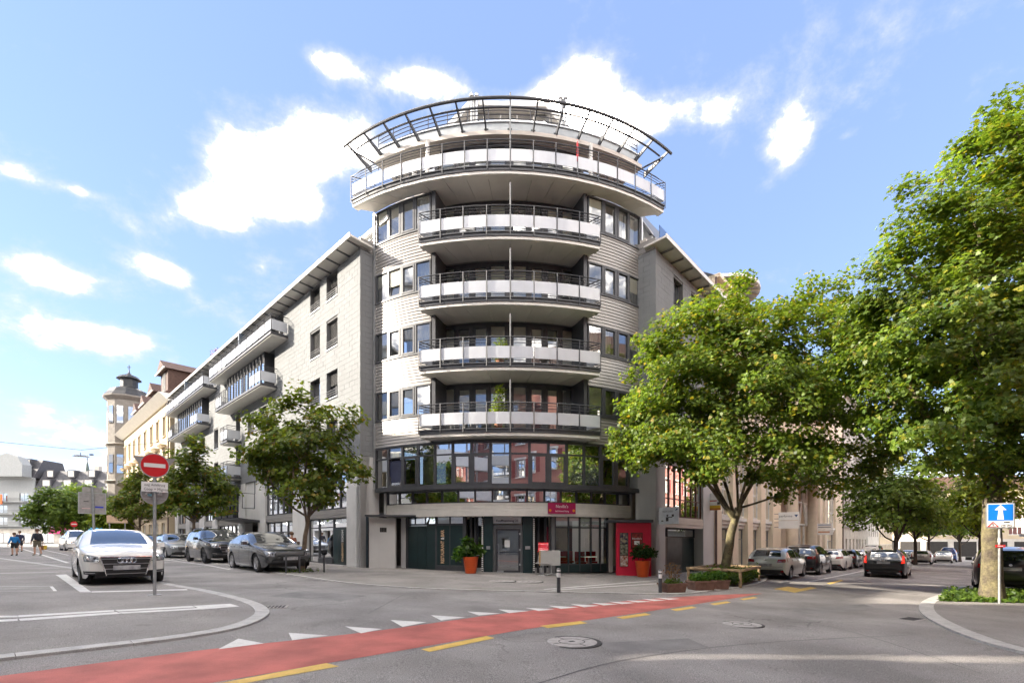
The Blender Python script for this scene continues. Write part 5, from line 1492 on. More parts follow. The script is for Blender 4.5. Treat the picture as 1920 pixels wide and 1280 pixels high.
def make_cream_house():
    X = XL
    b = thing('apartment_house', 'cream old house with brown dormers and a domed corner turret on the left street', 'building', X((40, -.5, .4)), baked=True)
    t0, t1 = 37.0, 66
    cols = [39.6, 42.8, 46.0, 49.6, 53.2, 56.6, 60.0, 63.2]
    wall_windows(X, b, M_CREAM, t0, t1, 4.2, 15.6, cols, [5.6, 9.0, 12.4], 1.1, 2.0, surround=M_CREAM, n1=.3)
    wall_windows(X, b, M_CREAM, t0, t1, -.2, 3.9, cols, [.9], 1.7, 2.5, n1=.4)
    for i, c in enumerate(cols):   # deep pediment hoods
        for z in (7.75, 11.15):
            MB(X).extr([(c - .9, .31, z), (c + .9, .31, z), (c + .75, .31, z + .35), (c, .31, z + .6), (c - .75, .31, z + .35)], Vector(X((0, .45, 0))) - Vector(X((0, 0, 0)))).build('window_hood', M_CREAM, b) if False else MB(X).hexa([(c - .7, .31, z), (c + .7, .31, z), (c + .7, .6, z), (c - .7, .6, z), (c - .85, .31, z + .3), (c + .85, .31, z + .3), (c + .85, .85, z + .3), (c - .85, .85, z + .3)]).build('window_hood', M_CREAM, b)
    MB(X).box(t0, t1, -.2, .55, 3.9, 4.2).build('string_course', M_CREAM, b)
    MB(X).hexa([(t0 - .1, -.3, 15.6), (t1, -.3, 15.6), (t1, .5, 15.6), (t0 - .1, .5, 15.6), (t0 - .1, -.3, 16.3), (t1, -.3, 16.3), (t1, 1.3, 16.3), (t0 - .1, 1.3, 16.3)]).build('cornice', M_FASCIA, b)
    MB(X).box(t0, t0 + .35, -12, .3, -.2, 15.6).build('gable_wall', M_CREAM, b)
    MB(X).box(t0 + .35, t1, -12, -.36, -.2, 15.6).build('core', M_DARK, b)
    MB(X).hexa([(t0, .9, 16.3), (t1, .9, 16.3), (t1, -12, 16.3), (t0, -12, 16.3), (t0 + .3, -3.2, 19.8), (t1, -3.2, 19.8), (t1, -8, 20.6), (t0 + .3, -8, 20.6)]).build('roof', M_TILE, b)
    for i, (c, w, h) in enumerate(((40.4, 1.6, 20.0), (45.6, 1.2, 18.8), (50.4, 1.1, 18.4), (55.2, 1.1, 18.4))):
        d = MB(X); d.box(c - w, c + w, -5.5, .15, 16.31, h - .7); d.extr([(c - w - .3, .5, h - .7), (c + w + .3, .5, h - .7), (c, .5, h + .6)], Vector(X((0, -6, 0))) - Vector(X((0, 0, 0)))) if False else None
        d = d.build('dormer', M_TILE, b)
        p = MB(X); A = [(c - w - .35, h - .7), (c + w + .35, h - .7), (c, h + .5)]
        f = [p.v(x, .55, z) for x, z in A]; g = [p.v(x, -6, z) for x, z in A]
        p.f(f); p.f(g[::-1]); p.f(f[0], f[1], g[1], g[0]); p.f(f[1], f[2], g[2], g[1]); p.f(f[2], f[0], g[0], g[2])
        p.build('dormer_roof', M_TILE, d)
        MB(X).box(c - w - .4, c + w + .4, .5, .62, h - .78, h - .62).build('dormer_cornice', M_FASCIA, d)
        fwin(X, d, c - .5, c + .5, 16.5, h - .9, n=.22, fm=M_WFRAME, gm=GLM, bars=(.5,))
    # corner balcony with iron railing on a curved console
    o = MB(X).hexa([(53.5, .3, 8.0), (58.5, .3, 8.0), (58.5, .6, 8.0), (53.5, .6, 8.0), (53, .3, 8.8), (59, .3, 8.8), (59, 1.9, 8.8), (53, 1.9, 8.8)]).build('balcony', M_CREAM, b)
    r = MB()
    for k in range(21): r.tube([X((53 + k * .3, 1.85, 8.8)), X((53 + k * .3, 1.85, 9.8))], .025, 4)
    r.tube([X((53, .3, 9.8)), X((53, 1.85, 9.8)), X((59, 1.85, 9.8))], .035, 4); r.build('iron_railing', M_TRIM2, o)
    # turret
    c = Vector(X((66.8, -.6, 0)))
    t = MB(); t.lathe([(2.5, -.3), (2.5, 4), (2.7, 4.2), (2.5, 4.4), (2.5, 9.6), (2.8, 9.9), (2.5, 10.1), (2.5, 14.8), (2.75, 15.1), (2.5, 15.3), (2.5, 21.3), (3.0, 21.8), (3.0, 22.0)], 12, (c.x, c.y, 0)); tu = t.build('turret', mat('turret_stone', (.22, .20, .175), .85, var=.1), b)
    d = MB(); d.lathe([(3.0, 22.0), (2.6, 22.5), (2.3, 23.0), (1.5, 23.4), (1.3, 23.5)], 12, (c.x, c.y, 0)); d.build('dome', M_COPPER, tu)
    d = MB(); d.lathe([(1.05, 23.5), (1.05, 24.7), (1.5, 24.8), (1.1, 25.2), (.4, 25.5), (.1, 25.8), (.06, 26.2)], 12, (c.x, c.y, 0)); d.build('lantern', M_COPPER, tu)
    m = MB(); m.tube([(c.x, c.y, 26.1), (c.x, c.y, 26.9)], .06, 5); m.boxc((c.x, c.y, 26.6), (.5, .08, .08)); m.build('finial_cross', M_TRIM, tu)
    for k in range(12):
        a = 2 * pi * k / 12 + pi / 12
        for z, h in ((5.5, 2.4), (11, 2.6), (18, 2.4)):
            p = MB(); cc = (c.x + cos(a) * 2.43, c.y + sin(a) * 2.43, z + h / 2); p.boxc(cc, (.12, .75, h), a); p.build('turret_window', GLM, tu)
    MB().tube([X((37.15, .45, 0)), X((37.15, .45, 15.6))], .07, 6).build('downpipe', MATS['rust_brown_pipe'], b)
make_cream_house()

def make_far_left():
    # white houses with dark mansards across the far square
    Y0 = 128.0
    for i, (x0, x1, h, lab) in enumerate(((-150, -127.3, 17.5, 'white far corner house with curved gable and balconies at the left edge'), (-127.0, -104, 14.5, 'white house with dark mansard and rooftop plants far left'), (-103.8, -60, 14.2, 'pale house with red dormers behind the round trees far left'))):
        c = thing('apartment_house', lab, 'building', ((x0 + x1) / 2, Y0, 1), baked=True)
        def X(p, x0=x0): t, n, z = p; return (t, Y0 - n, z)
        cols = [x0 + 3.0 + 5.6 * k for k in range(int((x1 - x0 - 2) / 5.6) + 1)]
        wall_windows(X, c, M_WHITEB, x0, x1, 5.2, h + .5, cols, [5.8, 9.0, 12.2][:3], 2.4, 2.1, frame=M_TRIM2, bars=(.5,), rws=())
        wall_windows(X, c, M_GREYST, x0, x1, .4, 4.8, cols, [1.0], 3.6, 2.6, frame=M_TRIM2, rws=())
        MB(X).box(x0, x1, -.3, .5, 4.8, 5.2).build('string_course', M_WHITEB, c)
        MB(X).box(x0, x1, -9, -.36, .4, h).build('core', M_DARK, c)
        MB(X).box(x0, x1, -.3, .6, h + .5, h + .9).build('cornice', M_WHITEB, c)
        rt = h + 6.0
        MB(X).hexa([(x0, .3, h + .9), (x1, .3, h + .9), (x1, -10, h + .9), (x0, -10, h + .9), (x0, -2.4, rt), (x1, -2.4, rt), (x1, -8, rt), (x0, -8, rt)]).build('mansard_roof', M_SLATE, c)
        for k, q in enumerate(cols):
            for zz, ww in ((h + 1.4, 1.3), (h + 4.0, 1.0)):
                d = MB(X).box(q - ww, q + ww, -3, .2 if zz < h + 2 else -.9, zz, zz + 2.1).build('dormer', M_SHUTR if i == 2 else M_SLATE, c)
                MB(X).box(q - ww * .7, q + ww * .7, .2 if zz < h + 2 else -.9, .26 if zz < h + 2 else -.84, zz + .3, zz + 1.8).build('dormer_window', M_WFRAME, d)
        if i == 0:
            g = MB(X); g.extr([(x1 - 9, .4, h + .9), (x1 - .4, .4, h + .9), (x1 - .4, .4, h + 4), (x1 - 1.6, .4, h + 6), (x1 - 4.5, .4, h + 7), (x1 - 7.5, .4, h + 6), (x1 - 9, .4, h + 4)], Vector((0, 2.5, 0))); g.build('curved_gable', M_WHITEB, c)
            MB(X).box(x1 - 6, x1 - 3.2, .4, .48, h + 1.6, h + 4.4).build('gable_window', GLM, c)
            ms = thing('shop_letter', 'big orange letter M sign on the far white house', 'sign', (-135.6, Y0 - 1.5, 12.4))
            text_mesh('letter', 'M', 3.5, mat('orange_sign', (.75, .12, .01), .5, var=.02), ms, Vector((0, 0, 0)), face_rot((1, 0, 0)), depth=.1, off=.09)
            for z in (5.6, 8.8, 12.0):
                o = MB(X).box(x1 - 10, x1 - 2, .0, 1.2, z - .2, z).build('balcony', M_WHITEB, c)
                r = MB(); 
                for k in range(3): r.tube([X((x1 - 10, 1.15, z + .3 + k * .3)), X((x1 - 2, 1.15, z + .3 + k * .3))], .04, 4)
                r.build('railing', M_TRIM, o)
        if i == 1:
            MB(X).box(x1 - .25, x1 + .05, .0, .35, 4, h + .5).build('downpipe', M_TRIM, c)
            for k in range(2): pass
        if i in (1, 2):
            pp = [(-119, 4, (.45, .01, .13), 'magenta shop fascia on the far house'), (-108.5, 4, (.0, .22, .45), 'turquoise blue shop fascia on the far house')] if i == 1 else []
            for (xx, zz, cc, lb) in pp:
                s = thing('shop_fascia', lb, 'sign', (xx, Y0 - .7, 4.3)); MB().boxc((0, 0, 0), (7.5, .3, 1.7)).build('board', mat('fascia_%d' % int(-xx), cc, .5), s)
        ch = MB(X); ch.box((x0 + x1) / 2, (x0 + x1) / 2 + 1.2, -6, -4.8, rt, rt + 1.8); ch.build('chimney', M_GREYST, c)
    # church spire
    s = thing('church_spire', 'small dark green church spire above the trees far left', 'church', (-146, 165, -5.5))
    MB().boxc((0, 0, 12), (5, 5, 22)).build('tower', M_GREYST, s)
    MB().lathe([(4.2, 22.8), (3.0, 24.3), (1.2, 28), (.1, 34.5)], 8).build('spire', mat('verdigris', (.06, .085, .08), .6), s)
    MB().tube([(0, 0, 34), (0, 0, 36.5)], .12, 5).build('finial', M_TRIM, s)
make_far_left()

def make_opposite():
    # street front facing the tower across the left street (outside the frame, mirrored in the glass; shades the square, stepped and gapped to let sun bands through)
    def X(p): t, n, z = p; return XL((t, 25.0 - n, z))
    def block(name, lab, t0, t1, h, m, dep=12, X=X):
        b = thing(name, lab, 'building', X(((t0 + t1) / 2, -.5, 0)), baked=True)
        k = 0
        z = 4.4
        MB(X).box(t0, t1, -dep, -.9, -.6, h).build('core', M_DARK, b)
        MB(X).box(t0, t1, -.9, 0, -.6, .5).build('plinth', m, b)
        MB(X).box(t0, t1, -.9, 0, 3.3, 4.4).build('band', m, b)
        n = int((t1 - t0) / 3.2)
        for q in range(n + 1):
            a = t0 + (t1 - t0 - .4) * q / max(1, n); MB(X).box(a, a + .4, -.9, -.02, .5, 3.3).build('pier', m, b)
        while z < h - 2:
            MB(X).box(t0, t1, -.9, 0, z + 1.75, z + 3.2 if z + 5 < h else h).build('band', m, b)
            for q in range(n):
                a = t0 + (t1 - t0) * q / n
                fwin(X, b, a + .03, a + (t1 - t0) / n - .03, z, z + 1.75, n=-.2, gm=GLM, fm=M_STEEL)
            z += 3.2
        MB(X).box(t0 - .1, t1 + .1, -dep - .2, .4, h, h + .3).build('roof', M_ROOFW, b)
        return b
    block('office_building', 'white office block with ribbon windows opposite the tower', -27, -1.1, 27.5, M_OFFICE)
    block('office_building', 'slender white block added out of view, leaving a gap for a sun streak', 2.6, 7.6, 27.5, M_OFFICE, 4)  # added out of view, kept shallow so a lane of sun passes beside it
    block('office_building', 'lower white annex between the opposite blocks', 7.7, 13.0, 18.5, M_OFFICE)
    block('office_building', 'tall pale block facing the left wing across the street', 13.1, 88, 23.0, M_OFFICE)
    block('office_building', 'white office building with ribbon windows behind the viewpoint, facing the tower', -26, 1.0, 19.5, M_OFFICE, 10, lambda p: (p[0], -27.0 + p[1], p[2]))
make_opposite()
# ------------------------------------------------------------------ trees and plants
def leaf_mat(name, c0, c1, c2=None, transl=.55):
    if name in MATS: return MATS[name]
    m = bpy.data.materials.new(name); m.use_nodes = True
    nt = m.node_tree; N, L = nt.nodes, nt.links; N.clear()
    out = N.new('ShaderNodeOutputMaterial'); g = N.new('ShaderNodeNewGeometry')
    cr = N.new('ShaderNodeValToRGB'); e = cr.color_ramp.elements
    e[0].position = 0; e[0].color = (*c0, 1); e[1].position = .86; e[1].color = (*c1, 1)
    if c2: x = e.new(1.0); x.color = (*c2, 1)
    L.new(g.outputs['Random Per Island'], cr.inputs[0])
    nz = N.new('ShaderNodeTexNoise'); nz.inputs['Scale'].default_value = .8; nz.inputs['Detail'].default_value = 3
    L.new(g.outputs['Position'], nz.inputs['Vector'])
    mr = N.new('ShaderNodeMapRange'); mr.inputs['From Min'].default_value = .35; mr.inputs['From Max'].default_value = .65; mr.inputs['To Min'].default_value = .70; mr.inputs['To Max'].default_value = 1.45
    L.new(nz.outputs['Fac'], mr.inputs['Value'])
    mx = N.new('ShaderNodeMix'); mx.data_type = 'RGBA'; mx.blend_type = 'MULTIPLY'; mx.inputs['Factor'].default_value = 1
    L.new(cr.outputs[0], mx.inputs['A']); L.new(mr.outputs[0], mx.inputs['B'])
    d = N.new('ShaderNodeBsdfPrincipled'); d.inputs['Roughness'].default_value = .42; d.inputs['Specular IOR Level'].default_value = .4
    t = N.new('ShaderNodeBsdfTranslucent')
    br = N.new('ShaderNodeMix'); br.data_type = 'RGBA'; br.blend_type = 'MULTIPLY'; br.inputs['Factor'].default_value = 1; br.inputs['B'].default_value = (1.25, 1.2, .5, 1)
    L.new(mx.outputs['Result'], br.inputs['A']); L.new(mx.outputs['Result'], d.inputs['Base Color']); L.new(br.outputs['Result'], t.inputs[0])
    ms = N.new('ShaderNodeMixShader'); ms.inputs[0].default_value = transl
    L.new(d.outputs[0], ms.inputs[1]); L.new(t.outputs[0], ms.inputs[2]); L.new(ms.outputs[0], out.inputs[0])
    MATS[name] = m; return m
LF_MAPLE = leaf_mat('maple_leaf', (.07, .13, .02), (.175, .245, .036), (.30, .22, .03))
LF_PLANE = leaf_mat('broad_leaf', (.065, .125, .022), (.165, .235, .036), (.26, .24, .03))
LF_DARK = leaf_mat('small_tree_leaf', (.075, .125, .022), (.16, .205, .03), (.24, .15, .03))
LF_ROUND = leaf_mat('dense_leaf', (.07, .13, .025), (.155, .225, .04))
LF_LIME = leaf_mat('lime_leaf', (.10, .17, .015), (.22, .28, .02), transl=.5)
LF_POT = leaf_mat('shrub_leaf', (.03, .085, .014), (.09, .18, .022))
LF_POTD = leaf_mat('dark_shrub_leaf', (.014, .045, .012), (.04, .09, .02))
LF_HEDGE = leaf_mat('hedge_leaf', (.045, .10, .016), (.115, .18, .03))
M_BARK = mat('mottled_bark', (.15, .12, .09), .95, var=.5, vscale=3, col2=(.19, .165, .085), bump=1.0, bscale=22, fine=.3, fscale=18)  # brown mottled at random with a yellower tone
M_BARK2 = mat('grey_bark', (.14, .105, .075), .95, var=.3, vscale=4, bump=.8, bscale=30, fine=.25)
M_BARKD = mat('dark_bark', (.06, .045, .035), .95, var=.3, vscale=4, bump=.8, bscale=30)

MAPLE = np.array([(0, 0), (.22, -.04), (.5, .12), (.30, .34), (.42, .62), (.16, .60), (0, 1.0), (-.16, .60), (-.42, .62), (-.30, .34), (-.5, .12), (-.22, -.04)], float)
OVAL = np.array([(0, 0), (.28, .35), (.2, .75), (0, 1), (-.2, .75), (-.28, .35)], float)
DIAM = np.array([(0, 0), (.36, .45), (0, 1), (-.36, .45)], float)
SLIM = np.array([(0, 0), (.09, .4), (0, 1), (-.09, .4)], float)
def leaf_mesh(name, pos, size, shape, m, up=(0, 0, 1), spread=.7, out=None, outw=.4, rs=None, droop=.25):
    """many small leaves, each its own little bent face, as one mesh"""
    rs = rs or np.random.default_rng(1)
    n = len(pos); k = len(shape)
    nrm = np.tile(np.array(up, float), (n, 1)) + rs.normal(0, spread, (n, 3))
    if out is not None: nrm += out * outw
    nrm /= np.linalg.norm(nrm, axis=1, keepdims=True)
    a = rs.normal(0, 1, (n, 3))
    if out is not None: a += out * .8
    a -= nrm * (a * nrm).sum(1, keepdims=True); a /= np.linalg.norm(a, axis=1, keepdims=True)
    b = np.cross(nrm, a)
    s = size * rs.uniform(.65, 1.25, (n, 1, 1))
    x = shape[None, :, 0:1]; y = shape[None, :, 1:2]
    V = pos[:, None, :] + s * (b[:, None, :] * x + a[:, None, :] * y - nrm[:, None, :] * (droop * (y ** 2 + 1.2 * x ** 2)))
    V = V.reshape(-1, 3)
    me = bpy.data.meshes.new(name)
    me.vertices.add(n * k); me.vertices.foreach_set('co', V.astype(np.float32).ravel())
    me.loops.add(n * k); me.loops.foreach_set('vertex_index', np.arange(n * k, dtype=np.int32))
    me.polygons.add(n); me.polygons.foreach_set('loop_start', np.arange(0, n * k, k, dtype=np.int32))
    try: me.polygons.foreach_set('loop_total', np.full(n, k, dtype=np.int32))
    except Exception: pass
    me.update(calc_edges=True); me.validate()
    me.materials.append(m)
    return me
def in_blobs(blobs, n, rs, shell=.55):
    w = np.array([b[1][0] * b[1][1] * b[1][2] for b in blobs]) ** .75; w /= w.sum()
    idx = rs.choice(len(blobs), n, p=w)
    d = rs.normal(0, 1, (n, 3)); d /= np.linalg.norm(d, axis=1, keepdims=True)
    r = rs.uniform(shell ** 3, 1, (n, 1)) ** (1 / 3)
    C = np.array([b[0] for b in blobs], float)[idx]; R = np.array([b[1] for b in blobs], float)[idx]
    return C + d * r * R
def make_tree(name, label, base, blobs, fork, r0, ncl, per, lsize, lm, bark, group=None, seed=1, shape=MAPLE, crad=.62, shell=.45, limbs=7, bend=(0, 0), spread=.55, rtip=.012, nside=7):
    """blobs: crown lumps (centre, radii) relative to the foot; fork: height of the first fork"""
    rs = np.random.default_rng(seed); r = random.Random(seed)
    t = thing(name, label, 'tree', (base[0], base[1], gz(base[0]) + .0), 0, group)
    cl = in_blobs(blobs, ncl, rs, shell)
    ctr = np.array([b[0] for b in blobs]).mean(0)
    # skeleton
    P = [Vector((0, 0, -.15))]; par = [-1]
    steps = 6
    for k in range(1, steps + 1):
        z = fork * k / steps; P.append(Vector((bend[0] * (k / steps) ** 1.4 + r.uniform(-.02, .02), bend[1] * (k / steps) ** 1.4 + r.uniform(-.02, .02), z))); par.append(len(P) - 2)
    forki = len(P) - 1
    def grow(i0, target, wig, up, seg):
        p0 = P[i0]; tgt = Vector(target); d = tgt - p0; n = max(2, int(d.length / seg)); last = i0
        side = Vector((r.uniform(-1, 1), r.uniform(-1, 1), r.uniform(-.5, .8))) * wig * d.length
        for k in range(1, n + 1):
            f = k / n
            q = p0 + d * f + side * sin(pi * f) + Vector((0, 0, up * d.length * sin(pi * f)))
            P.append(q); par.append(last); last = len(P) - 1
        return last
    order = sorted(blobs, key=lambda b: -b[1][0] * b[1][1] * b[1][2])
    for b in order[:limbs]: grow(forki - (r.choice((0, 0, 1)) if fork > 1.5 else 0), Vector(b[0]) - Vector((0, 0, b[1][2] * .25)), .10, -.05, .7)
    nodes = np.array([tuple(p) for p in P])
    for c in sorted(range(ncl), key=lambda q: np.linalg.norm(cl[q] - np.array(tuple(P[forki])))):
        tgt = cl[c]; arr = np.array([tuple(p) for p in P[forki:]])
        dd = np.linalg.norm(arr - tgt, axis=1) + np.maximum(0, arr[:, 2] - tgt[2]) * .8
        i0 = int(dd.argmin()) + forki
        grow(i0, tgt, .08, .04, .55)
    cnt = [0.0] * len(P); has = [False] * len(P)
    for i in range(len(P) - 1, 0, -1):
        if not has[i]: cnt[i] = 1.0
        cnt[par[i]] += cnt[i]; has[par[i]] = True
    mx = cnt[0]
    rad = [max(rtip, r0 * (c / mx) ** .52) for c in cnt]
    for i in range(forki + 1):
        rad[i] = r0 * (1.0 - .22 * i / forki) * (1.35 if i == 0 else 1.06 if i == 1 else 1)
    mb = MB()
    def ring(p, d, rr, n):
        ref = Vector((0, 0, 1)) if abs(d.z) < .9 else Vector((1, 0, 0))
        a = d.cross(ref).normalized(); b = a.cross(d)
        return [mb.v(tuple(p + (a * cos(2 * pi * i / n) + b * sin(2 * pi * i / n)) * rr * (1 + .07 * sin(i * 2.7 + p.z * 3)))) for i in range(n)]
    main = {}
    prev = None
    n0 = 12
    for i in range(forki + 1):
        d = (P[min(i + 1, forki)] - P[max(i - 1, 0)]).normalized(); g = ring(P[i], Vector((0, 0, 1)) if i == 0 else d, rad[i], n0)
        if prev:
            for k in range(n0):
                j = (k + 1) % n0; mb.f(prev[k], prev[j], g[j], g[k]) 
        prev = g
    for i in range(forki + 1, len(P)):
        p0, p1 = P[par[i]], P[i]
        if (p1 - p0).length < 1e-4: continue
        d = (p1 - p0).normalized(); r1 = rad[i]; ra = min(rad[par[i]], r1 * 1.35)
        n = nside if r1 > .05 else 4 if r1 > .02 else 3
        a = ring(p0 - d * ra * .3, d, ra, n); b = ring(p1, d, r1, n)
        for k in range(n):
            j = (k + 1) % n; mb.f(a[k], a[j], b[j], b[k])
    mb.build('trunk', bark, t, smooth=50)
    pos = []; outv = []
    for c in cl:
        m = max(4, int(per * r.uniform(.6, 1.4)))
        off = rs.normal(0, 1, (m, 3)); off /= np.linalg.norm(off, axis=1, keepdims=True)
        off *= (rs.uniform(0, 1, (m, 1)) ** .45) * crad * rs.uniform(.75, 1.25)
        off[:, 2] *= .62
        pos.append(c + off); o = (c - ctr); o = o / (np.linalg.norm(o) + 1e-6)
        outv.append(np.tile(o, (m, 1)) + off / crad * .6)
    pos = np.concatenate(pos); outv = np.concatenate(outv)
    me = leaf_mesh('crown', pos, lsize, shape, lm, spread=spread, out=outv, outw=.55, rs=rs)
    link('crown', me, t)
    return t
def rel(base, px, py, Y, r):
    """crown lump seen at a photo pixel, at depth Y, radii r"""
    p = AT(px, py, Y); return ((p.x - base[0], p.y - base[1], p.z - gz(base[0])), r if isinstance(r, tuple) else (r, r, r * .9))

def make_trees():
    # right street: maple in the railed bed
    b = AT(1357, 1085, 20.0); b = (b.x, b.y)
    B = [rel(b, x, y, Y, q) for (x, y, Y, q) in (
        (1330, 650, 19.5, (2.6, 2.4, 1.9)), (1240, 715, 19.2, (1.7, 2.0, 1.5)), (1228, 830, 19.0, (1.5, 1.8, 1.1)), (1405, 570, 20.5, (1.2, 1.4, 1.0)), (1335, 595, 20.3, (1.3, 1.4, .9)),
        (1430, 760, 18.6, (2.6, 2.3, 2.0)), (1480, 640, 20.5, (2.3, 2.4, 1.9)), (1545, 560, 20.5, (.9, 1.0, 1.2)), (1580, 720, 20.0, (2.2, 2.3, 1.9)), (1585, 860, 19.5, (1.7, 1.9, 1.0)),
        (1320, 850, 18.2, (1.6, 1.7, 1.0)), (1480, 860, 18.5, (1.7, 1.7, 1.0)), (1210, 655, 19.8, (1.0, 1.0, .7)), (1390, 700, 22.3, (3.0, 1.6, 2.0)), (1300, 780, 21.8, (2.2, 1.5, 1.6)), (1640, 640, 21, (1.4, 1.5, 1.5)), (1500, 915, 18.8, (1.2, 1.2, .45)), (1195, 760, 19.2, (1.0, 1.1, .7)))]
    make_tree('maple_tree', 'spreading green maple with mottled trunk in the wooden railed bed', b, B, 3.1, .19, 500, 142, .142, LF_MAPLE, M_BARK, 'large maples on the right street', seed=3, crad=.66, bend=(.5, -.2), limbs=8)
    # big maple at the right edge
    b = AT(1860, 1118, 15.3); b = (b.x, b.y)
    B = [rel(b, x, y, Y, q) for (x, y, Y, q) in (
        (1875, 290, 15.3, (1.0, 1.2, 1.4)), (1850, 240, 15.5, (.45, .5, .8)), (1905, 250, 15.3, (.6, .8, 1.0)), (1830, 430, 15.2, (2.2, 2.2, 1.9)), (1740, 470, 15.6, (1.3, 1.6, 1.5)), (1705, 380, 15.8, (.5, .6, .6)), (1660, 520, 16.0, (1.0, 1.4, 1.2)), (1625, 590, 16.2, (.7, 1.0, 1.0)),
        (1690, 660, 15.6, (1.6, 2.0, 1.7)), (1820, 620, 14.3, (2.3, 1.9, 1.9)), (1760, 780, 14.6, (1.8, 1.8, 1.2)), (1880, 780, 14.0, (1.8, 1.7, 1.5)), (1960, 420, 15.5, (2.4, 2.4, 2.4)), (2050, 640, 14.8, (3.0, 2.6, 2.4)), (1990, 800, 14.4, (2.2, 2.0, 1.3)), (1640, 720, 16.4, (1.1, 1.5, 1.3)), (1700, 800, 17.0, (1.5, 1.5, 1.1)),
        (2150, 480, 15.5, (3.0, 2.6, 2.8)), (2200, 720, 15.5, (2.6, 2.6, 2.0)), (1850, 560, 17.4, (3.0, 1.6, 3.0)), (1800, 720, 17.5, (2.6, 1.4, 1.6)), (1940, 880, 14.8, (1.6, 1.6, .8)), (1820, 860, 15.0, (1.2, 1.4, .6)))]
    make_tree('maple_tree', 'very tall maple with patchy bark at the right edge behind the one way sign', b, B, 4.0, .27, 640, 142, .14, LF_PLANE, M_BARK, 'large maples on the right street', seed=5, crad=.68, limbs=10, nside=8)
    # small trees in the left street parking row
    def st(px, py, label, seed, scale=1.0, blobs=None, off=None):
        b = G(px, py)
        make_tree('street_tree', label, b, blobs, 2.4 * scale, .10 * scale, 130, 75, .19, LF_DARK, M_BARK2, 'small trees along the left street', seed=seed, crad=.5, shell=.3, limbs=6, bend=(.1, 0))
    b1 = G(566, 1072)
    Y = b1[1]
    B = [rel(b1, x, y, Yv, q) for (x, y, Yv, q) in ((570, 860, Y, (1.9, 1.9, 1.5)), (520, 800, Y, (1.2, 1.2, 1.1)), (548, 745, Y, (.55, .6, .9)), (620, 800, Y, (1.0, 1.1, 1.0)), (662, 790, Y, (.5, .6, .7)), (640, 880, Y, (1.1, 1.2, .8)), (500, 870, Y, (1.1, 1.2, .9)), (560, 920, Y - .5, (1.7, 1.5, .5)), (595, 770, Y + .4, (.6, .8, .8)))]
    make_tree('street_tree', 'young street tree with thin bare trunk in front of the grey parked car', b1, B, 2.25, .10, 170, 52, .165, LF_DARK, M_BARK2, 'small trees along the left street', seed=11, crad=.5, shell=.3, limbs=7, bend=(.25, .05))
    for i, (px, py, Yt, lab) in enumerate(((364, 1049, 31.0, 'second small street tree rising behind the dark parked cars'), (262, 1040, 42.0, 'third small street tree standing behind the no entry sign'))):
        b = AT(px, py, Yt); b = (b.x, b.y); s = Yt / 31
        B = [((0, 0, 4.4), (1.7, 1.7, 1.6)), ((-1.0, .3, 5.6), (1.1, 1.1, 1.1)), ((.9, -.2, 5.4), (1.2, 1.1, 1.2)), ((.2, 0, 7.1), (.8, .8, .9)), ((-1.6, 0, 4.2), (1.0, 1.0, .9)), ((1.7, 0, 4.0), (1.0, 1.0, .9)), ((-.2, -.6, 3.4), (1.7, 1.4, .6)), ((-.5, .2, 6.5), (.9, .9, .9))]
        make_tree('street_tree', lab, b, B, 2.3, .11, 130, 52, .21, LF_DARK, M_BARK2, 'small trees along the left street', seed=21 + i, crad=.6, shell=.3, limbs=6)
    # clipped round trees on the far left
    for i, (px, Yt, rr, zc, lm, lab) in enumerate(((118, 66, 3.6, 4.9, LF_ROUND, 'wide dark green round crowned tree left of the sign back'), (160, 74, 4.2, 6.0, LF_ROUND, 'round green tree behind the grey sign back'), (200, 80, 4.0, 6.0, LF_LIME, 'yellow green sunlit tree beside the old cream house'), (236, 62, 2.6, 4.4, LF_LIME, 'bright yellow green small tree right of the sign back'))):
        x = (px - 960) / F * Yt
        B = [((0, 0, zc), (rr, rr, rr * .72)), ((-rr * .5, -.8, zc - .7), (rr * .7, rr * .7, rr * .5)), ((rr * .5, 0, zc + .4), (rr * .7, rr * .7, rr * .55)), ((0, -rr * .3, zc + rr * .4), (rr * .6, rr * .6, rr * .45))]
        make_tree('round_tree', lab, (x, Yt), B, 2.2, .2, 130, 60, .45, lm, M_BARKD, 'round trees across the far left square', seed=31 + i, shape=DIAM, crad=.95, shell=.6, limbs=5)
    # avenue trees down the right street
    for i, (px, Yt, s, lm, lab) in enumerate(((1680, 38, 1.0, LF_ROUND, 'layered green avenue tree with dark trunk beyond the black estate car'), (1716, 52, 1.05, LF_PLANE, 'second avenue tree behind the white hatchback'), (1742, 66, 1.1, LF_ROUND, 'third avenue tree further down the right street'), (1838, 46, 1.1, LF_LIME, 'sunlit avenue tree right of the street behind the big maple trunk'), (1800, 70, 1.1, LF_PLANE, 'farther avenue tree on the right side near the blue van'))):
        x = (px - 960) / F * Yt
        B = [((0, 0, 5.4), (3.2, 3.2, 1.7)), ((-1.7, 0, 4.3), (2.2, 2.2, 1.0)), ((1.9, .5, 4.4), (2.2, 2.2, 1.0)), ((.3, 0, 7.4), (2.0, 2.0, 1.5)), ((-1.3, 0, 6.6), (1.7, 1.7, 1.2)), ((1.6, 0, 6.3), (1.8, 1.8, 1.2)), ((0, 0, 8.8), (1.0, 1.0, .9))]
        B = [(tuple(q * s for q in c), tuple(q * s for q in rr)) for c, rr in B]
        make_tree('avenue_tree', lab, (x, Yt), B, 2.6 * s, .17, 150, 46, .32, lm, M_BARKD, 'avenue trees down the right street', seed=41 + i, shape=DIAM, crad=.9, shell=.4, limbs=6)
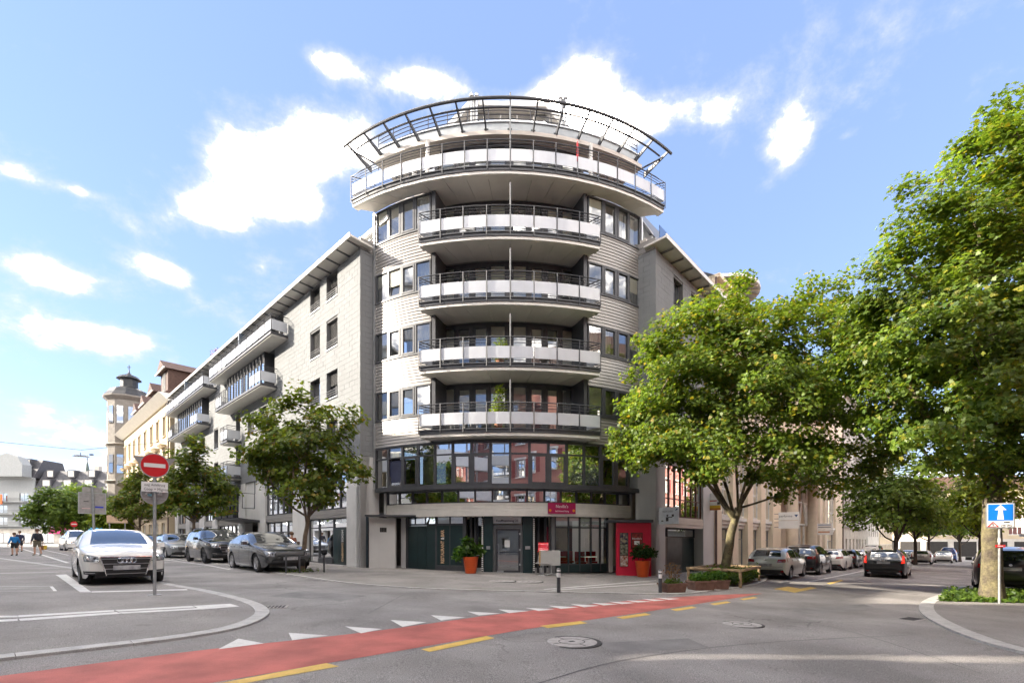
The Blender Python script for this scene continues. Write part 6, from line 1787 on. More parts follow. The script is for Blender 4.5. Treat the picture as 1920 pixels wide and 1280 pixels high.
    # unseen trees added outside the left edge so their leaves dapple the sun streak
    for i, (x, y) in enumerate(((-17.5, 3.2), (-23, 5.2), (-29, 1.0))):
        B = [((0, 0, 6.0), (2.6, 2.6, 2.2)), ((1.2, .8, 4.8), (1.6, 1.6, 1.2)), ((-1.2, -.6, 7.6), (1.8, 1.8, 1.4)), ((.4, -1.4, 8.2), (1.3, 1.3, 1.2))]
        make_tree('dapple_tree', ['added sun-dappling tree left of the frame', 'second added sun-dappling tree left of the frame', 'third added sun-dappling tree left of the frame'][i], (x, y), B, 3.0, .16, 110, 55, .3, LF_PLANE, M_BARKD, 'unseen trees added to dapple the sun', seed=71 + i, shape=DIAM, crad=.7, shell=.3, limbs=5)
make_trees()

def leaf_clump(name, parent, blobs, n, size, m, shape=OVAL, seed=1, spread=.8, kind=None, outw=.5):
    rs = np.random.default_rng(seed); pos = in_blobs(blobs, n, rs, .35)
    c = np.array([b[0] for b in blobs]).mean(0); o = pos - c; o /= (np.linalg.norm(o, axis=1, keepdims=True) + 1e-6)
    return link(name, leaf_mesh(name, pos, size, shape, m, spread=spread, out=o, outw=outw, rs=rs), parent, kind)

def make_plants():
    # two orange planters by the doors
    M_OR = mat('orange_planter', (.62, .085, .012), .4, var=.04)
    for (px, py, Yv, lab, lm, h, w, blobs) in (
        (882.5, 1077, 21.2, 'bright orange tapered planter with leafy green shrub left of the entrance', LF_POT, .68, .62, [((0, 0, 1.05), (.5, .45, .35)), ((-.42, -.05, .95), (.35, .35, .3)), ((-.15, 0, 1.35), (.3, .3, .28)), ((.35, 0, .95), (.3, .3, .25)), ((-.6, 0, .72), (.2, .2, .2))]),
        (1205, 1079, 21.9, 'orange tapered planter with dark shrub in front of the red wall', LF_POTD, .68, .62, [((0, 0, 1.15), (.48, .42, .26)), ((-.3, 0, 1.05), (.3, .3, .22)), ((.35, 0, 1.08), (.32, .3, .22)), ((0, 0, 1.3), (.3, .3, .2))])):
        p = AT(px, py, Yv); z = gz(p.x) + .036
        t = thing('planter', lab, 'planter', (p.x, p.y, z), 0, 'orange planters by the doors')
        MB().lathe([(.23, 0), (.24, .02), (.335, h), (.345, h + .02), (.345, h + .05), (.31, h + .05), (.305, h)], 24, cap=False).build('pot', M_OR, t, smooth=30)
        MB().lathe([(.0, h - .05), (.31, h - .04)], 20, cap=False).build('soil', M_SOIL, t)
        MB().tube([(0, 0, h - .1), (.03, 0, 1.0), (.06, 0, 1.25)], .018, 5).build('stem', M_BARKD, t)
        leaf_clump('foliage', t, blobs, 620, .15, lm, MAPLE if lm is LF_POT else OVAL, seed=int(px))
    # balcony plants
    for (px, py, lv, lab, shape, n, hh) in ((935, 770, 0, 'tall lime green bamboo in a pot on the lowest balcony', SLIM, 900, 1.25), (938, 648, 1, 'low bushy yellow green plant on the second balcony', SLIM, 500, .7)):
        x = (px - 957) / 900 * 21.3; p = XT((x, .62, ZS[lv] + .302))
        t = thing('balcony_plant', lab, 'plant', p, 0, 'potted plants on the round balconies')
        MB().lathe([(.14, 0), (.19, .34), (.17, .34)], 14).build('pot', mat('terracotta', (.3, .12, .06), .8), t)
        st_ = MB(); r = random.Random(lv)
        for k in range(7):
            a = r.uniform(0, 6.28); st_.tube([(0, 0, .3), (.08 * cos(a), .08 * sin(a), .3 + hh * .5), (.22 * cos(a), .22 * sin(a), .3 + hh)], .008, 4)
        st_.build('stem', M_BARK2, t)
        leaf_clump('foliage', t, [((0, 0, .3 + hh * .45), (.34, .3, hh * .4)), ((.05, 0, .3 + hh), (.25, .25, hh * .45))], n, .2, LF_LIME, shape, seed=lv + 4, spread=1.2)
    p = XL((27.5, -1.6, 16.3)); t = thing('roof_plant', 'flowering shrub with purple blossoms on the roof edge of the left wing', 'plant', p)
    MB().boxc((0, 0, .25), (.8, .5, .5)).build('trough', M_TRIM2, t)
    MB().tube([(0, 0, .4), (0, 0, 1.7)], .02, 4).build('stem', M_BARK2, t)
    leaf_clump('foliage', t, [((0, 0, 1.0), (.7, .5, .6))], 220, .25, LF_LIME, OVAL, 3); leaf_clump('blossom', t, [((-.1, 0, 2.0), (.8, .5, .5))], 150, .2, leaf_mat('purple_blossom', (.10, .06, .25), (.25, .2, .4)), OVAL, 4)
    # flower boxes on the first floor terrace of the left wing
    for i, tt in enumerate((18.2, 19.6, 21.0, 22.2)):
        t = thing('flower_box', ['flower box with orange blossoms on the left wing terrace, nearest the tower', 'second flower box from the tower on the left wing terrace', 'third flower box from the tower on the left wing terrace', 'last flower box on the left wing terrace'][i], 'flower box', XL((tt, .2, 3.22)), atan2(.688, -.726), 'flower boxes on the left wing terrace')
        MB().boxc((0, 0, .1), (1.1, .25, .2)).build('box', M_TRIM, t)
        leaf_clump('foliage', t, [((0, 0, .35), (.55, .2, .25))], 160, .14, LF_DARK, OVAL, 50 + i); leaf_clump('blossom', t, [((0, -.05, .45), (.5, .2, .15))], 50, .09, leaf_mat('orange_blossom', (.6, .1, .01), (.7, .2, .03)), OVAL, 60 + i)
    # planted bed round the right maple: low rail on posts, ground cover
    P = lambda px, py: Vector(G(px, py, .03))
    a, b, c = P(1291, 1094), P(1388, 1100), P(1423, 1088)
    d = a + (c - b)
    z = lambda p: gz(p.x) + .03
    fence = thing('wooden_rail', 'low wooden rail on posts round the tree bed', 'fence', (b.x, b.y, z(b)), baked=True)
    M_WOOD = mat('weathered_timber', (.30, .21, .12), .85, var=.25, vscale=6, fine=.2, fscale=40, bump=.4)
    def zz(p): return z(p) + .60
    for (p, q) in ((a, b), (b, c), (c, d), (d, a)):
        e = (q - p).normalized() * .08
        MB().tube([(p.x - e.x, p.y - e.y, zz(p)), (q.x + e.x, q.y + e.y, zz(q))], .062, 8).build('rail', M_WOOD, fence)
    for p in (a, b, c, d): MB().tube([(p.x, p.y, z(p) - .2), (p.x, p.y, z(p) + .56)], .06, 8).build('post', M_WOOD, fence)
    drape('planting_bed', [tuple(a), tuple(b), tuple(c), tuple(d)], M_SOIL, .036)
    rs = np.random.default_rng(9)
    n = 5200; u = rs.uniform(.02, 1.0, n); v = rs.uniform(-.04, 1, n)
    X = a.x + (b.x - a.x) * u + (d.x - a.x) * v; Y = a.y + (b.y - a.y) * u + (d.y - a.y) * v
    hgt = (.12 + .42 * (.5 + .5 * np.sin(X * 3.1 + Y * 2.3)) * rs.uniform(0, 1, n) + .25 * (rs.uniform(0, 1, n) ** 2)) * np.where(u < .3, .55, 1.0)
    pos = np.stack([X, Y, np.array([gz(x) for x in X]) + .05 + hgt], 1)
    link('ground_cover', leaf_mesh('ground_cover', pos, .13, OVAL, LF_HEDGE, spread=.7, rs=rs), None, 'stuff')
    # grass and weeds at the foot of the big tree
    n = 3600
    q0, q1, q2, q3 = P(1762, 1127), P(1985, 1132), P(1985, 1110), P(1775, 1112)
    u = rs.uniform(0, 1, n); v = rs.uniform(0, 1, n) ** 1.2
    X = (q0.x * (1 - u) + q1.x * u) * (1 - v) + (q3.x * (1 - u) + q2.x * u) * v; Y = (q0.y * (1 - u) + q1.y * u) * (1 - v) + (q3.y * (1 - u) + q2.y * u) * v
    pos = np.stack([X, Y, np.array([gz(x) for x in X]) + .05 + rs.uniform(0, .22, n) * (.3 + .7 * v)], 1)
    drape('grass_bed', [tuple(q0), tuple(q1), tuple(q2), tuple(q3)], mat('grass_soil', (.06, .07, .025), .95, var=.3, vscale=9), .043)
    link('verge_weeds', leaf_mesh('verge_weeds', pos, .12, OVAL, LF_HEDGE, spread=.8, rs=rs), None, 'stuff')
    # three terracotta-brown tubs
    M_TUB = mat('brown_tub', (.17, .095, .07), .85, var=.2, vscale=7, fine=.15)
    def tub(px0, px1, pyb, pyt, lab, kind, rz):
        p0, p1 = P(px0, pyb), P(px1, pyb); m = (p0 + p1) / 2; w = (p1 - p0).length; h = w * (pyb - pyt) / (px1 - px0)
        t = thing('plant_tub', lab, 'plant tub', (m.x, m.y, z(m)), rz, 'brown plant tubs at the pavement edge')
        def ringp(s, zv): return [(-w / 2 * s, -w * .32 * s, zv), (w / 2 * s, -w * .32 * s, zv), (w / 2 * s, w * .32 * s, zv), (-w / 2 * s, w * .32 * s, zv)]
        MB().hexa(ringp(.84, 0) + ringp(.97, h * .82)).build('tub', M_TUB, t)
        rim = MB(); o, i = ringp(1.03, h * .82), ringp(1.03, h); o2, i2 = ringp(.86, h * .82), ringp(.86, h)
        for k in range(4):
            j = (k + 1) % 4; rim.quad(o[k], o[j], i[j], i[k]); rim.quad(i[k], i[j], i2[j], i2[k]); rim.quad(i2[k], i2[j], o2[j], o2[k]); rim.quad(o2[k], o2[j], o[j], o[k])
        rim.build('rim', M_TUB, t)
        MB().hexa(ringp(.86, h * .7) + ringp(.86, h * .9)).build('soil', M_SOIL, t)
        if kind == 'dry':
            leaf_clump('foliage', t, [((0, 0, h + .05), (w * .4, w * .25, .08))], 120, .1, LF_HEDGE, OVAL, 7)
            tw = MB(); r = random.Random(4)
            for k in range(16):
                a = r.uniform(0, 6.28); e = r.uniform(.3, .62); tw.tube([(0, 0, h), (.1 * cos(a), .1 * sin(a), h + e * .5), (.26 * cos(a), .2 * sin(a), h + e)], .007, 3)
            tw.build('dry_twigs', M_BARK2, t)
            leaf_clump('dry_leaves', t, [((0, 0, h + .35), (.28, .22, .3))], 110, .07, leaf_mat('dry_leaf', (.16, .08, .04), (.3, .18, .09)), OVAL, 8)
        else:
            leaf_clump('foliage', t, [((0, 0, h + .12), (w * .46, w * .3, .17))], 330, .11, LF_POT, OVAL, int(px0))
    tub(1240, 1281, 1109, 1094, 'brown plant tub with dry twigs beside the right bollard', 'dry', .35)
    tub(1294, 1334, 1105, 1090, 'brown plant tub with green growth, middle of the three', 'green', .25)
    tub(1334, 1362, 1103.5, 1089, 'brown plant tub with green growth under the wooden rail', 'green', .2)
make_plants()
# ------------------------------------------------------------------ vehicles
def paint(name, col, metal=.0, rough=.3):
    m = mat(name, col, rough, metal=metal, var=.02, vscale=2, spec=.5, coat=1.0); return m
def dark_glass():
    if 'car_glass' in MATS: return MATS['car_glass']
    m = mat('car_glass', (.018, .024, .028), .03, var=0, spec=.9, coat=1.0, ior=1.9); return m
M_CG = dark_glass()
M_TYRE = mat('tyre_rubber', (.018, .018, .018), .85, var=.2, vscale=20)
M_RIM = mat('alloy_rim', (.42, .42, .43), .3, metal=.9, var=.03)
M_RIMD = mat('dark_rim', (.05, .05, .052), .35, metal=.8, var=.03)
M_CHR = mat('chrome', (.75, .75, .76), .12, metal=1.0, var=0)
M_BLK = mat('black_plastic', (.02, .02, .021), .5, var=.1)
M_PLATE = mat('blank_plate', (.32, .32, .33), .5, var=.25, vscale=9)
M_TAIL = mat('tail_lens', (.30, .008, .010), .12, var=.1, vscale=30, coat=1.0)
M_HEAD = mat('head_lens', (.36, .38, .40), .08, var=.5, vscale=16, coat=1.0, metal=.4)
M_SEAM = mat('panel_gap', (.012, .012, .012), .8, var=0)
M_BRK = mat('brake_lamp', (.55, .02, .015), .2, emit=(1, .04, .02), emit_s=.15, var=0)

def interp(tab, smooth=True):
    xs = np.array([p[0] for p in tab], float); ys = np.array([p[1] for p in tab], float)
    if not smooth: return lambda s: float(np.interp(s, xs, ys))
    h = np.diff(xs); dl = np.diff(ys) / h; m = np.zeros(len(xs))
    for i in range(1, len(xs) - 1):
        if dl[i - 1] * dl[i] > 0: m[i] = (h[i - 1] + h[i]) / (h[i - 1] / dl[i - 1] + h[i] / dl[i]) if True else 0
    m[0] = dl[0]; m[-1] = dl[-1]
    def f(s):
        if s <= xs[0]: return float(ys[0])
        if s >= xs[-1]: return float(ys[-1])
        i = int(np.searchsorted(xs, s) - 1); i = max(0, min(len(h) - 1, i)); t = (s - xs[i]) / h[i]
        return float((2 * t ** 3 - 3 * t ** 2 + 1) * ys[i] + (t ** 3 - 2 * t ** 2 + t) * h[i] * m[i] + (-2 * t ** 3 + 3 * t ** 2) * ys[i + 1] + (t ** 3 - t ** 2) * h[i] * m[i + 1])
    return f
CARS = {
 'hatch': dict(L=4.30, W=1.79, wb=2.62, fo=.86, rw=.325, top=[(0, .66), (.03, .755), (.12, .83), (.45, .90), (1.0, .965), (1.28, 1.0), (1.75, 1.22), (2.1, 1.36), (2.45, 1.425), (3.1, 1.43), (3.6, 1.37), (3.85, 1.29), (4.12, 1.03), (4.25, .93), (4.29, .78), (4.30, .66)], belt=[(1.0, .90), (1.6, .93), (4.3, 1.0)], A=1.30, R=2.3, C=3.72, RB=4.14, B=(2.42, 2.50), D=3.42),
 'fast': dict(L=4.60, W=1.86, wb=2.735, fo=.88, rw=.345, top=[(0, .66), (.03, .74), (.12, .81), (.5, .91), (1.1, 1.0), (1.38, 1.04), (1.85, 1.27), (2.25, 1.42), (2.6, 1.475), (3.1, 1.47), (3.7, 1.36), (4.2, 1.14), (4.45, 1.05), (4.57, .98), (4.60, .75)], belt=[(1.0, .95), (1.6, .985), (4.6, 1.05)], A=1.40, R=2.45, C=3.2, RB=4.22, B=(2.62, 2.70), D=3.55),
 'suv': dict(L=4.75, W=1.93, wb=2.85, fo=.90, rw=.37, top=[(0, .78), (.03, .88), (.12, .97), (.5, 1.06), (1.1, 1.13), (1.38, 1.16), (1.85, 1.42), (2.2, 1.58), (2.6, 1.64), (3.5, 1.64), (4.2, 1.56), (4.4, 1.46), (4.62, 1.12), (4.70, 1.02), (4.74, .9), (4.75, .75)], belt=[(1.0, 1.06), (1.6, 1.09), (4.75, 1.14)], A=1.40, R=2.4, C=4.28, RB=4.62, B=(2.6, 2.68), D=3.7),
 'estate': dict(L=4.72, W=1.86, wb=2.78, fo=.90, rw=.335, top=[(0, .62), (.03, .72), (.12, .79), (.5, .88), (1.1, .96), (1.42, 1.0), (1.9, 1.25), (2.25, 1.40), (2.6, 1.455), (3.6, 1.46), (4.2, 1.43), (4.34, 1.37), (4.58, 1.04), (4.67, .93), (4.71, .8), (4.72, .62)], belt=[(1.0, .93), (1.6, .95), (4.72, 1.0)], A=1.44, R=2.45, C=4.24, RB=4.57, B=(2.58, 2.66), D=3.6),
 'van': dict(L=4.9, W=1.90, wb=3.0, fo=.92, rw=.34, top=[(0, .75), (.03, .86), (.12, .95), (.5, 1.08), (.8, 1.16), (.95, 1.2), (1.5, 1.62), (1.85, 1.83), (2.3, 1.90), (4.4, 1.92), (4.75, 1.88), (4.84, 1.75), (4.88, 1.2), (4.9, .75)], belt=[(.8, 1.08), (1.6, 1.12), (4.9, 1.15)], A=.98, R=1.9, C=4.74, RB=4.86, B=(2.1, 2.18), D=3.4),
}
class CarShape:
    def __init__(s, P):
        s.P = P; s.L, s.W = P['L'], P['W']; s.top = interp(P['top']); s.belt = interp(P['belt'])
        L = s.L; cz = .19 + (.05 if P['rw'] > .36 else 0); s.cz = cz
        s.bot = interp([(0, .36), (.05, .23), (.18, cz + .0), (.5, cz), (L - .55, cz), (L - .2, cz + .05), (L - .04, .34), (L, .46)])
        h = s.W / 2
        s.plan = interp([(0, h * .80), (.04, h * .86), (.15, h * .91), (.4, h * .955), (.9, h * .985), (L * .5, h), (L - .7, h * .985), (L - .25, h * .94), (L - .06, h * .88), (L, h * .80)])
        s.ws = [P['fo'], P['fo'] + P['wb']]; s.ra = P['rw'] + .045
    def Wd(s, q, z):
        zt, zb = s.top(q), s.bot(q); bl = min(s.belt(q), zt - .06); wp = s.plan(q); zm = .60
        if z <= bl:
            w = wp * (1 - .07 * max(0, (zm - z) / (zm - .15)) ** 2 - .035 * max(0, (z - zm) / max(.05, bl - zm)) ** 2)
            return w
        w = wp * .965; t = (z - bl) / max(1e-4, zt - bl)
        tum = .40 * (z - bl)
        k = max(0, (t - .55) / .45)
        return (w - tum) * (1 - .16 * k ** 2.5)
    def D(s, q, y, z):
        """plan rounding of nose and tail"""
        L = s.L
        f = max(0, 1 - q / (L * .42)); r = max(0, 1 - (L - q) / (L * .30))
        sh = .20 * y * y * f - .13 * y * y * r
        return (L / 2 - (q + sh), y, z)
    def zlow(s, q):
        zb = s.bot(q)
        for w in s.ws:
            d = abs(q - w)
            if d < s.ra: zb = max(zb, s.P['rw'] + sqrt(s.ra ** 2 - d * d))
        return zb
    def roof(s, q, f):
        w = s.Wd(q, s.top(q)); return (w * f, s.top(q) + .035 * (1 - f * f) * min(1, s.Wd(q, s.top(q)) / .5))
    def nose(s, y, z, rear=False):
        lo, hi = (0, 1.3) if not rear else (s.L, s.L - 1.3)
        y = abs(y)
        def inside(q): return s.bot(q) <= z <= s.top(q) + .03 and s.Wd(q, min(z, s.top(q))) >= y
        if inside(lo): return lo
        for _ in range(26):
            m = (lo + hi) / 2
            if inside(m): hi = m
            else: lo = m
        return hi
def build_car(name, label, kind, pm, loc, heading, group=None, rims='five', detail=True, rear_on=False, plate=(.52, .11), grille='wide', scale=1.07, lights='std', roofm=None, rails=False):
    P = CARS[kind]; C = CarShape(P); L = C.L
    t = thing(name, label, 'van' if kind == 'van' else 'car', loc, heading, group)
    t.scale = (scale,) * 3
    # body
    st = [0, .012, .03, .06, .1, .16, .24, .34, .46]
    for w in C.ws:
        st += [w + C.ra * k for k in (-1.0, -.995, -.93, -.8, -.6, -.35, 0, .35, .6, .8, .93, .995, 1.0)]
    q = .6
    while q < L - .5: st.append(q); q += .16
    st += [L - x for x in (.46, .34, .24, .16, .1, .06, .03, .012, 0)]
    st = sorted(set(round(x, 4) for x in st)); ok = [st[0]]
    for x in st[1:]:
        if x - ok[-1] > .0015: ok.append(x)
    st = ok
    mb = MB(); cols = []
    for q in st:
        zl = C.zlow(q); zt = C.top(q); bl = min(C.belt(q), zt - .06); zl = min(zl, bl - .02)
        pts = []
        for k in range(8): z = zl + (bl - zl) * k / 7; pts.append((C.Wd(q, z), z))
        for k in range(1, 7): z = bl + (zt - bl) * k / 6; pts.append((C.Wd(q, z), z))
        for f in (.72, .38, 0): pts.append(C.roof(q, f))
        full = pts + [(-y, z) for (y, z) in pts[-2::-1]]
        cols.append([mb.v(C.D(q, y, z)) for (y, z) in full])
    n = len(cols[0])
    for a, b in zip(cols, cols[1:]):
        for k in range(n - 1): mb.f(a[k], a[k + 1], b[k + 1], b[k])
    mb.f(cols[0][::-1]); mb.f(cols[-1])
    mb.build('body', pm, t, smooth=38)
    # underbody and wheel housings
    ub = MB(); ub.box(-L / 2 + .25, L / 2 - .25, -C.W / 2 + .30, C.W / 2 - .30, C.cz + .0, .8); ub.box(-L / 2 + .9, L / 2 - .95, -C.W / 2 + .09, C.W / 2 - .09, C.cz - .005, .42); ub.build('underbody', M_BLK, t)
    # glass
    def grid(rows, name, m, par=t, flip=False):
        g = MB(); ix = [[g.v(p) for p in r] for r in rows]
        for a, b in zip(ix, ix[1:]):
            for k in range(len(a) - 1): g.f(a[k], a[k + 1], b[k + 1], b[k]) if not flip else g.f(a[k], b[k], b[k + 1], a[k + 1])
        return g.build(name, m, par, smooth=50)
    def topglass(q0, q1, name, inset=.9):
        rows = []
        for i in range(9):
            q = q0 + (q1 - q0) * i / 8; row = []
            for k in range(9):
                f = (-1 + 2 * k / 8) * inset; y, z = C.roof(q, f); x, y, z = C.D(q, y, z); row.append((x, y, z + .007))
            rows.append(row)
        return grid(rows, name, M_CG)
    topglass(P['A'] + .02, P['R'] - .12, 'windscreen')
    topglass(P['C'] + .06, P['RB'] - .02, 'rear_window', .88)
    def sideglass(q0, q1, sd):
        rows = []
        for i in range(11):
            q = q0 + (q1 - q0) * i / 10; row = []
            bl = min(C.belt(q), C.top(q) - .06); zu = max(bl + .035, C.top(q) - .085)
            for k in range(6):
                z = bl + .03 + (zu - bl - .03) * k / 5; w = C.Wd(q, z) + .006; x, y, z = C.D(q, sd * w, z); row.append((x, y, z))
            rows.append(row)
        grid(rows, 'side_window', M_CG, flip=sd > 0)
    for sd in (-1, 1):
        sideglass(P['A'] + .22, P['B'][0], sd); sideglass(P['B'][1], P['D'], sd)
        if P['D'] + .35 < P['C'] + .12: sideglass(P['D'] + .06, P['C'] + .08, sd)
        # shut lines and handles
        if detail:
            for q in (P['A'] + .12, P['B'][0] + .04, P['D'] - .02):
                g = MB(); zs = [C.zlow(q) + .1 + (min(C.belt(q), C.top(q) - .06) - C.zlow(q) - .1) * k / 6 for k in range(7)]
                for a, b in zip(zs, zs[1:]):
                    g.poly([C.D(q - .006, sd * (C.Wd(q, a) + .003), a), C.D(q + .006, sd * (C.Wd(q, a) + .003), a), C.D(q + .006, sd * (C.Wd(q, b) + .003), b), C.D(q - .006, sd * (C.Wd(q, b) + .003), b)])
                g.build('door_seam', M_SEAM, t)
            for q in (P['B'][0] - .14, P['D'] - .2):
                z = min(C.belt(q), C.top(q)) - .10; x, y, zz = C.D(q, sd * (C.Wd(q, z) + .012), z)
                MB().boxc((x, y, zz), (.18, .03, .028)).build('door_handle', pm, t)
        # mirror
        q = P['A'] + .38; z = C.belt(q) + .07; x, y, zz = C.D(q, sd * (C.Wd(q, z) + .13), z)
        m = MB(); m.hexa([(x - .06, y - .1, zz - .06), (x + .06, y - .085, zz - .05), (x + .06, y + .085, zz - .05), (x - .06, y + .1, zz - .06), (x - .06, y - .1, zz + .07), (x + .05, y - .07, zz + .06), (x + .05, y + .07, zz + .06), (x - .06, y + .1, zz + .07)])
        mo = m.build('wing_mirror', pm, t, smooth=60)
        MB().boxc((x + .01, y - sd * .1, zz - .045), (.06, .09, .03)).build('mirror_stalk', M_BLK, mo)
    # wheels
    rw = P['rw']
    for wq in C.ws:
        for sd in (-1, 1):
            x = L / 2 - wq; yo = C.plan(wq) - .02; wdt = .22
            w = MB(); w.lathe([(rw * .66, 0), (rw * .93, 0), (rw, -.03), (rw, -wdt + .03), (rw * .93, -wdt), (rw * .6, -wdt)], 26, (0, 0, 0), 'y', cap=False)
            wo = w.build('wheel', M_TYRE, t, smooth=40); wo.location = (x, sd * yo, rw)
            if sd < 0: wo.rotation_euler = (0, 0, pi)
            rm = M_RIMD if rims == 'dark' else M_RIM
            r = MB(); r.lathe([(rw * .69, -.0), (rw * .66, -.015), (rw * .60, -.05), (rw * .60, -.16)], 26, (0, 0, 0), 'y', cap=False)
            r.lathe([(.005, -.012), (.055, -.012), (.06, -.04)], 14, (0, 0, 0), 'y', cap=False)
            k5 = 5 if rims in ('five', 'dark') else 10
            for k in range(k5):
                a = 2 * pi * k / k5 + .3; ca, sa = cos(a), sin(a); h = .036 if k5 == 5 else .018
                def pt(rr, o, yy): return (rr * ca - o * sa, yy, rr * sa + o * ca)
                r.hexa([pt(.04, -h, -.05), pt(rw * .66, -h * 1.25, -.04), pt(rw * .66, -h * 1.25, -.012), pt(.04, -h, -.02), pt(.04, h, -.05), pt(rw * .66, h * 1.25, -.04), pt(rw * .66, h * 1.25, -.012), pt(.04, h, -.02)])
            r.build('rim', rm, wo)
            MB().lathe([(.005, -.09), (rw * .6, -.09)], 18, (0, 0, 0), 'y', cap=False).build('brake_disc', M_RIMD, wo)
    # front and rear fittings
    def patch(name, corners, m, par=t, nx=6, nz=3, off=.006, rear=False):
        """corners (y,z): lower-left, lower-right, upper-right, upper-left"""
        rows = []
        for j in range(nz + 1):
            row = []
            for i in range(nx + 1):
                u, v = i / nx, j / nz
                y = (corners[0][0] * (1 - u) + corners[1][0] * u) * (1 - v) + (corners[3][0] * (1 - u) + corners[2][0] * u) * v
                z = (corners[0][1] * (1 - u) + corners[1][1] * u) * (1 - v) + (corners[3][1] * (1 - u) + corners[2][1] * u) * v
                q = C.nose(y, z, rear); x, yy, zz = C.D(q, y, z); row.append((x + (off if not rear else -off), yy * (1 + off * .5), zz))
            rows.append(row)
        return grid(rows, name, m, par)
    W2 = C.W / 2
    zh = C.top(.12)             # nose edge height
    def front():
        if grille == 'single':       # big framed single grille with slats
            ggl = patch('grille', [(-.38, zh - .56), (.38, zh - .56), (.50, zh - .11), (-.50, zh - .11)], M_BLK, nx=8, nz=6, off=.008)
            for k in range(7):
                z = zh - .54 + k * .062; w = .38 + .115 * k / 7
                patch('slat', [(-w, z), (w, z), (w + .004, z + .016), (-w - .004, z + .016)], M_RIMD if k % 2 else M_RIM, ggl, nx=8, nz=1, off=.018)
            patch('grille_frame', [(-.51, zh - .12), (.51, zh - .12), (.505, zh - .095), (-.505, zh - .095)], M_CHR, ggl, nx=8, nz=1, off=.016)
            for sd in (-1, 1):
                a = [(sd * .38, zh - .57), (sd * .40, zh - .57), (sd * .52, zh - .11), (sd * .50, zh - .11)]
                if sd < 0: a = [a[1], a[0], a[3], a[2]]
                patch('grille_frame', a, M_CHR, ggl, nx=1, nz=5, off=.016)
            bq = C.nose(0, zh - .19)
            rg = MB()
            for k in range(4):
                y = (-1.5 + k) * .085; x = C.D(bq, y, 0)[0] + .032
                for j in range(20):
                    a0, a1 = 2 * pi * j / 20, 2 * pi * (j + 1) / 20
                    rg.tube([(x, y + .06 * cos(a0), zh - .20 + .06 * sin(a0)), (x, y + .06 * cos(a1), zh - .20 + .06 * sin(a1))], .011, 4)
            rg.build('ring_badge', M_CHR, t)
            for sd in (-1, 1):
                c = [(sd * .58, zh - .545), (sd * .80, zh - .535), (sd * .81, zh - .45), (sd * .52, zh - .465)]
                if sd < 0: c = [c[1], c[0], c[3], c[2]]
                g = patch('air_intake', c, M_BLK, off=.008)
                c = [(sd * .60, zh - .51), (sd * .78, zh - .505), (sd * .78, zh - .49), (sd * .60, zh - .495)]
                if sd < 0: c = [c[1], c[0], c[3], c[2]]
                patch('intake_trim', c, M_RIM, g, nz=1, off=.016)
            patch('lower_lip', [(-.55, zh - .605), (.55, zh - .605), (.5, zh - .59), (-.5, zh - .59)], M_BLK, off=.008)
            pz, pw = zh - .38, .27
        elif grille == 'panel':      # closed panel nose
            patch('grille', [(-.50, zh - .18), (.50, zh - .18), (.50, zh - .06), (-.50, zh - .06)], mat('grey_nose_panel', (.09, .095, .10), .4), nx=8, off=.008)
            patch('lower_intake', [(-.62, zh - .47), (.62, zh - .47), (.58, zh - .37), (-.58, zh - .37)], M_BLK, nx=8, off=.008)
            for sd in (-1, 1):
                c = [(sd * .66, zh - .50), (sd * .80, zh - .46), (sd * .82, zh - .24), (sd * .74, zh - .36)]
                if sd < 0: c = [c[1], c[0], c[3], c[2]]
                patch('air_intake', c, M_BLK, off=.008)
            pz, pw = zh - .31, .26
        else:
            g = patch('grille', [(-.42, zh - .30), (.42, zh - .30), (.46, zh - .08), (-.46, zh - .08)], M_BLK, nx=8, off=.008)
            for k in range(5): patch('slat', [(-.42, zh - .28 + k * .042), (.42, zh - .28 + k * .042), (.42, zh - .27 + k * .042), (-.42, zh - .27 + k * .042)], M_RIM, g, nx=6, nz=1, off=.016)
            patch('lower_intake', [(-.66, zh - .52), (.66, zh - .52), (.60, zh - .40), (-.60, zh - .40)], M_BLK, nx=8, off=.008)
            pz, pw = zh - .36, .26
        q = C.nose(.2, pz); x = C.D(q, .2, pz)[0]
        MB().boxc((x + .03, 0, pz), (.02, pw * 2, .11)).build('number_plate', M_PLATE, t)
        for sd in (-1, 1):
            c = [(sd * .53, zh - .24), (sd * .80, zh - .22), (sd * .83, zh - .03), (sd * .55, zh - .10)]
            if sd < 0: c = [c[1], c[0], c[3], c[2]]
            h = patch('headlight', c, M_HEAD, nx=5, nz=3, off=.010)
            for yy in (.60, .72):
                z = zh - .145; q = C.nose(sd * yy, z); x, y2, z2 = C.D(q, sd * yy, z)
                MB().lathe([(.0, .016), (.036, .014), (.042, .004)], 12, (x - .0, y2, z2), 'x', cap=False).build('lamp', M_BLK if yy < .7 else M_CHR, h)
            c2 = [(sd * .50, zh - .225), (sd * .80, zh - .205), (sd * .80, zh - .192), (sd * .50, zh - .212)]
            if sd < 0: c2 = [c2[1], c2[0], c2[3], c2[2]]
            patch('light_surround', c2, M_BLK, h, nz=1, off=.011)
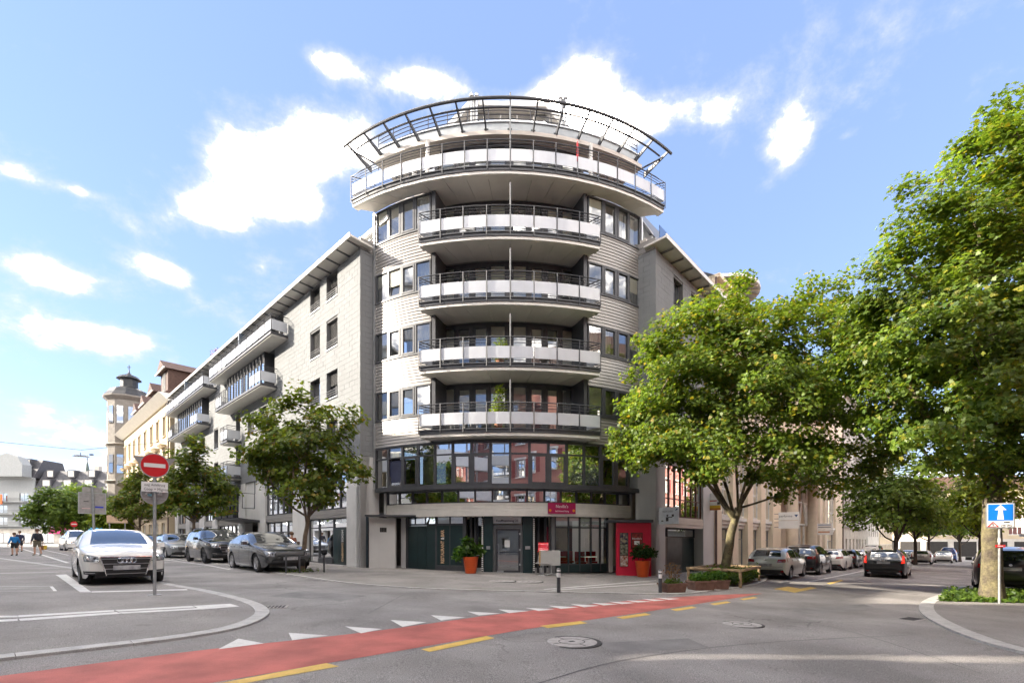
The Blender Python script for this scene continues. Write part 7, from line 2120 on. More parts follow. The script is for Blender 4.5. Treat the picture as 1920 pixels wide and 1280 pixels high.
    def rear():
        zr = C.top(P['RB'])       # lower edge of the rear window
        lens = M_BRK if lights == 'brake' else M_TAIL
        tall = lights in ('tall', 'brake') or kind == 'van'
        for sd in (-1, 1):
            if tall: c = [(sd * .70, zr - .26), (sd * .85, zr - .24), (sd * .80, zr + .16), (sd * .74, zr + .12)]
            else: c = [(sd * .46, zr - .22), (sd * .84, zr - .20), (sd * .82, zr - .06), (sd * .50, zr - .08)]
            if sd < 0: c = [c[1], c[0], c[3], c[2]]
            h = patch('taillight', c, lens, nx=5, nz=4, off=.012, rear=True)
            y, z = sd * .72, zr - .14; q = C.nose(y, z, True); x, y2, z2 = C.D(q, y, z)
            MB().boxc((x - .014, y2, z2), (.01, .10, .03)).build('lens_insert', M_HEAD, h)
            y, z = sd * .66, .38; q = C.nose(y, z, True); x, y2, z2 = C.D(q, y, z)
            MB().boxc((x - .012, y2, z2 + .02), (.02, .16, .03)).build('reflector', M_TAIL, t)
            MB().boxc((x - .02, y2 * .92, z2 - .09), (.06, .15, .05)).build('exhaust_trim', M_CHR, t)
        patch('bumper_valance', [(-.66, .30), (.66, .30), (.60, .46), (-.60, .46)], M_BLK, nx=8, off=.01, rear=True)
        pz = zr - .22 if kind != 'hatch' else zr - .33
        q = C.nose(.2, pz, True); x = C.D(q, .2, pz)[0]
        MB().boxc((x - .03, 0, pz), (.02, .54, .12)).build('number_plate', M_PLATE, t)
        patch('tailgate_seam', [(-.68, zr - .42), (.68, zr - .42), (.68, zr - .408), (-.68, zr - .408)], M_SEAM, nx=8, nz=1, off=.006, rear=True)
        q = C.nose(0, zr - .1, True); x = C.D(q, 0, zr - .1)[0]
        MB().lathe([(.0, -.02), (.045, -.018), (.05, -.0)], 14, (x, 0, zr - .09), 'x', cap=False).build('badge', M_CHR, t)
        # roof spoiler and wiper
        x0, _, z0 = C.D(P['C'] + .02, 0, C.top(P['C'] + .02))
        MB().hexa([(x0 + .12, -.52, z0 + .01), (x0 + .12, .52, z0 + .01), (x0 - .10, .50, z0 - .02), (x0 - .10, -.50, z0 - .02), (x0 + .12, -.52, z0 + .05), (x0 + .12, .52, z0 + .05), (x0 - .12, .50, z0 + .02), (x0 - .12, -.50, z0 + .02)]).build('roof_spoiler', pm, t)
        MB().lathe([(.0, -.0), (.012, -.0)], 6, (0, 0, 0), 'x') if False else None
    front(); rear()
    for sd in (-1, 1):   # wipers or rails
        if rails:
            MB().tube([(L / 2 - P['R'] - .1, sd * (C.Wd(P['R'] + .2, C.top(P['R'] + .2)) - .06), C.top(P['R'] + .2) + .02), (L / 2 - P['R'] - .3, sd * (C.Wd(P['R'] + .4, C.top(P['R'] + .4)) - .05), C.top(P['R'] + .4) + .055), (L / 2 - P['C'] + .1, sd * (C.Wd(P['C'] - .1, C.top(P['C'] - .1)) - .05), C.top(P['C'] - .1) + .055), (L / 2 - P['C'] - .0, sd * (C.Wd(P['C'], C.top(P['C'])) - .06), C.top(P['C']) + .01)], .02, 6).build('roof_rail', M_CHR, t)
    return t

HL = atan2(-.688, .726)       # left street cars face the tower
HR = atan2(.735, .678)        # right street cars face away
def put(X, t, n, lift=.0):
    p = X((t, n, 0)); return (p[0], p[1], gz(p[0]) + lift)
PW = paint('white_car_paint', (.76, .75, .71)); PS = paint('silver_car_paint', (.52, .53, .52), .35); PG = paint('grey_car_paint', (.085, .09, .095), .6, .22)
PD = paint('dark_grey_car_paint', (.04, .043, .047), .5, .2); PK = paint('black_car_paint', (.012, .012, .014)); PL = paint('light_grey_car_paint', (.26, .28, .29), .5); PB = paint('blue_van_paint', (.02, .05, .19)); PC = paint('greenish_white_car_paint', (.60, .62, .56), .1)
fx, fy = AT(238, 1090, 13.0).x, 13.0
hd = HL + radians(-1.5)
build_car('parked_car', 'white hatchback with four ring badge parked nose on by the no entry sign', 'hatch', PW, (fx - cos(hd) * 2.3, fy - sin(hd) * 2.3, gz(fx) + .03), hd, grille='single', rims='ten')
g1 = 'cars parked along the left street'
build_car('parked_car', 'metallic grey fastback with split spoke wheels parked behind the thin tree', 'fast', PG, put(XL, .75, 3.95, .0), HL, g1, grille='panel')
build_car('parked_car', 'dark grey suv parked second in the left row behind the fastback', 'suv', PD, put(XL, 8.1, 3.9), HL, g1, grille='single', rims='dark', rails=True)
build_car('parked_car', 'light grey estate parked third in the left row', 'estate', PL, put(XL, 16.4, 3.95), HL, g1)
build_car('parked_car', 'dark car parked last in the left row, mostly hidden', 'hatch', PD, put(XL, 23.5, 3.95), HL, g1, detail=False)
g2 = 'cars parked along the right street'
build_car('parked_car', 'pale grey hatchback parked first in the right row by the tree bed', 'hatch', PC, put(XR, 6.3, 3.75), HR, g2, rear_on=True)
build_car('parked_car', 'black suv with red light band parked second in the right row', 'suv', PK, put(XR, 13.0, 3.75), HR, g2)
build_car('parked_car', 'white car parked third in the right row', 'estate', PW, put(XR, 22.0, 3.75), HR, g2)
build_car('parked_car', 'black car parked fourth in the right row', 'hatch', PK, put(XR, 28.4, 3.75), HR, g2)
build_car('parked_car', 'white small car parked fifth in the right row', 'hatch', PW, put(XR, 34.0, 3.75), HR, g2, detail=False)
build_car('white_van', 'white van parked at the far end of the right row', 'van', PW, put(XR, 42.0, 4.2), HR, g2, detail=False)
vx, vy = 20.9 + cos(HR) * 2.5, 27 + sin(HR) * 2.5
build_car('black_estate_car', 'black estate car driving away with brake lights lit', 'estate', PK, (vx, vy, gz(vx)), HR, lights='brake', rails=True, scale=1.09)
vx, vy = AT(1750, 1050, 54.5).x, 54.5
build_car('white_car', 'white hatchback with tall red tail lights driving ahead down the right street', 'estate', PW, (vx, vy + 1.5, gz(vx)), HR, lights='tall', detail=False)
vx, vy = AT(1769, 1050, 63).x, 63
build_car('silver_car', 'silver car in front of the blue van down the right street', 'hatch', PS, (vx, vy, gz(vx)), HR, lights='tall', detail=False)
vx, vy = AT(1778, 1050, 70).x, 70
build_car('blue_van', 'blue van furthest down the right street', 'van', PB, (vx, vy, gz(vx)), HR, detail=False)
vx, vy = 18.9, 18.2
build_car('black_suv', 'glossy black suv parked behind the big tree trunk and one way sign', 'suv', PK, (vx + cos(HR) * 2.4, vy + sin(HR) * 2.4, gz(vx)), HR, rails=True)
vx, vy = AT(1705, 1045, 66).x, 66
build_car('parked_car', 'dark car parked under the avenue trees on the left of the right street', 'hatch', PD, (vx, vy, gz(vx)), HR, g2, detail=False)
vx, vy = -42.6, 47
van = build_car('white_minivan', 'white minivan coming up the left street with one headlight glowing', 'van', PW, (vx - 2, vy + 2, gz(vx)), HL + .05, detail=False, grille='wide')
lamp = MB().lathe([(.0, .03), (.09, .025), (.11, .0)], 14, (2.36, -.68, .78), 'x', cap=False)
lamp.build('lit_headlamp', mat('lit_lamp', (1, .6, .2), .3, emit=(1, .55, .15), emit_s=14, var=0), van)

def make_truck():
    x, y = -56.5, 51
    t = thing('box_truck', 'white box truck with black bumper facing the camera at the left edge', 'truck', (x, y, gz(x)), HL)
    t.scale = (1.05,) * 3
    cab = MB(); prof = [(2.9, .45), (2.95, 1.15), (2.5, 1.35), (1.9, 2.15), (.9, 2.25), (.9, .45)]
    a = [cab.v(px, -1.0, z) for px, z in prof]; b = [cab.v(px, 1.0, z) for px, z in prof]
    cab.f(a); cab.f(b[::-1])
    for i in range(6):
        j = (i + 1) % 6; cab.f(a[j], a[i], b[i], b[j])
    cab.build('cab', PW, t)
    MB().poly([(2.47, -.9, 1.42), (2.47, .9, 1.42), (1.96, .85, 2.10), (1.96, -.85, 2.10)]).build('windscreen', M_CG, t)
    MB().box(-3.4, .85, -1.12, 1.12, .75, 2.95).build('cargo_box', mat('box_body_white', (.74, .74, .72), .5, var=.03), t)
    MB().hexa([(.86, -1.0, 2.3), (1.6, -.95, 2.3), (1.6, .95, 2.3), (.86, 1.0, 2.3), (.86, -1.05, 2.95), (.95, -1.0, 2.95), (.95, 1.0, 2.95), (.86, 1.05, 2.95)]).build('wind_deflector', PW, t)
    MB().box(2.88, 3.02, -1.02, 1.02, .35, .75).build('bumper', M_BLK, t); MB().box(2.93, 2.99, -.6, .6, .8, 1.08).build('grille', M_BLK, t)
    for sd in (-1, 1):
        MB().box(2.9, 2.98, sd * .62 if sd > 0 else -.95, .95 if sd > 0 else -.62, .82, 1.05).build('headlight', M_HEAD, t)
        MB().boxc((2.2, sd * 1.22, 1.6), (.12, .2, .42)).build('wing_mirror', M_BLK, t)
        MB().poly([(2.3, sd * 1.004, 1.42), (1.0, sd * 1.004, 1.42), (1.0, sd * 1.004, 2.1), (1.85, sd * 1.004, 2.1)]).build('side_window', M_CG, t)
        for wx in (2.1, -2.3):
            w = MB().lathe([(.12, 0), (.38, 0), (.4, -.03), (.4, -.22), (.38, -.25), (.1, -.25)], 18, (0, 0, 0), 'y').build('wheel', M_TYRE, t, smooth=40)
            w.location = (wx, sd * 1.0, .4); w.rotation_euler = (0, 0, 0 if sd > 0 else pi)
            MB().lathe([(.02, .005), (.22, .005), (.24, -.03)], 14, (0, 0, 0), 'y', cap=False).build('rim', M_RIM, w)
    MB().box(-3.3, 2.6, -.5, .5, .45, .74).build('chassis', M_BLK, t)
    MB().box(.86, .90, -.5, .5, 2.72, 2.80).build('roof_lettering_band', M_BLK, t) if False else None
make_truck()
# ------------------------------------------------------------------ street furniture and signs
M_GALV = mat('galvanised_steel', (.36, .37, .37), .5, metal=.6, var=.12, vscale=9)
M_SIGNR = mat('sign_red', (.52, .012, .016), .35, var=.05)
M_SIGNW = mat('sign_face_white', (.72, .71, .69), .45, var=.03)
M_SIGNB = mat('sign_blue', (.006, .17, .62), .4, var=.03)
M_SIGNBK = mat('sign_back', (.30, .285, .275), .5, metal=.4, var=.12, vscale=7)
M_INK = mat('sign_ink', (.05, .045, .045), .6, var=0)
def make_signs():
    # no entry sign on a galvanised post
    p = G(290, 1115, .03)
    Y = p[1]; sc = Y / F * 1.0
    z0 = gz(p[0]) + .03
    face = Vector((.62, -.78, 0)).normalized()
    rz = atan2(face.x, -face.y)                  # local -y faces the viewer
    t = thing('traffic_sign', 'round red no entry sign with white bar above a delivery plate', 'road sign', (p[0], p[1], z0), rz)
    zc = AT(292, 873, Y).z - z0
    def disc(r, z, m, y0, y1, name, sx=1.0, n=40, par=t):
        mb = MB(); ring = lambda y: [mb.v(r * cos(2 * pi * k / n) * sx, y, z + r * sin(2 * pi * k / n)) for k in range(n)]
        a, b = ring(y0), ring(y1); mb.f(a); mb.f(b[::-1])
        for k in range(n): mb.f(a[(k + 1) % n], a[k], b[k], b[(k + 1) % n])
        return mb.build(name, m, par)
    R = .262
    disc(R + .018, zc, M_GALV, -.075, -.045, 'sign_rim'); disc(R - .004, zc, M_SIGNR, -.079, -.0755, 'sign_disc')
    MB().box(-.20, .20, -.083, -.0795, zc - .045, zc + .045).build('white_bar', M_SIGNW, t)
    # a second sign seen from behind: triangle above, disc below
    tri = MB(); tri.extr([(-.39, .06, zc + .21), (.39, .06, zc + .21), (.38, .06, zc + .17), (.05, .06, zc - .27), (-.05, .06, zc - .27), (-.38, .06, zc + .17)], Vector((0, .03, 0))); tri.build('triangle_sign_back', M_SIGNBK, t)
    zd = AT(290, 924, Y).z - z0
    disc(.262, zd, M_GALV, .05, .08, 'disc_sign_rim'); disc(.24, zd, M_SIGNBK, .045, .0495, 'disc_sign_back')
    for (x, z, w, h, c) in ((-.16, .03, .12, .09, (.5, .42, .42)), (-.12, -.06, .10, .07, (.25, .5, .6)), (.12, .0, .14, .10, (.62, .60, .58)), (.2, .06, .1, .07, (.5, .3, .3)), (-.2, -.02, .06, .05, (.6, .6, .55))):
        MB().box((x - w / 2) * .75, (x + w / 2) * .75, .041, .0445, zd + (z - h / 2) * .75, zd + (z + h / 2) * .75).build('sticker', mat('sticker_%d' % int(c[0] * 100 + c[1] * 10), c, .6, var=.3, vscale=30), t)
    MB().box(-.2, .2, .03, .06, zd - .13, zd - .11).build('bracket', M_GALV, t); MB().box(-.2, .2, .03, .06, zd + .11, zd + .13).build('bracket', M_GALV, t)
    pz = AT(292, 913, Y).z - z0; ph = .225
    MB().box(-.245, .245, -.08, -.06, pz - ph / 2, pz + ph / 2).build('plate', M_SIGNW, t)
    z_ = pz
    text_mesh('lettering', 'ausg. Anlieferung', .08, M_INK, t, Vector((0, -.083, z_ + .045)), face_rot((1, 0, 0)), font_scale_x=.70, depth=.001)
    text_mesh('lettering', 'Coop + Migros', .085, M_INK, t, Vector((.02, -.083, z_ - .055)), face_rot((1, 0, 0)), font_scale_x=.85, depth=.001)
    MB().tube([(0, 0, 0), (0, 0, zc + .1)], .034, 12).build('post', M_GALV, t, smooth=40)
    MB().boxc((0, 0, .006), (.26, .18, .012)).build('foot_plate', M_GALV, t)
    # one way sign on the right
    p = G(1874, 1131, .04); Y = p[1]; z0 = gz(p[0]) + .04
    face = Vector((-.40, -.92, 0)).normalized(); rz = atan2(face.x, -face.y)
    t = thing('traffic_sign', 'blue one way sign with white arrow and white supplementary panel', 'road sign', (p[0], p[1], z0), rz)
    zc = AT(1873, 966, Y).z - z0
    w, h = .325, .375
    def rr(x0, x1, z0_, z1, y0, y1, r, name, m):
        pts = []
        for (cx, cz, a0) in ((x1 - r, z1 - r, 0), (x0 + r, z1 - r, pi / 2), (x0 + r, z0_ + r, pi), (x1 - r, z0_ + r, 3 * pi / 2)):
            for k in range(5): a = a0 + pi / 2 * k / 4; pts.append((cx + r * cos(a), y0, cz + r * sin(a)))
        return MB().extr(pts, Vector((0, y1 - y0, 0))).build(name, m, t)
    rr(-w, w, zc - h, zc + h, -.05, -.03, .05, 'sign_board', M_GALV); rr(-w + .025, w - .025, zc - h + .025, zc + h - .025, -.056, -.0505, .04, 'sign_face', M_SIGNW)
    MB().box(-w + .045, w - .045, -.0605, -.0565, zc - .15, zc + h - .045).build('blue_field', M_SIGNB, t)
    a = [(-.075, zc - .12), (.075, zc - .12), (.045, zc + .16), (.135, zc + .16), (0, zc + .32), (-.135, zc + .16), (-.045, zc + .16)]
    MB().extr([(x, -.0645, z) for x, z in a], Vector((0, .0035, 0))).build('arrow', M_SIGNW, t)
    tri = MB()
    P3 = [Vector((-.29, -.058, zc - .33)), Vector((-.05, -.058, zc - .33)), Vector((-.17, -.058, zc - .19))]
    for k in range(3): tri.tube([tuple(P3[k]), tuple(P3[(k + 1) % 3])], .012, 4)
    tri.build('warning_triangle', M_SIGNR, t)
    for x in (.06, .20):
        c = MB()
        for k in range(14):
            a0, a1 = 2 * pi * k / 14, 2 * pi * (k + 1) / 14; c.tube([(x + .045 * cos(a0), -.058, zc - .31 + .03 * sin(a0)), (x + .045 * cos(a1), -.058, zc - .31 + .03 * sin(a1))], .006, 4)
        c.build('wheel_mark', M_INK, t)
    MB().tube([(.06, -.058, zc - .31), (.11, -.058, zc - .27), (.18, -.058, zc - .27), (.2, -.058, zc - .31)], .006, 4).build('bicycle_mark', M_INK, t)
    MB().tube([(-.17, -.058, zc - .3), (-.17, -.058, zc - .24)], .01, 4).build('arrow_mark', M_INK, t)
    MB().boxc((.14, -.058, zc - .20), (.13, .004, .035)).build('car_mark', M_INK, t)
    MB().tube([(0, 0, 0), (0, 0, zc + h)], .034, 12).build('post', M_GALV, t, smooth=40)
    MB().boxc((0, 0, .006), (.2, .2, .012)).build('foot_plate', M_GALV, t)
    zb = AT(1873, 1023, Y).z - z0; MB().boxc((0, -.042, zb), (.22, .01, .075)).build('red_tag', M_SIGNR, t)
    MB().boxc((0, -.049, zb), (.12, .004, .02)).build('tag_line', M_SIGNW, t); MB().lathe([(.037, -.06), (.037, .06)], 12, (0, 0, zb + .17)).build('white_sticker', M_SIGNW, t)
    # sign seen from behind on the left
    p = AT(173, 1000, 23.5); z0 = gz(p.x); face = Vector((.72, -.69, 0)); rz = atan2(face.x, -face.y)
    t = thing('traffic_sign', 'large grey sign back on a leaning post behind the white hatchback', 'road sign', (p.x, p.y, z0), rz)
    zc = AT(171, 943, 23.5).z - z0
    MB().box(-.50, .50, -.02, .0, zc - .48, zc + .48).build('sign_back', M_SIGNBK, t)
    fr = MB(); fr.box(-.52, .52, -.045, .01, zc + .48, zc + .52); fr.box(-.52, .52, -.045, .01, zc - .52, zc - .48); fr.box(-.52, -.48, -.045, .01, zc - .48, zc + .48); fr.box(.48, .52, -.045, .01, zc - .48, zc + .48); fr.build('rim', M_GALV, t)
    MB().box(-.37, .37, -.02, .0, zc + .53, zc + .78).build('upper_plate', M_SIGNBK, t)
    MB().box(.1, .42, -.026, -.0205, zc - .22, zc - .14).build('blue_sticker', mat('sticker_blue', (.02, .04, .45), .5), t)
    MB().box(-.38, -.08, -.026, -.0205, zc - .28, zc - .24).build('pale_sticker', mat('sticker_pale', (.6, .4, .38), .5), t)
    MB().box(-.32, -.14, -.026, -.0205, zc + .06, zc + .10).build('stamp', M_INK, t)
    MB().tube([(.10, -.06, -.05), (.0, -.06, zc + .82)], .055, 10).build('post', M_GALV, t, smooth=40)
    # smaller far no entry sign and board
    p = AT(139, 1010, 60); t = thing('traffic_sign', 'tiny far no entry sign beyond the white minivan', 'road sign', (p.x, p.y, gz(p.x)), .5)
    MB().tube([(0, 0, 0), (0, 0, 3.0)], .05, 6).build('post', M_GALV, t)
    disc(.36, 3.0, M_SIGNR, -.08, -.05, 'sign_disc', par=t); MB().box(-.26, .26, -.1, -.082, 2.94, 3.06).build('white_bar', M_SIGNW, t)
    p = AT(220, 1000, 55); t = thing('notice_board', 'beige notice board on two posts by the cream house', 'notice board', (p.x, p.y, gz(p.x)), .5)
    for x in (-.7, .7): MB().tube([(x, 0, 0), (x, 0, 3.3)], .06, 6).build('post', M_GALV, t)
    MB().box(-.95, .95, -.06, .0, 3.0, 3.9).build('board', mat('board_beige', (.5, .36, .25), .7), t)
    # projecting shop signs, right street
    def hang(px, py, t_, n_, w, h, lab, base, draw=None, tilt=0, name='shop_sign'):
        q = XR((t_, n_, 0)); Yv = q[1]; p = AT(px, py, Yv)
        d = Vector((XR((0, 1, 0))[0] - XR((0, 0, 0))[0], XR((0, 1, 0))[1] - XR((0, 0, 0))[1], 0)); rz = atan2(d.y, d.x)
        s = thing(name, lab, 'sign', (p.x, p.y, p.z), rz)
        MB().boxc((0, 0, 0), (w, .09, h)).build('board', base, s)
        for z in (-h * .3, h * .3): MB().boxc((-w / 2 - .15, 0, z), (.3, .05, .04)).build('bracket', M_TRIM2, s)
        if draw: draw(s)
        return s
    def d1(s):
        text_mesh('lettering', 'CREDIT SUISSE', .115, M_INK, s, Vector((-.05, -.048, .19)), face_rot((1, 0, 0)), depth=.001, font_scale_x=.72)
        MB().lathe([(.05, -.001), (.05, .001)], 12, (-.05, -.048, .0), 'y').build('figure_head', M_INK, s)
        MB().boxc((-.06, -.048, -.17), (.13, .004, .2)).build('figure_body', M_INK, s); MB().boxc((.10, -.048, -.08), (.2, .004, .04)).build('figure_arm', M_INK, s); MB().boxc((.22, -.048, .0), (.11, .004, .11)).build('figure_bag', M_INK, s); MB().boxc((-.3, -.048, -.25), (.1, .004, .05)).build('figure_mark', M_INK, s)
        sl = MB(); sl.poly([(.32, -.048, .22), (.46, -.048, .26), (.44, -.048, .33), (.36, -.048, .28)]); sl.build('sail_mark', mat('sail_blue', (.02, .06, .16), .5), s)
    hang(1254, 966, .5, .75, .98, .80, 'white bank sign with figure pictogram beside the red wall', mat('pale_sign_board', (.60, .64, .68), .4), d1)
    def d2(s):
        MB().box(-.42, .42, -.052, -.0455, -.5, -.22).build('yellow_band', mat('sign_yellow', (.65, .42, .03), .5), s); MB().box(-.42, .42, -.055, -.0525, -.5, -.38).build('orange_band', mat('sign_orange2', (.5, .17, .02), .5), s)
        MB().box(-.36, .2, -.052, -.0455, .02, .07).build('line', M_SIGNR, s); MB().box(.22, .38, -.052, -.0455, -.18, -.04).build('block', M_INK, s)
    hang(1338, 940, 7.3, .55, .84, 1.0, 'white and yellow square sign beside the maple trunk', M_SIGNW, d2)
    def d3(s):
        text_mesh('lettering', 'performa', .24, M_INK, s, Vector((-.2, -.048, 0)), face_rot((1, 0, 0)), depth=.001)
        MB().poly([(.38, -.048, .1), (.64, -.048, .1), (.51, -.048, -.1)]).build('mark', mat('sail_blue', (.02, .06, .16), .5), s)
    hang(1479, 967, 19.5, .8, 1.4, .62, 'white sign with dark lettering and blue triangle, upper of the pair', M_SIGNW, d3)
    hang(1479, 983, 19.5, .8, 1.4, .6, 'blank white sign below the lettered one', M_SIGNW)
    def d4(s):
        MB().box(-.5, .6, -.052, -.0455, .1, .17).build('line', mat('line_blue', (.1, .2, .4), .5), s); MB().box(-.5, .6, -.052, -.0455, -.12, -.06).build('line', M_INK, s)
    hang(1545, 986, 36, .9, 1.5, .6, 'pale sign with blue line of text over the black suv', M_SIGNW, d4)
    def d5(s): MB().box(-.5, .5, -.052, -.0455, -.04, .08).build('line', mat('line_orange', (.5, .22, .08), .5), s)
    hang(1545, 997, 36, .9, 1.5, .56, 'framed pale sign with orange text below the blue line sign', M_SIGNW, d5)
make_signs()

def make_bollards():
    def bollard(px, py, ptop, lab):
        p = G(px, py, .03); z0 = gz(p[0]) + .03; h = AT(px, ptop, p[1]).z - z0
        t = thing('bollard', lab, 'bollard', (p[0], p[1], z0), 0, 'black bollards on the pavement edge')
        MB().lathe([(.055, 0), (.055, h * .62)], 14).build('shaft', M_TRIM, t, smooth=40)
        MB().lathe([(.057, h * .62), (.057, h * .80)], 14).build('reflective_band', M_SIGNW, t, smooth=40)
        MB().lathe([(.056, h * .80), (.056, h * .86)], 14).build('dark_ring', M_TRIM, t, smooth=40)
        MB().lathe([(.057, h * .86), (.057, h * .93)], 14).build('reflective_band', M_SIGNW, t, smooth=40)
        MB().lathe([(.058, h * .93), (.05, h * .985), (.02, h)], 14).build('cap', M_TRIM2, t, smooth=40)
    bollard(1047.5, 1110, 1064, 'black bollard with white bands standing alone in front of the restaurant windows')
    bollard(1238, 1110, 1067, 'black bollard with white bands beside the plant tub')
    # iron tree guard
    p = G(566, 1072, .03)
    hx = HL
    t = thing('tree_guard', 'low black iron guard rail round the thin street tree', 'tree guard', (p[0], p[1], gz(p[0]) + .03), HL)
    for (x, y) in ((-.1, -.75), (-.1, .75), (.0, -.28)):
        MB().boxc((x + .45, y, .33), (.07, .05, .72)).build('post', M_TRIM, t)
    MB().tube([(.35, -.8, .66), (.35, .8, .66)], .018, 6).build('rail', M_TRIM, t)
    rs = np.random.default_rng(5); n = 260
    pos = np.stack([rs.normal(0, .28, n), rs.normal(0, .4, n), rs.uniform(.0, .12, n)], 1)
    link('weeds', leaf_mesh('weeds', pos, .07, OVAL, LF_HEDGE, spread=.8, rs=rs), t)
make_bollards()

def make_chair_and_table():
    p = AT(1030, 1081, 20.9); z0 = gz(p.x) + .036
    t = thing('bistro_table', 'tipped up bistro table with square grey top turned to the street', 'table', (p.x, p.y, z0), TA)
    MB().boxc((0.05, -.02, .78), (.86, .035, .66)).build('table_top', mat('grey_table_top', (.40, .40, .38), .5, var=.05), t)
    MB().boxc((-.40, .02, .78), (.1, .03, .66)).build('wood_edge', mat('light_wood', (.42, .27, .12), .6), t)
    MB().tube([(.1, .14, .06), (.1, .14, .72)], .03, 8).build('pedestal', M_STEEL, t)
    f = MB()
    for a in (.5, 2.2, 3.8, 5.3): f.tube([(.1, .14, .1), (.1 + .38 * cos(a), .14 + .38 * sin(a), .015)], .018, 6)
    f.build('foot', M_STEEL, t)
    MB().tube([(-.36, .06, .0), (-.36, .06, .5)], .018, 6).build('leg', M_STEEL, t)
    q2 = AT(1018, 1031, 21.1)
    b = thing('bistro_table', 'small low bistro table hidden behind the tipped one, carrying the red chair', 'table', (q2.x, q2.y, z0), TA - .2)
    hz_ = q2.z - .10 - .445 - z0
    MB().boxc((0, 0, hz_ - .015), (.62, .56, .03)).build('table_top', MATS['grey_table_top'], b); MB().tube([(0, 0, .02), (0, 0, hz_ - .03)], .03, 8).build('pedestal', M_STEEL, b); MB().lathe([(.24, 0), (.22, .02)], 16).build('foot', M_STEEL, b)
    # red shell chair lifted on top of the table edge
    p2 = AT(1018, 1031, 21.1)
    c = thing('shell_chair', 'glossy red plastic shell chair stacked above the tipped table', 'chair', (p2.x, p2.y, p2.z - .10), TA - .2)
    rm = mat('red_plastic', (.62, .008, .012), .15, coat=1.0, var=.02)
    g = MB(); prof = [(-.22, .02), (-.10, .0), (.05, .02), (.16, .08), (.21, .2), (.24, .34), (.27, .44)]
    rows = []
    for (y, z) in prof:
        row = []
        for k in range(9):
            f_ = -1 + k / 4; w = .235 - .05 * max(0, (z - .3)) - (.02 if z < .03 else 0)
            row.append((w * f_, y - .06 * f_ * f_ * (z > .1), z + .055 * f_ ** 2 * (1 if z < .15 else .2)))
        rows.append(row)
    ix = [[g.v(q) for q in r] for r in rows]
    for a, b in zip(ix, ix[1:]):
        for k in range(8): g.f(a[k], a[k + 1], b[k + 1], b[k])
    o = g.build('shell', rm, c, smooth=60)
    md = o.modifiers.new('thickness', 'SOLIDIFY'); md.thickness = .015
    for (x, y) in ((-.18, -.16), (.18, -.16), (-.2, .14), (.2, .14)):
        MB().tube([(x * .7, y * .7, .02), (x, y, -.2), (x * 1.15, y * 1.15, -.44)], .011, 6).build('leg', M_STEEL, c)
make_chair_and_table()

def make_lamps():
    # street lamp hanging over the far left square
    t = thing('street_lamp', 'flat street lamp hung on a wire over the far left square', 'street lamp', tuple(AT(153, 854, 46)), 0)
    MB().hexa([(-.75, -.2, -.05), (.75, -.2, -.12), (.75, .2, -.12), (-.75, .2, -.05), (-.5, -.12, .08), (.4, -.12, .03), (.4, .12, .03), (-.5, .12, .08)]).build('lamp_head', M_TRIM2, t)
    MB().tube([(-.1, 0, .06), (-.1, 0, .3)], .03, 5).build('hanger', M_TRIM, t)
    MB().boxc((.95, 0, .1), (.3, .15, .12)).build('control_box', M_TRIM, t)
    a = AT(153, 849, 46)
    w = MB().tube([(-75, 30, 12.5), (a.x * .5 - 37, (a.y + 30) / 2, 11.0), (a.x, a.y, a.z + .3), (-31, 47, 11.5)], .02, 4).build('span_wire', M_TRIM, None)
    tag(w, 'thin span wire carrying the hanging street lamp', 'wire')
make_lamps()
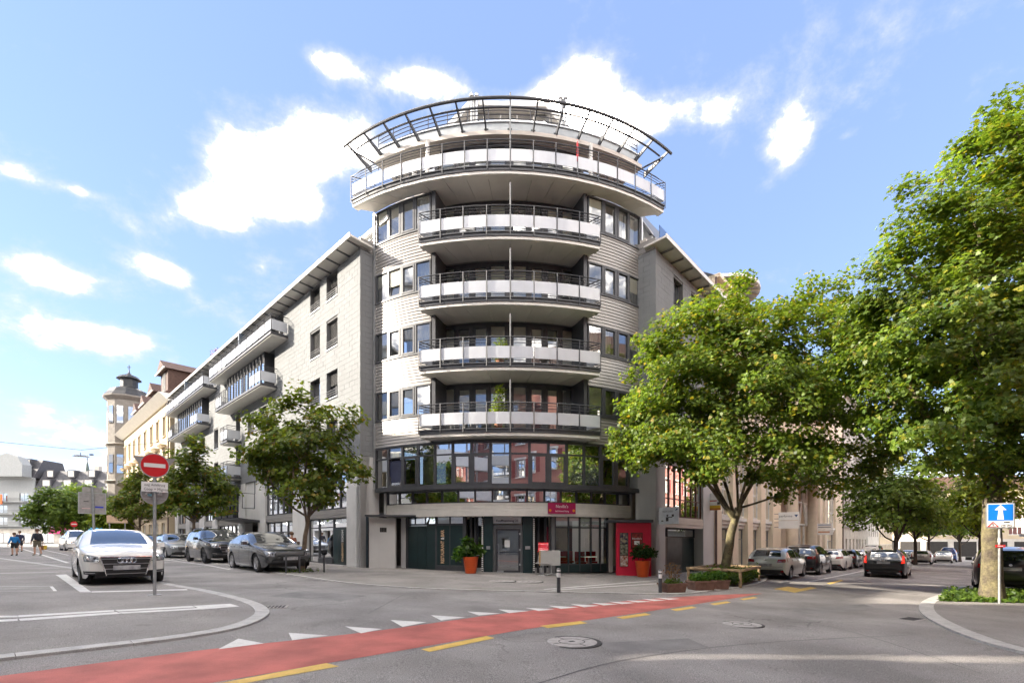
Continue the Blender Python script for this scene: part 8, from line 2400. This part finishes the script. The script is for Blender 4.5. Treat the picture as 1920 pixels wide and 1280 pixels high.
# ------------------------------------------------------------------ people
M_SKIN = mat('skin', (.45, .26, .18), .6, var=.05); M_HAIR = mat('brown_hair', (.10, .055, .03), .8, var=.2)
def person(label, loc, face, H, top_m, short_m, shoe_m, pose, sleeves=True, shorts=True, group=None):
    """figure grown from a joint skeleton; local +y is where the person walks"""
    t = thing('person', label, 'person', loc, face, group)
    k = H / 1.75
    hipz = .90 * k
    def skin(name, verts, edges, radii, m, lv=2):
        me = bpy.data.meshes.new(name); me.from_pydata([Vector(v) * 1 for v in verts], edges, [])
        o = link(name, me, t); me.materials.append(m)
        sk = o.modifiers.new('skin', 'SKIN'); sk.use_smooth_shade = True
        for i, r in enumerate(radii): me.skin_vertices[0].data[i].radius = (r[0] * k, r[1] * k) if isinstance(r, tuple) else (r * k, r * k)
        me.skin_vertices[0].data[0].use_root = True
        sb = o.modifiers.new('sub', 'SUBSURF'); sb.levels = lv; sb.render_levels = lv
        return o
    S = lambda x, y, z: (x * k, y * k, z * k)
    st = pose['stride']
    # joints: pelvis, spine, chest, neck, head; arms and legs
    J = [S(0, 0, .95), S(0, .0, 1.12), S(0, .01, 1.32), S(0, .0, 1.45), S(0, .02, 1.53), S(0, .03, 1.64), S(0, .02, 1.72),
         S(-.10, 0, .90), S(-.11, st * .5, .50), S(-.11, st * .75 - .06, .10), S(-.12, st * .8 + .08, .04),
         S(.10, 0, .90), S(.11, -st * .4, .50), S(.11, -st * 1.0 - .05, .12), S(.12, -st * 1.0 + .08, .045),
         S(-.19, 0, 1.40), S(-.27, pose['la'][0], 1.13), S(-.27 + pose['la'][2], pose['la'][1], .90), S(-.27 + pose['la'][2], pose['la'][1] + .03, .80),
         S(.19, 0, 1.40), S(.27, pose['ra'][0], 1.13), S(.27 + pose['ra'][2], pose['ra'][1], .90), S(.27 + pose['ra'][2], pose['ra'][1] + .03, .80)]
    E = [(0, 1), (1, 2), (2, 3), (3, 4), (4, 5), (5, 6), (0, 7), (7, 8), (8, 9), (9, 10), (0, 11), (11, 12), (12, 13), (13, 14), (2, 15), (15, 16), (16, 17), (17, 18), (2, 19), (19, 20), (20, 21), (21, 22)]
    R = [(.14, .10), (.135, .095), (.15, .10), (.055, .055), (.05, .055), (.085, .10), (.05, .06), (.085, .09), (.062, .062), (.042, .045), (.04, .035), (.085, .09), (.062, .062), (.042, .045), (.04, .035), (.055, .055), (.042, .042), (.034, .034), (.03, .04), (.055, .055), (.042, .042), (.034, .034), (.03, .04)]
    skin('body', J, E, R, M_SKIN)
    # clothing a little proud of the body
    jv = [J[0], J[1], J[2], S(0, 0, 1.43), J[15], J[16], S(-.27 + pose['la'][2] * .9, pose['la'][1] * .9, .93), J[19], J[20], S(.27 + pose['ra'][2] * .9, pose['ra'][1] * .9, .93)]
    jv[0] = S(0, 0, .93)
    ends = [(0, 1), (1, 2), (2, 3), (2, 4), (4, 5), (2, 7), (7, 8)] + ([(5, 6), (8, 9)] if sleeves else [])
    rad = [(.18, .145), (.165, .13), (.185, .135), (.085, .08), (.085, .085), (.065, .065), (.055, .055), (.085, .085), (.065, .065), (.055, .055)]
    if not sleeves:
        jv = jv[:6] + jv[7:9]; ends = [(0, 1), (1, 2), (2, 3), (2, 4), (4, 5), (2, 6), (6, 7)]; rad = rad[:6] + rad[7:9]
    skin('jacket', jv, ends, rad, top_m)
    kz = .52 if shorts else .12
    f = .9 if shorts else 1.0
    lk = lambda a, b, u: tuple(Vector(a).lerp(Vector(b), u))
    pv = [S(0, 0, .97), J[7], lk(J[7], J[8], f), J[11], lk(J[11], J[12], f)]; pe = [(0, 1), (1, 2), (0, 3), (3, 4)]
    skin('shorts', pv, pe, [(.165, .135), .115, .105, .115, .105], short_m)
    for a, b in ((9, 10), (13, 14)):
        A, Bp = Vector(J[a]), Vector(J[b])
        skin('shoe', [tuple(A + Vector((0, -.04 * k, -.03 * k))), tuple(Bp + Vector((0, 0, -.0))), tuple(Bp + Vector((0, .08 * k, -.005 * k)))], [(0, 1), (1, 2)], [.05, .05, .04], shoe_m, 1)
    hd = Vector(J[5])
    hb = MB(); hb.lathe([(.02, -.05), (.085, -.045), (.108, .02), (.105, .07), (.07, .115), (.01, .132)], 14, (0, 0, 0)); h = hb.build('hair', M_HAIR, t, smooth=60); h.location = tuple(hd + Vector((0, -.015, .015)) * k); h.scale = (k, k * 1.12, k)
    # ears and face, hands with fingers
    for sx in (-1, 1):
        e = MB(); e.boxc((0, 0, 0), (.02, .04, .06)); o = e.build('ear', M_SKIN, t); o.location = tuple(hd + Vector((sx * .088, .01, -.01)) * k); o.scale = (k, k, k)
        hn = Vector(J[18 if sx < 0 else 22])
        fv = []; fe = []
        for q in range(4):
            i = len(fv); o0 = hn + Vector((sx * .005, (-.024 + q * .016), -.03)) * k
            fv += [tuple(o0), tuple(o0 + Vector((-sx * .01, .004, -.04)) * k), tuple(o0 + Vector((-sx * .025, .006, -.07 - .01 * (q in (1, 2)))) * k)]; fe += [(i, i + 1), (i + 1, i + 2)]
        i = len(fv); fv += [tuple(hn + Vector((0, .03, 0)) * k), tuple(hn + Vector((-sx * .02, .055, -.03)) * k)]; fe += [(i, i + 1)]
        mbf = MB()
        for (a, b) in fe: mbf.tube([fv[a], fv[b]], .0085 * k, 5)
        mbf.build('fingers', M_SKIN, t)
    nf = MB(); nf.boxc((0, .105, -.02), (.025, .03, .04)); o = nf.build('nose', M_SKIN, t); o.location = tuple(hd); o.scale = (k, k, k)
    return t, k, J
def make_people():
    fw = atan2(.688, -.726) - pi / 2     # walking away up the left street
    c = lambda n, q: mat(n, q, .8, var=.12, vscale=20)
    X = AT(70, 1040, 34).x
    man, k, J = person('man in dark jacket and khaki shorts with backpack and paper bag walking away', (X, 34, gz(X)), fw + .5, 1.86, c('navy_jacket', (.025, .028, .045)), c('khaki_shorts', (.14, .12, .085)), c('grey_shoe', (.30, .28, .25)), dict(stride=.14, la=(-.02, .04, -.04), ra=(.0, .02, .05)), group='walkers on the left square')
    bp = MB()
    bp.hexa([(-.15, -.30, 1.02), (.15, -.30, 1.02), (.15, -.12, 1.0), (-.15, -.12, 1.0), (-.13, -.26, 1.46), (.13, -.26, 1.46), (.13, -.10, 1.48), (-.13, -.10, 1.48)])
    b = bp.build('backpack', c('black_backpack', (.022, .02, .028)), None)
    tag(b, 'dark backpack on the back of the man in khaki shorts', 'backpack'); b.location = man.location; b.rotation_euler = man.rotation_euler; b.scale = (k, k, k)
    bv = b.modifiers.new('bevel', 'BEVEL'); bv.width = .06; bv.segments = 3
    bag = thing('paper_bag', 'brown and yellow paper bag carried in the right hand of the man', 'bag', man.location, man.rotation_euler[2])
    bag.scale = (k, k, k)
    hx = J[22]
    MB().hexa([(.24, -.1, .36), (.46, -.1, .36), (.46, .05, .36), (.24, .05, .36), (.23, -.11, .66), (.47, -.11, .66), (.47, .06, .66), (.23, .06, .66)]).build('bag_body', c('kraft_paper', (.36, .19, .07)), bag)
    MB().box(.30, .472, -.115, -.1125, .44, .64).build('yellow_print', c('yellow_print', (.6, .42, .04)), bag)
    MB().tube([(.29, -.02, .66), (.31, .0, .79), (.36, .0, .79), (.41, -.02, .66)], .01, 5).build('handle', c('kraft_paper', (.36, .19, .07)), bag)
    X = AT(27, 1040, 33.5).x
    person('child in bright blue jacket and black shorts walking away', (X, 33.5, gz(X)), fw + .4, 1.58, c('blue_jacket', (.01, .17, .45)), c('black_shorts', (.02, .02, .022)), c('black_shoe', (.03, .03, .03)), dict(stride=.06, la=(.0, .05, -.07), ra=(.0, .05, .07)), group='walkers on the left square')
    X = AT(37, 1030, 43).x
    person('person in dark blue jacket standing in front of the white truck', (X, 43, gz(X)), fw + .3, 1.85, c('dark_blue_jacket', (.02, .025, .07)), c('dark_trousers', (.03, .03, .04)), c('black_shoe', (.03, .03, .03)), dict(stride=.05, la=(.0, .03, .0), ra=(.0, .03, .0)), shorts=False, group='walkers on the left square')
    p = XL((4.0, 1.6, 0))
    person('person standing on the pavement behind the grey fastback', (p[0], p[1], gz(p[0]) + .03), 1.0, 1.62, c('rust_top', (.3, .1, .06)), c('dark_trousers', (.03, .03, .04)), c('black_shoe', (.03, .03, .03)), dict(stride=.05, la=(.0, .03, .0), ra=(.0, .03, .0)), shorts=False, group='walkers on the left square')
    p = XR((26.0, 1.4, 0))
    person('person walking on the right pavement above the roof of the black suv', (p[0], p[1], gz(p[0])), HR - pi / 2, 1.75, c('brown_coat', (.16, .10, .07)), c('dark_trousers', (.03, .03, .04)), c('black_shoe', (.03, .03, .03)), dict(stride=.1, la=(.0, .03, .0), ra=(.0, .03, .0)), shorts=False)
make_people()
